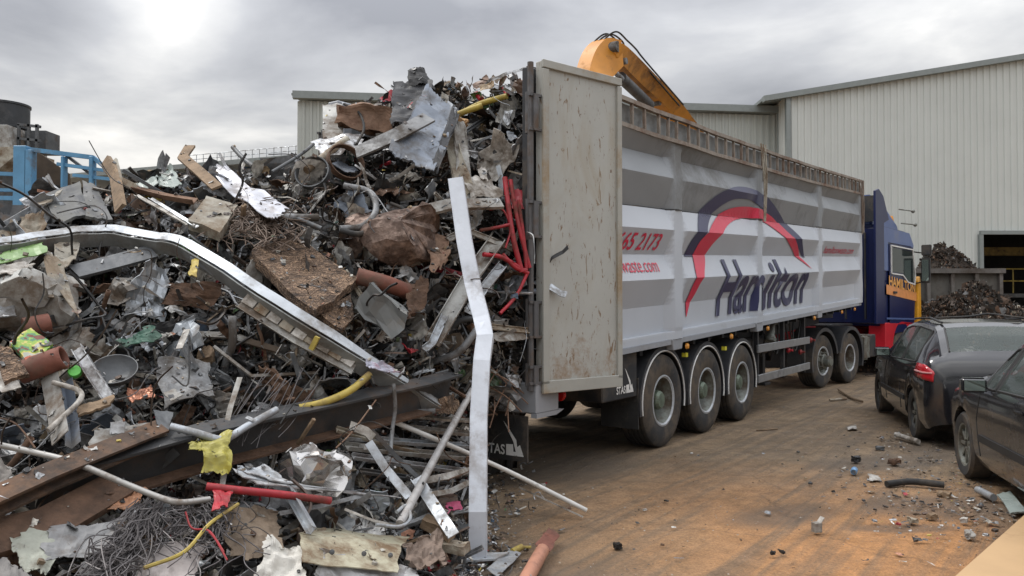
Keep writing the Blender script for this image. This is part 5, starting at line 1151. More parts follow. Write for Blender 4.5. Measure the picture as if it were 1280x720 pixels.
sheet('torn_board', 'grey-brown board lying flat left of the black panels', 'board', [(40, 250, .2), (80, 236, .15), (62, 254, .35), (50, 258, .35)], MT['concrete'], .03, (6, 6), 2, 73, .04, .015)
sheet('plastic_sheet', 'pale green-grey crumpled plastic sheet on the left skyline', 'plastic sheet', [(160, 226, .0), (196, 214, .0), (200, 236, .15), (172, 244, .2)], mat('pale_green_plastic', (.28, .32, .29), .4, 0, .15, .2), .14, (14, 10), 7, 75, .12)
sheet('plastic_sheet', 'pale crumpled plastic hood right beside the green-grey sheet on the skyline', 'plastic sheet', [(196, 218, .0), (214, 206, .0), (230, 236, .15), (200, 236, .2)], mat('pale_green_plastic', (0, 0, 0)), .12, (12, 10), 6, 76, .12)
beam('rust_angle', 'rusty red-brown flat bar left of the pale panel box', 'steel bar', hpts([(166, 240, .25), (205, 250, .28), (242, 256, .28)]), prof_l(.07, .05, .008), MT['rustl'], nrm0)
for k, (a, b_) in enumerate((((168, 246, .3), (232, 282, .4)), ((186, 250, .3), (244, 286, .42)))):
    beam('trim_strip', ('white trim strip left of the pale panel box, upper of two', 'white trim strip left of the pale panel box, lower of two')[k], 'trim', hpts([a, b_]), prof_l(.035, .02, .004), (MT['white'], MT['galv'])[k], nrm0)
pipe('poking_rod', 'dark rod poking up into the sky right of the white-silver sheet', 'rod', [(291, 184, .0), (302, 196, .05), (316, 208, .1)], .02, MT['steel'])
# rings, cables
for k, (px, py, r_, lb) in enumerate(((391, 216, .15, 'dark wheel rim hoop half buried on the upper slope'), (432, 203, .17, 'rusty-grey hoop right of the dark rim hoop'))):
    c = H(px, py, .25); Mx = Euler((R(68), R(-20 + 30 * k), R(35 * k))).to_matrix().to_4x4(); Mx.translation = c
    mb = MB(); mb.lathe([(r_, -.03), (r_, .03), (r_ - .01, .03), (r_ - .02, .0), (r_ - .01, -.03)], 28, Mx, close=True); reg(mb.build('wheel_hoop', (MT['steel'], MT['rust'])[k], smooth=True), lb, 'hoop')
for k, (pts, r_, lb) in enumerate((([(430, 232), (462, 240), (470, 262), (455, 282), (425, 286)], .026, 'thick grey cable looping below the hoops'), ([(425, 288), (452, 292), (475, 275), (482, 262)], .022, 'dark hose curving under the thick grey cable'), ([(398, 272), (372, 272), (350, 270), (330, 262)], .03, 'grey bent pipe left of the cable loops'),
        ([(340, 262), (360, 268), (378, 276), (402, 286)], .02, 'thin grey pipe lying beneath the grey bent pipe'), ([(340, 215), (362, 202), (380, 190), (392, 180)], .015, 'dark rod rising to the right on the skyline'), ([(446, 180), (455, 160), (448, 140), (430, 130)], .012, 'black cable arching over the rust-brown box'),
        ([(488, 254), (505, 262), (520, 280), (540, 290)], .014, 'black cable across the top of the crushed tank'))):
    pipe('cable', lb, 'cable', [(a, b_, .3) for a, b_ in pts], r_, (MT['grey'], MT['rubber'], MT['grey'], MT['steel'], MT['steel'], MT['rubber'], MT['rubber'])[k])
# ---- left middle
sheet('green_plastic', 'light green plastic sheet under the left end of the long beam', 'plastic sheet', [(-12, 318, .4), (52, 302, .4), (58, 316, .45), (-12, 330, .45)], mat('leaf_green', (.16, .27, .09), .45, 0, .15, .15), .06, (10, 6), 3, 81, .06); anchor(20, 316, 'light green plastic sheet')
sheet('grey_plate', 'pointed pale grey torn plate hanging below the left of the long beam', 'metal plate', [(53, 306, .42), (78, 330, .42), (98, 392, .45), (58, 345, .42)], MT['concrete'], .05, (10, 12), 4, 82, .05); anchor(75, 345, 'pointed pale plate')
sheet('grey_plate', 'pale grey torn plate right of the pointed one, under the bend of the beam', 'metal plate', [(66, 310, .35), (98, 298, .35), (96, 320, .4), (78, 336, .4)], MT['concrete'], .09, (8, 8), 4, 83, .1)
beam('dark_plank', 'dark grey plank under the bend of the long beam', 'plank', hpts([(92, 342, .3), (140, 330, .3), (192, 316, .3)]), [(-.07, 0), (.07, 0), (.07, .02), (-.07, .02)], MT['steel'], nrm0)
sheet('white_scrap', 'crumpled white sheet under the light green plastic', 'torn sheet', [(-10, 332, .4), (40, 326, .4), (30, 342, .42), (-10, 346, .42)], MT['white'], .12, (10, 6), 5, 84, .12)
block('crushed_drum', 'crushed pale metal drum at the left, beneath the pointed plate', 'drum', (48, 380, .2), (.34, .3, .3), (20, 10, 30), MT['lgrey'], 9, .07, cuts=6, smooth=True)
sheet('dull_sheet', 'dull grey panel edge at the far left beside the crushed drum', 'panel', [(-14, 362, .3), (14, 368, .3), (20, 396, .35), (-14, 398, .35)], MT['grey'], .05, (8, 8), 3, 86, .06)
def paint(m):
    t = m.node_tree; b = t.nodes['Principled BSDF']; c = t.nodes.new('ShaderNodeTexCoord'); n = t.nodes.new('ShaderNodeTexNoise'); n.inputs['Scale'].default_value = 9; n.inputs['Detail'].default_value = 4; t.links.new(c.outputs['Object'], n.inputs['Vector'])
    r = t.nodes.new('ShaderNodeValToRGB'); e = r.color_ramp.elements; r.color_ramp.interpolation = 'CONSTANT'
    e[0].color = (.14, .04, .02, 1); e[1].position = .44; e[1].color = (.22, .35, .05, 1)
    for p_, c_ in ((.40, (.08, .2, .1, 1)), (.50, (.48, .42, .12, 1)), (.54, (.35, .36, .30, 1)), (.60, (.4, .09, .04, 1))): q_ = e.new(p_); q_.color = c_
    t.links.new(n.outputs[0], r.inputs[0]); t.links.new(r.outputs[0], b.inputs['Base Color'])
MT['painted'] = mat('multicolour_paint', (.3, .3, .2), .6, bump=.3); paint(MT['painted'])
slab('painted_board', 'board blotched with green, yellow and red paint beside the terracotta pipe', 'board', [(12, 430, .45), (38, 412, .4), (66, 432, .45), (38, 458, .5)], .03, MT['painted'], 4, .01); anchor(38, 436, 'paint-blotched board')
tc4 = hpts([(26, 466, .42), (66, 450, .5), (80, 446, .53)])
mb = MB(); 
pathv = spline([tc4[0], (tc4[0] + tc4[2]) / 2, tc4[2]], 4); mb.tube(pathv, .058, 18, cap=False); reg(mb.build('terracotta_pipe', MT['terra'], smooth=True, solid=.012), 'open-ended terracotta pipe stub right of the paint-blotched board', 'pipe')
pipe('terracotta_pipe', 'short brown-red pipe half hidden above the paint-blotched board', 'pipe', [(30, 410, .3), (62, 404, .3)], .06, MT['terra'])
sheet('chipboard', 'flaky pale chipboard piece at the left edge beside the paint-blotched board', 'chipboard', [(-14, 425, .4), (14, 436, .45), (34, 468, .5), (6, 478, .5)], MT['laminate'], .04, (8, 8), 3, 88, .08, .03)
sheet('white_scrap', 'white-blue folded card under the flaky chipboard', 'torn sheet', [(-12, 468, .45), (12, 460, .48), (28, 484, .5), (2, 490, .5)], MT['white'], .06, (8, 8), 3, 89, .05)
mb = MB(); c = H(93, 463, .45); Mx = Euler((R(60), R(10), R(15))).to_matrix().to_4x4(); Mx.translation = c
ca = empty('spray_can', c, label='small white can with a bright green cap on the left of the heap', cat='can')
Ml = Mx.copy(); Ml.translation = (0, 0, 0)
mb.lathe([(0, .0), (.032, .0), (.036, -.01), (.036, -.03), (0, -.03)], 16, Ml); mb.build('cap', mat('bright_green', (.12, .5, .08), .4, 0, .1), ca, smooth=True)
MB().tube([Ml @ Vector((0, 0, -.03)), Ml @ Vector((-.06, .02, -.13))], .034, 14).build('can_body', MT['white'], ca, smooth=True)
beam('grey_plate', 'dirty grey flat strip hanging down left, behind the white twisted strap', 'metal plate', hpts([(62, 468, .42), (68, 500, .45), (76, 548, .5)]), [(-.055, 0), (.055, 0), (.055, .006), (-.055, .006)], MT['lgrey'], (0, -1, 0))
beam('folded_strip', 'blue-grey folded channel ending in a point behind the grey flat strip', 'metal strip', hpts([(80, 480, .38), (86, 520, .42), (90, 562, .46)]), prof_l(.06, .04, .004), MT['blue'], (0, -1, 0))
pipe('white_strap', 'white twisted plastic strap curling down on the left', 'strap', [(66, 478, .5), (98, 488, .52), (100, 500, .52), (80, 520, .52), (60, 538, .52)], .014, MT['white'])
mb_ = hpts([(98, 436, .45), (115, 465, .45), (137, 498, .45)])
beam('window_rail', 'black and silver aluminium track standing aslant near the dark bowl', 'track', mb_, prof_c(.06, .03, .005), MT['alu'], (.2, -1, .2))
c = H(143, 464, .40); mb = MB(); Mx = Euler((R(35), R(12), 0)).to_matrix().to_4x4(); Mx.translation = c
mb.lathe([(0, -.06), (.06, -.055), (.11, -.02), (.125, .02), (.12, .02), (.10, -.015), (.05, -.045), (0, -.05)], 28, Mx); reg(mb.build('dark_bowl', MT['steel'], smooth=True), 'round dark steel bowl lying open on the left of the heap', 'bowl'); anchor(143, 464, 'dark steel bowl')
sheet('copper_foil', 'crumpled shiny copper-coloured foil right below the dark bowl', 'foil', [(158, 484, .42), (188, 482, .42), (192, 502, .45), (160, 504, .45)], MT['copper'], .25, (14, 12), 9, 92, .12); anchor(174, 493, 'copper-coloured foil')
sheet('green_cloth', 'dark green cloth tangled in the middle left', 'cloth', [(146, 420, .3), (190, 412, .3), (200, 428, .35), (150, 434, .35)], MT['teal'], .2, (14, 8), 8, 93, .15); anchor(172, 424, 'dark green cloth')
sheet('steel_tray', 'dented grey steel tray right of the dark bowl', 'tray', [(196, 448, .25), (262, 448, .25), (266, 492, .35), (206, 504, .38)], MT['grey'], .10, (16, 12), 6, 94, .05, curl=.15); anchor(232, 470, 'dented steel tray')
sheet('grey_plate', 'small square pale plate below the dented steel tray', 'metal plate', [(204, 492, .42), (218, 486, .42), (228, 494, .45), (214, 502, .45)], MT['lgrey'], .02, (4, 4), 2, 95, .05)
beam('perforated_strip', 'perforated pale strip standing aslant near the yellow bag', 'perforated strip', hpts([(300, 472, .42), (288, 510, .45), (280, 545, .45)]), [(-.016, 0), (.016, 0), (.016, .004), (-.016, .004)], MT['lgrey'], (0, -1, 0))
beam('perforated_strip', 'second perforated strip hanging straight below the yellow bag', 'perforated strip', hpts([(281, 588, .45), (278, 608, .45), (275, 632, .45)]), [(-.016, 0), (.016, 0), (.016, .004), (-.016, .004)], MT['lgrey'], (0, -1, 0))
beam('perforated_strip', 'short perforated white strip in the dark middle left of the heap', 'perforated strip', hpts([(234, 412, .35), (224, 436, .38)]), [(-.02, 0), (.02, 0), (.02, .004), (-.02, .004)], MT['white'], (0, -1, 0))
sheet('yellow_scrap', 'yellow plastic scrap hanging under the bend of the long beam', 'plastic scrap', [(240, 322, .42), (248, 318, .42), (246, 350, .45), (236, 344, .45)], MT['yellow'], .12, (6, 10), 4, 96, .1)
# light fitting / louvre under the beam
lf = empty('light_fitting', H(375, 418, .35), label='long beige louvred light fitting lying under the descending long beam, with yellow clip', cat='light fitting'); lo = lf.location.copy()
P = [p - lo for p in hpts([(305, 375, .34), (375, 420, .34), (444, 458, .34)])]
MB().sweep([(-.075, 0), (.075, 0), (.085, .035), (.08, .035), (.07, .006), (-.07, .006), (-.08, .035), (-.085, .035)], P, nrm0).build('housing', MT['lgrey'], lf)
for k in range(9):
    a = P[0].lerp(P[1], (k + .5) / 4.5) if k < 4.5 else P[1].lerp(P[2], (k - 4) / 4.6)
    t_ = (P[2] - P[0]).normalized(); y_ = nrm0.cross(t_).normalized(); mb = MB(); mb.box(a + nrm0 * .022 + y_ * .01, (.085, .085, .012), Matrix((t_, y_, t_.cross(y_))).transposed()); mb.build('louvre_cell', MT['beige'] if k % 2 else MT['white'], lf)
p_ = H(393, 431, .44) - lo; mb = MB(); mb.bar(p_ + Vector((-.02, 0, -.03)), p_ + Vector((.02, 0, .05)), .04, .03); mb.build('clip', MT['yellow'], lf)
anchor(375, 415, 'louvred light fitting')
pipe('yellow_hose', 'curved yellow hose sweeping up to the right below the long beam', 'hose', [(374, 510, .35), (405, 503, .38), (438, 488, .4), (462, 468, .4)], .024, MT['yellow']); anchor(420, 498, 'yellow hose')
sheet('plastic_wrap', 'bunched blue and pink printed plastic wrap caught on the long beam', 'plastic wrap', [(458, 448, .42), (478, 452, .42), (498, 468, .42), (462, 464, .45)], mat('printed_wrap', (.42, .42, .50), .4, 0, .35, .3, (.5, .25, .3), 14), .2, (12, 8), 8, 97, .15)
# ---- right middle: aluminium frames
for k, (pts, w_, m_, lb) in enumerate((([(622, 300), (590, 345), (540, 430)], .13, MT['lgrey'], 'wide grey channel leaning left behind the tall post'), ([(628, 332), (604, 362), (585, 392)], .08, MT['galvw'], 'light aluminium profile crossing right of the tall post'),
        ([(556, 395), (540, 430), (530, 438)], .06, MT['galv'], 'short aluminium strip left of the kink in the tall post'), ([(600, 262), (590, 285), (560, 300)], .06, MT['lgrey'], 'short grey strip hidden behind the upper tall post'),
        ([(575, 285), (612, 300), (640, 312)], .05, MT['white'], 'white strip lying right of the tall post below the red frame'), ([(604, 408), (640, 412), (660, 414)], .05, MT['beige'], 'beige strip right of the kink in the tall post'))):
    beam('aluminium_profile', lb, 'profile', hpts([(a, b_, .2) for a, b_ in pts]), prof_c(w_, w_ * .4, .006), m_, (.1, -.9, .4))
sheet('grey_plate', 'creased pale plate lying below the beige strip beside the trailer post', 'metal plate', [(608, 418, .2), (652, 410, .2), (658, 424, .25), (620, 428, .25)], MT['lgrey'], .15, (10, 6), 5, 98, .1)
sheet('crumpled_card', 'brown crumpled card hanging at the lower end of the long beam', 'card', [(548, 498, .4), (572, 494, .4), (576, 520, .4), (552, 518, .42)], MT['laminate'], .2, (10, 10), 6, 99, .15)
# rusty reinforcing mesh below the opening
rm = empty('rusty_mesh', H(625, 480, .0), label='rusty wire mesh dangling in the dark gap below the trailer opening', cat='wire mesh'); ro = rm.location.copy()
for k, (a, b_) in enumerate((((602, 460), (655, 492)), ((610, 455), (660, 505)), ((605, 480), (652, 515)), ((622, 462), (608, 500)), ((636, 468), (618, 512)), ((650, 470), (632, 520)), ((618, 498), (612, 535)), ((640, 480), (636, 540)))):
    p = [H(a[0], a[1], -.0) - ro, H(b_[0], b_[1], .05) - ro]; p.insert(1, (p[0] + p[1]) / 2 + Vector((.02 * (-1) ** k, -.03, .02))); pipe('rod', None, None, p, .006, MT['rustl'], root=rm, world=True, sides=5)
# ---- big dark girders at the lower left
ib = hpts([(40, 642, .08), (90, 625, .15), (260, 575, .25), (520, 512, .3), (560, 500, .2)])
ie = empty('steel_girder', ib[0], label='big dark blue-grey steel girder lying across the lower heap with rusty lower flange', cat='girder')
Li = [p - ib[0] for p in ib]; u2 = Vector((.0, -.45, .89)).normalized()
MT['girder'] = mat('girder_blue_black', (.045, .046, .048), .6, .1, .35, .36, (.085, .06, .045), 5, .2)
MB().sweep([(.0, 0), (.015, 0), (.015, .24), (0, .24)], Li, (0, -1, .1)).build('web', MT['girder'], ie) if False else None
MB().sweep([(-.006, .0), (.006, .0), (.006, .20), (-.006, .20)], Li, (0, -.35, .94)).build('web', MT['girder'], ie)
MB().sweep([(-.10, .20), (.05, .20), (.05, .215), (-.10, .215)], Li, (0, -.35, .94)).build('flange', MT['girder'], ie)
MB().sweep([(-.10, -.015), (.05, -.015), (.05, -.0), (-.10, -.0)], Li, (0, -.35, .94)).build('flange', MT['rust'], ie)
anchor(380, 545, 'big dark girder')
P = hpts([(-60, 662, .42), (60, 606, .44), (200, 548, .38)])
beam('rusty_beam', 'rusty brown broad beam rising to the right above the big dark girder', 'beam', P, prof_i(.11, .09, .015), mat('dark_rust', (.075, .05, .036), .85, 0, .5, .45, (.15, .085, .05), 6, .4), nrm0)
beam('rusty_beam', 'dark rusty plank beam below the bent conduit at the lower left', 'beam', hpts([(-60, 690, .3), (60, 660, .32), (150, 610, .3)]), [(-.1, 0), (.1, 0), (.1, .04), (-.1, .04)], MT['rust'], nrm0)
pipe('bent_conduit', 'long thin steel conduit bent across the lower left of the heap', 'conduit', [(-20, 552, .5), (40, 565, .5), (92, 578, .52), (150, 602, .52), (200, 622, .52), (225, 628, .52), (262, 624, .5)], .0155, mat('conduit', (.36, .35, .33), .4, .5, .2, .35, (.15, .11, .08), 9)); anchor(120, 590, 'long bent conduit')
hb = pipe('handle_pipe', 'shiny bent steel handrail pipe in front of the yellow bag', 'pipe', [(213, 533, .52), (245, 541, .54), (272, 549, .55), (284, 548, .55), (310, 532, .54), (346, 512, .5)], .021, MT['galv'])
sheet('yellow_bag', 'torn yellow plastic bag hanging from the bent handrail pipe', 'plastic bag', [(246, 545, .56), (286, 540, .56), (287, 586, .56), (254, 588, .56)], mat('yellow_film', (.36, .32, .05), .4, 0, .35, .4, (.3, .28, .1), 9), .22, (18, 18), 11, 101, .12, .003); anchor(268, 566, 'yellow bag')
sheet('yellow_bag', 'thin yellow plastic streamer left of the torn yellow bag', 'plastic strip', [(236, 553, .56), (252, 552, .56), (254, 562, .56), (238, 562, .56)], mat('yellow_film', (0, 0, 0)), .2, (8, 6), 5, 102, .2, .003)
sheet('grey_plate', 'wide grey steel plate under the copper foil with a square patch', 'metal plate', [(112, 540, .42), (205, 525, .42), (206, 545, .45), (114, 562, .45)], MT['lgrey'], .04, (14, 6), 4, 103, .05)
sheet('grey_plate', 'small rusty-edged square patch plate on the wide grey plate', 'metal plate', [(138, 528, .48), (156, 526, .48), (155, 542, .5), (137, 543, .5)], MT['grey'], .03, (5, 5), 2, 104, .05)
sheet('grey_plate', 'folded grey plate corner right of the wide grey plate', 'metal plate', [(192, 512, .45), (216, 516, .45), (210, 540, .48), (196, 532, .48)], MT['steel'], .06, (6, 6), 3, 105, .05)
sheet('tan_shard', 'splintered tan wood shard left of the copper foil', 'wood shard', [(98, 508, .48), (142, 496, .48), (136, 508, .5), (100, 518, .5)], MT['wood'], .08, (10, 5), 3, 106, .12, .015)
# red bar and silver flap
pipe('red_bar', 'bright red tube lying level in the lower centre of the heap', 'tube', [(258, 608, .5), (300, 613, .52), (350, 618, .52), (413, 626, .5)], .021, MT['red']); anchor(335, 618, 'bright red tube')
sheet('red_flap', 'red crumpled flap hanging below the left end of the red tube', 'metal flap', [(268, 610, .52), (290, 614, .52), (285, 632, .54), (266, 638, .54)], MT['red'], .12, (8, 8), 4, 108, .12)
sheet('silver_flap', 'bright silver-pink bent panel lying over the red tube', 'metal sheet', [(290, 588, .5), (342, 600, .52), (505, 624, .45), (330, 606, .55)], MT['alu'], .04, (20, 6), 4, 109, .03)
sheet('silver_flap', 'white ribbed metal sheet above the red tube next to the yellow bag', 'metal sheet', [(296, 584, .48), (330, 584, .48), (362, 600, .5), (300, 600, .52)], MT['galvw'], .12, (12, 6), 6, 110, .06)
beam('folded_strip', 'grey folded strip hanging down under the middle of the red tube', 'metal strip', hpts([(362, 612, .46), (378, 640, .48), (392, 664, .5)]), prof_c(.05, .03, .004), MT['galv'], (0, -1, 0))
# crushed duct
block('crushed_duct', 'crushed shiny silver duct in the lower centre of the heap', 'duct', (397, 590, .38), (.32, .22, .20), (12, 6, 20), mat('shiny_duct', (.45, .44, .43), .22, .85, .15, .2, (.15, .1, .08), 6), 13, .05, cuts=7); anchor(397, 590, 'crushed silver duct')
sheet('steel_elbow', 'rounded dark steel elbow right of the crushed silver duct', 'metal sheet', [(425, 580, .35), (438, 578, .35), (440, 612, .4), (424, 612, .4)], MT['steel'], .08, (8, 8), 4, 112, .05, curl=.4)
# bundles of profiles low right
for k, (a, b_, w_, m_, lb) in enumerate((((430, 548), (600, 560), .05, 'galv', 'topmost long profile of the aluminium bundle low on the right'), ((432, 560), (605, 575), .06, 'lgrey', 'grey ribbed profile under the topmost one of the aluminium bundle'),
        ((440, 572), (590, 592), .05, 'alu', 'dull silver profile in the middle of the aluminium bundle'), ((500, 535), (600, 545), .05, 'lgrey', 'short grey profile at the back above the aluminium bundle'), ((505, 520), (598, 528), .04, 'white', 'white thin profile just under the lower end of the long beam'),
        ((450, 590), (560, 604), .04, 'steel', 'dark profile lowest in the aluminium bundle'), ((420, 538), (520, 566), .045, 'beige', 'beige profile slanting across the aluminium bundle'))):
    beam('aluminium_profile', lb, 'profile', hpts([(a[0], a[1], .22), ((a[0] + b_[0]) / 2, (a[1] + b_[1]) / 2 + 1, .25), (b_[0], b_[1], .2)]), prof_c(w_, w_ * .5, .004), MT[m_], (0, -.6, .8))
anchor(520, 565, 'aluminium bundle')
e1 = G(733, 641, .012); e0_ = H(490, 526, .25)
pipe('white_tube', 'long white tube slanting from the heap down onto the dirt', 'tube', [e0_, W(600, 573, 6.05), W(662, 602, 6.25), e1 + Vector((0, 0, .02))], .018, mat('white_enamel', (.62, .61, .58), .35, 0, .12, .25), world=True, n=4)
e2 = G(728, 647, .012)
beam('white_strip', 'flat white strip lying on the dirt beneath the long white tube', 'strip', [W(648, 610, 6.35), e2], prof_l(.028, .012, .003), MT['white'], (0, 0, 1))
pipe('grey_tube', 'pale grey round tube leaning from the lower end of the long beam to the ground', 'tube', [H(590, 488, .35), H(545, 570, .55), H(500, 655, .45)], .026, mat('grey_tube', (.40, .39, .38), .4, .2, .2, .35, (.15, .12, .1), 9), world=True); anchor(540, 580, 'leaning pale grey tube')
for k, (pts, w_, m_, lb) in enumerate((([(456, 556), (478, 590), (507, 625)], .055, 'galvw', 'galvanised flat strip slanting down left of the leaning grey tube'), ([(514, 602), (535, 635), (560, 674)], .075, 'galvw', 'broad galvanised strip leaning down right across the grey tube'),
        ([(436, 538), (455, 545), (462, 552)], .06, 'white', 'short white channel end above the crushed duct'), ([(462, 540), (500, 580), (530, 608)], .03, 'steel', 'thin dark bar crossing behind the leaning grey tube'), ([(350, 645), (400, 636), (455, 622)], .025, 'grey', 'grey bent bar below the right end of the red tube'),
        ([(430, 638), (465, 652), (500, 660)], .014, 'white', 'thin white rod under the grey bent bar'), ([(530, 606), (560, 600), (590, 592)], .05, 'white', 'white enamelled panel edge left of the tall post foot'), ([(540, 622), (565, 618), (592, 604)], .04, 'lgrey', 'grey strip under the white enamelled panel edge'))):
    beam('metal_strip', lb, 'metal strip', hpts([(a, b_, .42) for a, b_ in pts]), prof_l(w_, w_ * .35, .005), MT[m_], (.1, -.9, .4))
pipe('steel_rod', 'thin grey hanging cable crossing the big dark girder', 'cable', [(492, 480, .45), (494, 510, .48), (490, 540, .45), (488, 570, .42)], .013, MT['grey'])
pipe('steel_rod', 'thin silver wire handle loop beside the foot of the leaning tube', 'wire loop', [(470, 656), (500, 658), (513, 648), (508, 632), (496, 640)], .010, MT['galv'], off0=.5)
block('timber_block', 'brown timber offcut at the foot of the heap left of the tall post', 'timber', (548, 660, .3), (.22, .08, .07), (5, 15, -30), MT['wood'], 3, .008)
block('timber_block', 'pale plywood offcut touching the foot of the tall post', 'timber', (568, 684, .25), (.16, .10, .05), (5, 0, -20), MT['beige'], 4, .008)
sheet('pink_scrap', 'small pink plastic scrap among the dark bits right of the leaning tube', 'plastic scrap', [(558, 628, .3), (575, 626, .3), (576, 638, .3), (560, 640, .3)], mat('pink_plastic', (.45, .08, .16), .4, 0, .2), .1, (6, 5), 3, 114, .15)
# beige electrical box
eb = empty('electrical_box', H(440, 688, .3), label='battered beige metal box with torn front at the bottom of the heap', cat='metal box'); eo2 = eb.location.copy()
MT['cream'] = mat('cream_enamel', (.40, .375, .275), .55, 0, .15, .4, (.14, .09, .05), 5, .15)
C = [p - eo2 for p in hpts([(374, 668, .42), (500, 680, .38), (498, 716, .42), (378, 702, .48)])]
sheet('front', None, None, C, MT['cream'], .035, (18, 8), 5, 117, .02, .006, root=eb)
C2 = [p - eo2 for p in hpts([(392, 662, .12), (512, 672, .1), (500, 680, .38), (374, 668, .42)])]
sheet('lid', None, None, C2, MT['cream'], .035, (18, 6), 5, 118, .02, .006, root=eb)
for k, x_ in enumerate((415, 455, 488)):
    p = H(x_, 690 + k * 2, .46) - eo2; mb = MB(); mb.lathe([(0, .006), (.012, .004), (.014, 0)], 10, Matrix.Translation(p) @ Matrix.Rotation(R(75), 4, 'X')); mb.build('rivet', MT['steel'], eb)
anchor(440, 690, 'battered beige box')
# fabrics and foil at the bottom
for k, (c4, m_, amp, lb) in enumerate(((([(275, 640), (345, 632), (352, 690), (290, 692)]), ('brown_cloth', (.22, .165, .115)), .16, 'crumpled brown-grey cloth sack left of the battered beige box'), (([(8, 672), (98, 652), (60, 712), (30, 716)]), ('grey_green_sheet', (.30, .31, .26)), .08, 'creased grey-green sheet at the bottom left corner'),
        (([(60, 660), (170, 648), (130, 690), (50, 700)]), ('lead_grey', (.26, .26, .26)), .12, 'folded lead-grey sheet right of the grey-green one'), (([(178, 690), (262, 672), (240, 735), (170, 735)]), ('pink_white', (.50, .45, .43)), .13, 'pinkish-white crumpled fabric under the wire tangle at the bottom'),
        (([(330, 680), (378, 690), (380, 735), (318, 735)]), ('off_white', (.56, .54, .49)), .2, 'off-white crumpled plastic left of the battered beige box'), (([(505, 680), (550, 668), (556, 712), (512, 716)]), ('brown_wad', (.18, .13, .10)), .25, 'shredded brown wad right of the battered beige box'),
        (([(-20, 560), (14, 580), (10, 612), (-20, 622)]), ('grey_rag', (.22, .20, .18)), .2, 'grey rag at the left edge below the bent conduit'), (([(130, 610), (182, 612), (170, 638), (126, 636)]), ('orange_rag', (.35, .17, .09)), .2, 'orange-brown crumpled wrapper under the bent conduit'),
        (([(100, 705), (150, 700), (150, 745), (90, 745)]), ('dark_sheet', (.10, .10, .10)), .12, 'dark folded sheet at the bottom edge'), (([(0, 700), (40, 720), (30, 760), (-30, 750)]), ('grey_sheet', (.18, .17, .16)), .12, 'brown-grey sheet in the bottom left corner of the heap'),
        (([(395, 700), (520, 712), (500, 750), (390, 745)]), ('shiny_wads', (.42, .42, .42)), .2, 'silver and white foil wads below the battered beige box'))):
    sheet('crumpled_fabric', lb, 'crumpled sheet', [(a, b_, .36) for a, b_ in c4], mat(m_[0], m_[1], .7, .0 if k not in (2, 10) else .4, .25, .35, (.10, .075, .055), 7, .2), amp, (20, 18), 10, 120 + k, .1, .004)
anchor(310, 660, 'brown-grey cloth sack'); anchor(60, 685, 'creased grey-green sheet'); anchor(215, 705, 'pinkish-white fabric')
# wire tangle
rg = Rg(77); wt = MB()
for k in range(70):
    x0 = rg.uniform(168, 205); y0 = rg.uniform(622, 645); pts = [(x0, y0, .45)]
    for j in range(1, 6): pts.append((x0 - j * rg.uniform(2, 20) + rg.uniform(-6, 10), y0 + j * rg.uniform(12, 22), .45 + rg.uniform(-.05, .07)))
    wt.tube(spline(hpts(pts), 5), .003, 4)
for k in range(50):
    x0 = rg.uniform(190, 300); y0 = rg.uniform(620, 650); pts = [(x0, y0, .45)]
    for j in range(1, 7): pts.append((pts[-1][0] + rg.uniform(-28, 24), pts[-1][1] + rg.uniform(-6, 24), .45 + rg.uniform(-.06, .08)))
    wt.tube(spline(hpts(pts), 6), .0028, 4)
tag(wt.build('wire_tangle', mat('wire_grey', (.11, .10, .10), .5, .3, .3)), 'tangle of thin grey wires spilling down the bottom left of the heap', 'wires', kind='stuff')
wt = MB()
for k in range(90):
    x0 = rg.uniform(380, 430) - 300 * (k % 3 == 0) ; x0 = rg.uniform(300, 345) if k % 2 else rg.uniform(285, 345); y0 = rg.uniform(255, 285); pts = [(x0, y0, .3)]
    for j in range(1, 5): pts.append((pts[-1][0] + rg.uniform(-26, 30), pts[-1][1] + rg.uniform(-10, 18), .3 + rg.uniform(-.06, .08)))
    wt.tube(spline(hpts(pts), 5), .004, 4)
tag(wt.build('wire_tangle', mat('wire_brown', (.14, .10, .075), .6, .2, .3)), 'brown and grey wire nest right of the pale panel box', 'wires', kind='stuff')
wt = MB()
for k in range(14):
    x0 = 325 + k * 5.5; x0 += rg.uniform(-7, 7); pts = [(x0 + rg.uniform(-10, 12), 470 + rg.uniform(-12, 12), .35), (x0 - 30 + rg.uniform(-6, 6), 505 + k * 1.5, .4 + rg.uniform(-.04, .04)), (x0 - 50 + rg.uniform(-16, 12), 548 + rg.uniform(-14, 16), .40)]; wt.tube(spline(hpts(pts), 5), .0025, 4)
tag(wt.build('steel_wires', mat('wire_grey', (0, 0, 0))), 'fan of thin steel wires running down to the right of the yellow bag', 'wires', kind='stuff')
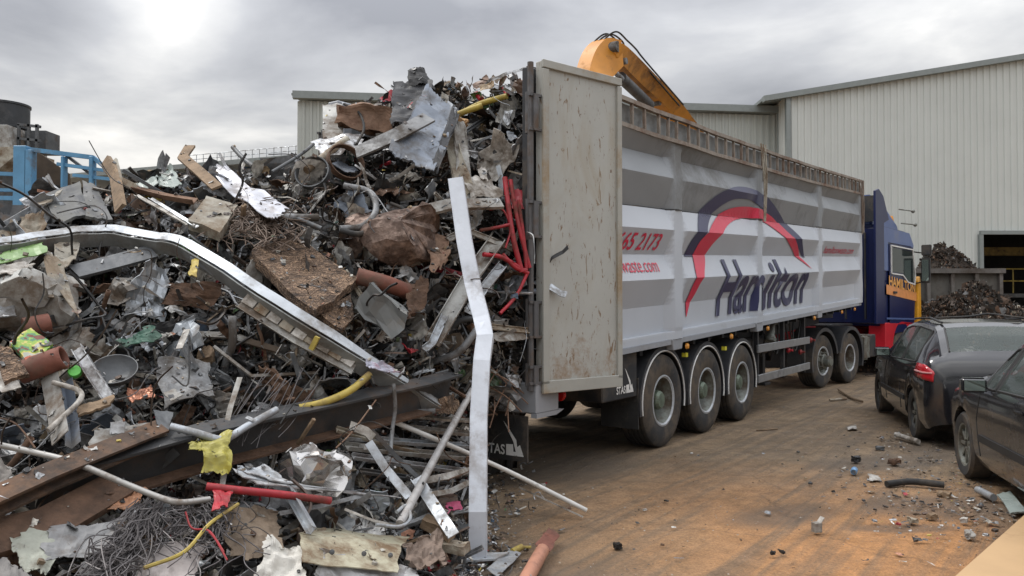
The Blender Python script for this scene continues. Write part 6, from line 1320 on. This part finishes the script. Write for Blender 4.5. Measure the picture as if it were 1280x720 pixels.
for k, (pts, c_, lb) in enumerate((([(232, 640), (240, 660), (262, 664), (280, 690)], 'red', 'thin red wire looping below the left end of the red tube'), ([(255, 660), (268, 672), (284, 700)], 'red', 'second thin red wire lower beside the brown cloth sack'), ([(180, 710), (230, 690), (262, 655), (298, 630)], 'yellow', 'long yellow-brown rope crossing the wire tangle'),
        ([(-10, 520), (20, 530), (44, 560)], 'rust', 'thin rusty rod at the left edge above the bent conduit'), ([(400, 460), (370, 500), (350, 530)], 'rubber', 'black cable dangling below the light fitting'), ([(215, 470), (235, 480), (236, 420), (240, 440)], 'rubber', 'black cable loop over the dented steel tray'),
        ([(470, 500), (440, 540), (420, 560)], 'rustl', 'thin rusty wire crossing the big dark girder'), ([(545, 540), (560, 570), (590, 585), (560, 600)], 'rust', 'rusty wire curl behind the leaning grey tube'), ([(560, 545), (590, 560), (585, 600)], 'rubber', 'black wire beside the tall post over the profiles'))):
    pipe('thin_wire', lb, 'wire', [(a, b_, .5) for a, b_ in pts], .009 if c_ == 'yellow' else .0045, MT[c_], sides=6)

# ---- lesser pieces, each its own object, told apart by look and landmark
KN = {'plate': ('crumpled_sheet', 'crumpled', 'sheet', 'metal sheet'), 'strip': ('twisted_strip', 'twisted', 'strip', 'metal strip'), 'angle': ('angle_bar', 'straight', 'angle bar', 'angle bar'), 'chan': ('channel_bar', 'open', 'channel bar', 'channel bar'), 'pipe': ('bent_pipe', 'bent', 'pipe', 'pipe'), 'chunk': ('scrap_lump', 'dented', 'lump', 'scrap lump')}
CN = [('steel', 'dark grey'), ('black', 'black'), ('grey', 'mid-grey'), ('galv', 'silver-grey'), ('alu', 'bright silver'), ('beige', 'beige'), ('white', 'dirty white'), ('rust', 'rust-brown'), ('rustl', 'light rusty'), ('lgrey', 'pale grey'), ('wood', 'brown'), ('blue', 'blue-grey'), ('red', 'red'), ('green', 'green')]
CW = [10, 5, 12, 14, 9, 9, 9, 8, 5, 13, 4, 2, .3, .5]
rg = Rg(5); seen = {}; cnt = 0; tries = 0
LESSER = []
while cnt < 290 and tries < 5000:
    tries += 1
    px, py = sample(rg)
    if px < -40: continue
    if py < ytop(px) + 18: continue
    kd = rg.choices(['plate', 'strip', 'angle', 'chan', 'pipe', 'chunk'], [8.5, 4.5, 2.2, 1.5, 1.0, 1.2])[0]; ci = rg.choices(range(len(CN)), CW)[0]
    s = rg.uniform(.12, .36); big = s > .24
    a = min(ANCH, key=lambda t: math.hypot(t[0] - px, t[1] - py)); dx, dy = px - a[0], py - a[1]
    rel = ('right of' if dx > 0 else 'left of') if abs(dx) > abs(dy) else ('below' if dy > 0 else 'above'); dist = math.hypot(dx, dy); near = 'just ' if dist < 32 else ('well ' if dist > 62 else '')
    nm, adj, noun, cat = KN[kd]; lb = f"{'large' if big else 'small'} {adj} {CN[ci][1]} {noun} {near}{rel} the {a[2]}"
    if (lb in seen and seen[lb] >= 1) or len(lb.split()) > 16: continue
    P, fs = frag(kd, s, rg, True); Mx = rmat(rg, nrm0, .8); p = H(px, py, rg.uniform(-.02, .12)); Q = P @ np.array(Mx).T + np.array(p)
    if Q[:, 2].min() < .01: continue
    mb = MB(); mb.v = [tuple(q_) for q_ in Q]; mb.f = fs; o = mb.build(nm, MT[CN[ci][0]], solid=(.005 if kd in ('plate', 'strip') else (.004 if kd == 'pipe' else 0)), smooth=(kd == 'pipe'))
    tag(o, lb, cat, 'lesser scrap pieces on the heap'); seen[lb] = 1; cnt += 1

# crumbs of scrap and dirt that have settled on whatever faces up
bpy.context.view_layer.update(); dg_ = bpy.context.evaluated_depsgraph_get(); rg = random.Random(99); S_ = Soup(); k = 0
while k < 2600:
    px, py = rg.uniform(-60, 664), rg.uniform(90, 740); x_, y_ = W(px, py, Dh(px, py)).xy + Vector((rg.uniform(-.3, .3), rg.uniform(-.3, .3))); k += 1
    hit, lc, nn, _i, ob_, mx_ = sc.ray_cast(dg_, Vector((x_, y_, 6)), Vector((0, 0, -1)), distance=5.95)
    if not hit or nn.z < .35 or lc.z < .03 or lc.y > 8.3 or ob_.name.startswith(('top_flange', 'front_face', 'side_flange', 'web')): continue
    P, fs = frag(rg.choice(['plate', 'plate', 'strip', 'chunk', 'chunk']), .008 + .05 * rg.random() ** 2.2, rg); c, met, _w_ = pick(rg, wmod(px, py)); v = rg.uniform(.5, 1.0); S_.put(P, fs, rmat(rg, nn, .25), lc + nn * .004, [x * v for x in c], met)
tag(S_.build('settled_crumbs'), 'crumbs of scrap and dirt settled on top of the larger pieces', 'scrap crumbs', kind='stuff')
# ============================================================ CARS
MT['carp'] = mat('black_car_paint', (.012, .012, .015), .18, .1, .2, .16, (.085, .072, .058), 2.2, spec=.7, dscale=1.6)
MT['carp2'] = mat('charcoal_car_paint', (.022, .022, .024), .25, .15, .2, .2, (.10, .085, .07), 2.0, spec=.6, dscale=1.4)
MT['trimb'] = mat('black_trim', (.02, .02, .02), .6, 0, .2, .2, (.08, .07, .06), 5)
for _k in ('carp', 'carp2'):
    _b = MT[_k].node_tree.nodes['Principled BSDF']; _b.inputs['Coat Weight'].default_value = .8; _b.inputs['Coat Roughness'].default_value = .06
def glassmat(n, tint, alpha):
    m = mat(n, tint, .05, 0, .05, .18, (.12, .11, .10), 3, spec=.8, dscale=2); b = m.node_tree.nodes['Principled BSDF']; b.inputs['Alpha'].default_value = alpha; return m
MT['cglass'] = glassmat('car_glass', (.12, .15, .14), .42)
def car(name, label, pos, yaw, prof, W2, paint, wheels_x, wr_r, fsn, details):
    root = empty(name, pos, yaw, label, 'car', 'scrapped cars parked beside the lorry')
    """prof rows: x, z_low, z_belt, z_top, halfwidth, roof halfwidth"""
    X = [p[0] for p in prof]
    xs_ = sorted(set([round(x, 3) for x in X] + [round(X[0] + (X[-1] - X[0]) * k / 84, 3) for k in range(85)] + [q_ for w_ in details['wins'] for q_ in w_[:2]]))
    def iv(x, c): return float(np.interp(x, X, [p[c] for p in prof]))
    NP = 13
    def sect(x):
        zl, bt, zt, w, wr = (iv(x, c) for c in range(1, 6)); bc = min(bt, zt - .035); pts = []
        low = [(w * .93, zl), (w * .985, zl + .10), (w * 1.0, .48), (w * 1.005, .66), (w * .99, bc - .05), (w * .965, bc)]
        g = zt - bc
        if g > .15: up = [(w * .955, bc + .015), (w * .955 + (wr + .03 - w * .955) * .5 + .012, bc + .015 + (g - .115) * .5), (wr + .03, zt - .10), (wr + .01, zt - .055), (wr - .07, zt - .02), (wr * .5, zt + .0), (0, zt + .006)]
        else: up = [(w * .965 - (w * .965 - wr * .9) * t, bc + (g - .008) * math.sqrt(t)) for t in (.12, .3, .5, .7, .85)] + [(wr * .45, zt - .003), (0, zt)]
        az = []
        for y, z in low + up:
            for wx in wheels_x:
                if abs(x - wx) < wr_r: z = max(z, .31 + math.sqrt(wr_r ** 2 - (x - wx) ** 2)) if z < .31 + wr_r and y > .5 and z < bc - .04 else z
            az.append((y, z))
        return az
    S = [sect(x) for x in xs_]; fr = {'body': [], 'glass': [], 'lamp': []}
    V = []
    for x, s_ in zip(xs_, S):
        for y, z in s_: V.append((x, y, z))
        for y, z in s_[:-1][::-1]: V.append((x, -y, z))
    K = 2 * NP - 1
    def iswin(x0, x1, j):
        jj = j if j < NP - 1 else K - 2 - j
        for a, b_, kind in details['wins']:
            if x0 >= a - 1e-4 and x1 <= b_ + 1e-4:
                if kind == 'side' and jj in (6, 7): return True
                if kind == 'top' and jj in (10, 11): return True
        return False
    body = []; glass = {}
    for i in range(len(xs_) - 1):
        for j in range(K - 1):
            q_ = (i * K + j, (i + 1) * K + j, (i + 1) * K + j + 1, i * K + j + 1)
            x0, x1 = xs_[i], xs_[i + 1]; jj = j if j < NP - 1 else K - 2 - j
            if iswin(x0, x1, j):
                sd = 'top' if jj >= 10 else ('L' if j < NP - 1 else 'R')
                for k, (a, b_, kind) in enumerate(details['wins']):
                    if x0 >= a - 1e-4 and x1 <= b_ + 1e-4 and ((kind == 'top') == (sd == 'top')): glass.setdefault((k, sd), []).append(q_)
            else: body.append(q_)
    n_ = len(xs_); body.append(tuple(range(K))); body.append(tuple((n_ - 1) * K + j for j in range(K))[::-1])
    o = MB().add(V, body).build('body', paint, root, smooth=True)
    for (k, sd), fs in glass.items():
        used = sorted({i for f in fs for i in f}); mp_ = {a: b_ for b_, a in enumerate(used)}
        MB().add([V[i] for i in used], [tuple(mp_[i] for i in f) for f in fs]).build('window', MT['cglass'], root, smooth=True)
    # black rubber round the side glass
    for a, b_, kind in details['wins']:
        rng_ = [x for x in xs_ if a - 1e-4 <= x <= b_ + 1e-4]
        for sg in (1, -1):
            mb = MB()
            if kind == 'side':
                lo = [Vector((x, sg * (sect(x)[6][0] + .004), sect(x)[6][1])) for x in rng_]; hi = [Vector((x, sg * (sect(x)[8][0] + .004), sect(x)[8][1])) for x in rng_]
            else: lo = [Vector((x, sg * sect(x)[10][0], sect(x)[10][1] + .003)) for x in rng_]; hi = None
            mb.tube(lo, .011, 5)
            if hi: mb.tube(hi, .011, 5); mb.tube([lo[0], hi[0]], .014, 5); mb.tube([lo[-1], hi[-1]], .014, 5)
            mb.build('window_seal', MT['trimb'], root)
    # liner behind the arches, floor, seats
    mb = MB(); mb.box(((X[0] + X[-1]) / 2, 0, .30), (X[-1] - X[0] - .3, W2 * 1.7, .06)); mb.box(((X[0] + X[-1]) / 2, 0, .5), (X[-1] - X[0] - .5, W2 * 1.25, .36)); mb.build('underbody', MT['trimb'], root)
    for sx, sy in details['seats']:
        mb = MB(); mb.box((sx, sy, .92), (.14, .46, .56), Euler((0, R(-14), 0)).to_matrix()); mb.box((sx - .09, sy, 1.24), (.10, .24, .16)); mb.box((sx + .25, sy, .66), (.5, .48, .14)); mb.build('seat', mat('seat_cloth', (.16, .16, .165), .9, 0, .3), root, bevel=.04, segs=2)
    for wx in wheels_x:
        for sg in (1, -1):
            e_ = empty('wheel', (wx, sg * (W2 - .125), .31)); e_.parent = root; Mx = Matrix.Rotation(R(-90 * sg), 4, 'X'); w = .2; r = .31; ri = .20
            MB().lathe([(ri, .09), (ri + .02, .1), (r * .92, .105), (r, .08), (r, -.08), (r * .92, -.105), (ri, -.09)], 40, Mx).build('tyre', MT['tyre'], e_, smooth=True)
            MB().lathe([(ri + .005, .095), (ri - .01, .09), (ri - .02, .04), (ri - .04, .03), (.06, .05), (.0, .06)], 24, Mx).build('rim', MT['rimg'] if details.get('rim') else MT['trimb'], e_, smooth=True)
            mb = MB()
            for k in range(9): a = k * math.pi * 2 / 9; mb.box(Mx.to_3x3() @ Vector((.12 * math.cos(a), .12 * math.sin(a), .062)), (.13, .028, .02), Mx.to_3x3() @ Matrix.Rotation(a, 3, 'Z'))
            mb.build('rim_spoke', MT['rimg'], e_)
    # seams and trim on the flanks
    def flankpt(x, z, sg, lift=.004):
        s_ = sect(x)
        for (y0, z0), (y1, z1) in zip(s_, s_[1:]):
            if z0 <= z <= z1 and z1 > z0: return Vector((x, sg * (y0 + (y1 - y0) * (z - z0) / (z1 - z0) + lift), z))
        return Vector((x, sg * s_[3][0], z))
    for sg in (1, -1):
        for line in details['seams']:
            mb = MB(); P = []
            for (a, b_) in zip(line, line[1:]):
                for k in range(6): t = k / 6; P.append(flankpt(a[0] + (b_[0] - a[0]) * t, a[1] + (b_[1] - a[1]) * t, sg, .000))
            P.append(flankpt(*line[-1], sg, .0)); mb.tube(P, .005, 5); mb.build('door_seam', MT['trimb'], root)
        for hx, hz in details['handles']:
            p = flankpt(hx, hz, sg, .018); mb = MB(); mb.box(p, (.18, .02, .032)); mb.build('door_handle', MT['carp'] if not details.get('rim') else paint, root, bevel=.008, segs=2)
        x0, x1, z0 = details['strip']; mb = MB(); k = 20
        P = [flankpt(x0 + (x1 - x0) * i / k, z0, sg, .008) for i in range(k + 1)]; mb.sweep([(-.008, -.03), (.008, -.03), (.008, .03), (-.008, .03)], P, (0, 0, 1)); mb.build('rubbing_strip', MT['trimb'], root)
        mx_, mz = details['mirror']; p = flankpt(mx_, mz, sg, .0); mb = MB(); mb.box(p + Vector((0, sg * .13, .05)), (.10, .20, .13)); mb.bar(p, p + Vector((0, sg * .08, .03)), .05, .04); mr = mb.build('door_mirror', MT['carp'], root, bevel=.025, segs=3)
        mb = MB(); mb.box(p + Vector((-.053, sg * .13, .05)), (.004, .16, .09)); mb.build('mirror_glass', mat('mirror_glass', (0, 0, 0)), mr)
    return root, sect, flankpt, xs_
prof = [(0, .30, .74, .80, .66, .55), (.02, .28, .88, .95, .78, .62), (.06, .26, .95, 1.03, .84, .65), (.10, .24, .965, 1.075, .865, .66), (.14, .22, .965, 1.12, .875, .67), (.30, .2, .96, 1.27, .885, .66), (.50, .2, .95, 1.385, .888, .64), (.70, .2, .94, 1.43, .89, .62),
        (1.3, .2, .92, 1.46, .89, .615), (1.9, .2, .905, 1.455, .89, .61), (2.35, .2, .895, 1.41, .89, .60), (2.6, .2, .89, 1.33, .888, .62), (2.95, .2, .885, 1.14, .885, .66), (3.25, .2, .88, .985, .88, .70), (3.6, .2, .84, .93, .865, .70), (3.95, .22, .76, .82, .81, .62), (4.12, .26, .62, .70, .72, .55), (4.2, .3, .5, .56, .60, .4)]
h1 = R(90 - 16); c1 = Vector((4.68, 9.1, 0)); rt = Vector((math.cos(R(16)), -math.sin(R(16)), 0))
r1, sect1, fp1, xs1 = car('parked_car', 'black hatchback seen from behind with red tail lamp, parked past the charcoal car', c1 + rt * .89, h1, prof, .89, MT['carp'], (.78, 3.40), .355, 'h',
    dict(wins=[(.14, .50, 'top'), (.66, 1.44, 'side'), (1.52, 2.34, 'side'), (2.42, 3.16, 'top')], seats=[(1.05, .38), (1.05, -.38), (1.9, .38), (1.9, -.38)], seams=[[(.62, .95), (1.0, .80), (1.16, .42), (1.16, .3)], [(1.48, .9), (1.48, .3)], [(2.5, .88), (2.62, .6), (2.55, .3)], [(.40, .93), (.38, .75)]], handles=[(1.02, .84), (1.95, .82)], strip=(1.2, 3.0, .46), mirror=(2.28, .93)))
# tail lamps wrap the rear corner
for sg in (1, -1):
    xr = [x for x in xs1 if x <= .31]; xr = [.022, .03, .045, .07, .12, .20, .32, .46]; vs = []; 
    for k, x in enumerate(xr):
        t = k / (len(xr) - 1); zlo = .76 + .04 * t; zhi = .86 + .095 * min(1, t * 1.8)
        for j in range(5): z = zlo + (min(zhi, .955) - zlo) * j / 4; vs.append(fp1(x, z, sg, .012))
    mb = MB(); mb.add(vs, [(i * 5 + j, i * 5 + 5 + j, i * 5 + 6 + j, i * 5 + 1 + j) for i in range(len(xr) - 1) for j in range(4)]); mb.build('tail_lamp', mat('tail_lens', (.42, .012, .02), .12, 0, .25, spec=.8), r1, smooth=True, solid=.012)
    mb = MB(); P = [fp1(x, .865, sg, .022) for x in xr[1:]]; mb.tube(P, .010, 5); mb.build('lamp_band', mat('lamp_pink', (.62, .30, .30), .2, 0, .1), r1)
mb = MB(); mb.tube([(.155, -.05, 1.075), (.19, .1, 1.10), (.25, .42, 1.15)], .010, 6); mb.box((.14, -.05, 1.06), (.04, .06, .05)); mb.build('rear_wiper', MT['trimb'], r1)
mb = MB(); mb.sweep([(-.012, -.012), (.012, -.012), (.012, .012), (-.012, .012)], [(.03, -.55, .84), (-.004, 0, .80), (.03, .55, .84)], (0, 0, 1)); mb.build('hatch_seam', MT['trimb'], r1)
mb = MB(); mb.box((-.012, 0, .62), (.02, .54, .12)); mb.build('number_plate_recess', MT['trimb'], r1)
mb = MB(); mb.prism([(-.006, 0, .87), (.0, .045, .90), (.012, 0, .955), (.0, -.045, .90)], (-.012, 0, 0), (.03, 0, 0)); mb.build('badge', MT['galv'], r1)
mb = MB()
for y in (.56, -.56): mb.tube([(.66, y, 1.425), (1.3, y, 1.475), (2.2, y, 1.45)], .014, 6)
mb.build('roof_rail', MT['trimb'], r1)
# junk inside the hatch and on the roof
for k, (x, y, z, s_, m_, lb) in enumerate(((.62, .25, .98, .22, 'white', 'white deflated bag seen through the hatchback rear window'), (.7, -.3, 1.0, .2, 'blue', 'pale blue bag seen through the hatchback rear window'))):
    p = (c1 + rt * .89) + Vector((math.cos(h1), math.sin(h1), 0)) * x + Vector((-math.sin(h1), math.cos(h1), 0)) * y; p.z = z
    block('junk_bag', lb, 'bag', p, (s_, s_ * 1.4, s_ * .8), (0, 0, 20), MT[m_], 60 + k, .05, cuts=5, smooth=True)
def onroof(x, y, z=1.475): p = (c1 + rt * .89) + Vector((math.cos(h1), math.sin(h1), 0)) * x + Vector((-math.sin(h1), math.cos(h1), 0)) * y; p.z = z; return p
pipe('roof_cable', 'dark cable lying loose across the hatchback roof', 'cable', [onroof(1.2, .5), onroof(.9, .2, 1.50), onroof(1.1, -.05, 1.53), onroof(.8, -.3, 1.49), onroof(1.2, -.55)], .011, MT['rubber'], world=True)

prof2 = [(0, .3, .8, .86, .70, .5), (.1, .26, .9, .96, .8, .6), (.6, .22, .93, 1.0, .88, .66), (.95, .2, .93, 1.12, .89, .64), (1.35, .2, .93, 1.34, .89, .60), (1.9, .2, .92, 1.40, .89, .59), (2.35, .2, .91, 1.405, .89, .59), (2.7, .2, .90, 1.36, .89, .60), (2.95, .2, .89, 1.24, .888, .62), (3.3, .2, .875, 1.05, .88, .66), (3.55, .2, .86, .95, .875, .70), (3.9, .2, .80, .88, .86, .70), (4.2, .22, .70, .77, .80, .6), (4.35, .26, .58, .64, .72, .5), (4.42, .3, .5, .54, .6, .4)]
h2 = R(90 - 15); rt2 = Vector((math.cos(R(15)), -math.sin(R(15)), 0)); fw2 = Vector((math.sin(R(15)), math.cos(R(15)), 0)); nose = Vector((4.52, 8.55, 0)); c2 = nose - fw2 * 4.42 + rt2 * .89
r2, sect2, fp2, xs2 = car('parked_car', 'charcoal car at the right edge with its door mirror and open-looking front window', c2, h2, prof2, .89, MT['carp2'], (.82, 3.52), .365, 's',
    dict(wins=[(.98, 1.32, 'top'), (1.1, 1.62, 'side'), (1.70, 2.52, 'side'), (2.60, 2.92, 'side'), (2.76, 3.46, 'top')], seats=[(1.25, .38), (1.25, -.38), (2.05, .38), (2.05, -.38)], seams=[[(1.66, .9), (1.66, .3)], [(2.92, .87), (3.0, .6), (2.95, .3)], [(.95, .92), (1.2, .6), (1.25, .3)]], handles=[(1.9, .82), (1.25, .82)], strip=(1.3, 2.9, .47), mirror=(2.72, .90), rim=True))
p = c2 + fw2 * 2.55 - rt2 * .35; p.z = 1.0; block('airbag', 'white deflated airbag hanging inside the charcoal car front window', 'airbag', p, (.3, .3, .34), (0, 10, 30), MT['white'], 66, .06, cuts=5, smooth=True)

# ============================================================ THINGS ON THE DIRT
MT['ply'] = mat('plywood', (.46, .30, .155), .7, 0, .10, .18, (.30, .19, .10), 1.8, .08)
pb = [G(1180, 732, .10), G(1284, 640, .10), G(1500, 640, .10), G(1500, 790, .10), G(1180, 790, .10)]
mb = MB(); mb.prism(pb, (0, 0, -.018), (0, 0, 0)); tag(mb.build('plywood_sheet', MT['ply'], bevel=.002), 'light tan plywood sheet corner in the bottom right of the yard', 'plywood sheet')
mb = MB(); mb.prism([G(1230, 740, .08), G(1330, 660, .08), G(1480, 660, .08), G(1480, 780, .08)], (0, 0, -.078), (0, 0, 0)); 
tag(mb.build('timber_pallet', MT['wood']), 'low timber pallet block under the light tan plywood sheet', 'pallet')
def gp(pts, z=.02): return [G(a, b_, z) for a, b_ in pts]
# pinkish pipe at the bottom
a = G(648, 742, .04); b_ = G(678, 688, .05); c = G(692, 664, .07)
mb = MB(); mb.tube([a, (a + b_) / 2, b_], .045, 16, cap=True); oo = empty('clay_pipe', a, label='broken pink-brown pipe with a flattened torn end on the dirt at the bottom', cat='pipe')
mb.v = [tuple(Vector(v) - a) for v in mb.v]; mb.build('tube', mat('pink_clay', (.42, .20, .13), .6, 0, .15, .3, (.2, .1, .07), 6), oo, smooth=True)
C4 = [b_ + Vector((-.05, 0, .03)), c + Vector((-.03, .0, .03)), c + Vector((.05, 0, .0)), b_ + Vector((.055, 0, -.0))]
sheet('torn_end', None, None, [p - a for p in C4], MT['terra'], .12, (8, 6), 4, 130, .1, .006, root=oo)
mb = MB(); q_ = gp([(640, 690), (652, 684), (664, 684)], .02); pe_ = empty('yellow_plug', q_[0], label='small yellow plug with a stub on the dirt right of the post foot', cat='plug')
MB().tube([Vector((0, 0, 0)), q_[1] - q_[0]], .022, 10).build('head', MT['yellow'], pe_, smooth=True); MB().tube([q_[1] - q_[0], q_[2] - q_[0]], .010, 8).build('stub', MT['yellow'], pe_)
sheet('steel_plate', 'grey corrugated plate lying on the dirt at the foot of the tall post', 'metal plate', [G(608, 712, .03), G(638, 686, .03), G(652, 692, .02), G(622, 722, .02)], MT['galv'], .02, (10, 6), 5, 131, .02, .005)
def lump(px, py, s_, m_, lb, cat, seed, name, asp=(1, 1, .8)):
    p = G(px, py, s_ * asp[2] * .42); return block(name, lb, cat, p, (s_ * asp[0], s_ * asp[1], s_ * asp[2]), (0, 0, seed * 37), m_, seed, s_ * .10, cuts=4)
lump(772, 682, .045, MT['core'], 'small dark clod alone on the dirt near the bottom centre', 'clod', 3, 'dirt_clod')
bx = G(1021, 665, 0); cb_ = empty('small_carton', bx, label='small open grey-white carton standing on the orange dirt', cat='carton'); cb_.rotation_euler = (0, 0, .3)
MB().box((0, 0, .035), (.06, .05, .07)).build('carton_body', MT['lgrey'], cb_, bevel=.003); MB().box((.035, 0, .085), (.05, .045, .006), Euler((0, R(-50), 0)).to_matrix()).build('flap', MT['white'], cb_)
p = G(1067, 590, .03); q_ = G(1071, 581, .03); ec = empty('blue_can', p, label='crushed pale blue drinks can lying on the dirt beside the cars', cat='can'); d_ = (q_ - p).normalized()
MB().tube([Vector((0, 0, 0)), d_ * .015, d_ * .11, d_ * .12], .03, 16, rs=[.026, .032, .032, .025]).build('can_body', mat('can_blue', (.20, .38, .62), .35, .3, .2, .2, (.4, .4, .4), 12), ec, smooth=True)
MB().lathe([(0, 0), (.024, 0), (.026, -.003)], 14, Matrix(((1, 0, 0, 0), (0, 1, 0, 0), (0, 0, 1, 0), (0, 0, 0, 1))) @ d_.to_track_quat('-Z', 'Y').to_matrix().to_4x4()).build('can_lid', MT['alu'], ec)
lump(1070, 574, .07, MT['black'], 'black and white crushed wrapper just behind the blue can', 'wrapper', 5, 'crushed_wrapper')
sheet('paper_scrap', 'torn white paper scrap right of the blue can', 'paper', [G(1084, 592, .02), G(1098, 594, .03), G(1102, 600, .01), G(1088, 601, .01)], MT['white'], .12, (8, 6), 4, 133, .12, .003)
sheet('paper_scrap', 'white paper scrap lying left of the hatchback rear wheel', 'paper', [G(1058, 533, .02), G(1070, 531, .03), G(1071, 536, .01), G(1060, 537, .01)], MT['white'], .08, (8, 6), 4, 134, .12, .003)
pipe('timber_batten', 'thin dark batten lying on the dirt in front of the drive wheels', 'batten', [G(1048, 487, .02), G(1064, 497, .02), G(1078, 502, .02)], .022, MT['wood'], world=True, sides=5)
pipe('timber_batten', 'thin pale batten lying crosswise left of the hatchback', 'batten', [G(1037, 500, .02), G(1058, 498, .02)], .022, MT['beige'], world=True, sides=5)
pipe('timber_batten', 'thin dark stick on open dirt between lorry wheels and cars', 'batten', [G(946, 538, .01), G(972, 536, .01)], .010, MT['wood'], world=True, sides=5)
pipe('pvc_pipe', 'short white pipe sticking out by the hatchback rear wheel', 'pipe', [G(1120, 543, .04), G(1148, 552, .04)], .03, MT['white'], world=True)
pipe('black_pipe', 'long black rubber pipe lying on the litter by the charcoal car', 'pipe', [G(1108, 605, .03), G(1140, 602, .04), G(1180, 606, .03)], .03, MT['rubber'], world=True)
pipe('silver_tube', 'short silver tube lying in the litter under the charcoal car', 'tube', [G(1222, 612, .04), G(1242, 622, .04)], .03, MT['galv'], world=True)
slabc = [G(1246, 618, .05), G(1262, 614, .06), G(1284, 640, .03), G(1264, 642, .03)]
sheet('glass_pane', 'pale green-grey broken pane lying near the plywood sheet', 'pane', slabc, mat('pale_pane', (.38, .44, .42), .2, 0, .15, .3), .02, (6, 6), 2, 135, .04, .012)
for k, (px, py, s_, m_, lb) in enumerate(((1165, 645, .06, 'wood', 'tan crumpled wrapper in the litter near the charcoal car sill'), (1205, 650, .055, 'white', 'white plastic lump in the litter nearest the plywood sheet'), (1140, 650, .06, 'beige', 'flat white torn cup at the edge of the litter'), (1180, 618, .08, 'wood', 'splintered wooden offcut in the litter'), (1100, 560, .07, 'steel', 'grey stone in the litter left of the hatchback wheel'),
        (1118, 577, .09, 'rust', 'rusty clump in the litter before the hatchback wheel'), (966, 691, .035, 'core', 'dark clod on the orange dirt, left of a pair'), (978, 690, .03, 'core', 'smaller dark clod on the orange dirt, right of a pair'), (828, 681, .02, 'rust', 'tiny rusty clod on the dirt in the bottom centre'), (679, 606, .035, 'white', 'small white chip on the dirt near the end of the white tube'), (806, 637, .025, 'white', 'tiny white chip alone on the dirt in the centre'), (1212, 668, .07, 'lgrey', 'pale crushed tin in the litter beside the plywood edge'))):
    lump(px, py, s_, MT[m_], lb, 'litter', 20 + k, ('crushed_wrapper', 'plastic_lump', 'torn_cup', 'wood_offcut', 'loose_stone', 'rusty_clump', 'dirt_clod', 'dirt_clod', 'dirt_clod', 'white_chip', 'white_chip', 'crushed_tin')[k], (1.2, .8, .5))
# ============================================================ GRIT
rg = random.Random(31); S_ = Soup()
for _ in range(9000):
    y = 3.2 + 14 * rg.random() ** 1.7; x = rg.uniform(-.5, .68 * y + .4)
    if -1.2 < mnoise.noise(Vector((x * .7, y * .7, 3))) * 2 + rg.gauss(0, .5) < .1: continue
    s = .004 + .012 * rg.random() ** 4; P, fs = frag('chunk' if rg.random() < .5 else 'plate', s * 1.6, rg); c = rg.choice([(.16, .12, .08), (.30, .24, .17), (.07, .055, .045), (.22, .12, .06), (.36, .33, .29)])
    S_.put(P, fs, rmat(rg, Vector((0, 0, 1)), .3), Vector((x, y, .004)), c, 0)
tag(S_.build('yard_grit'), 'small stones and grit lying loose over the packed dirt', 'grit', kind='stuff')
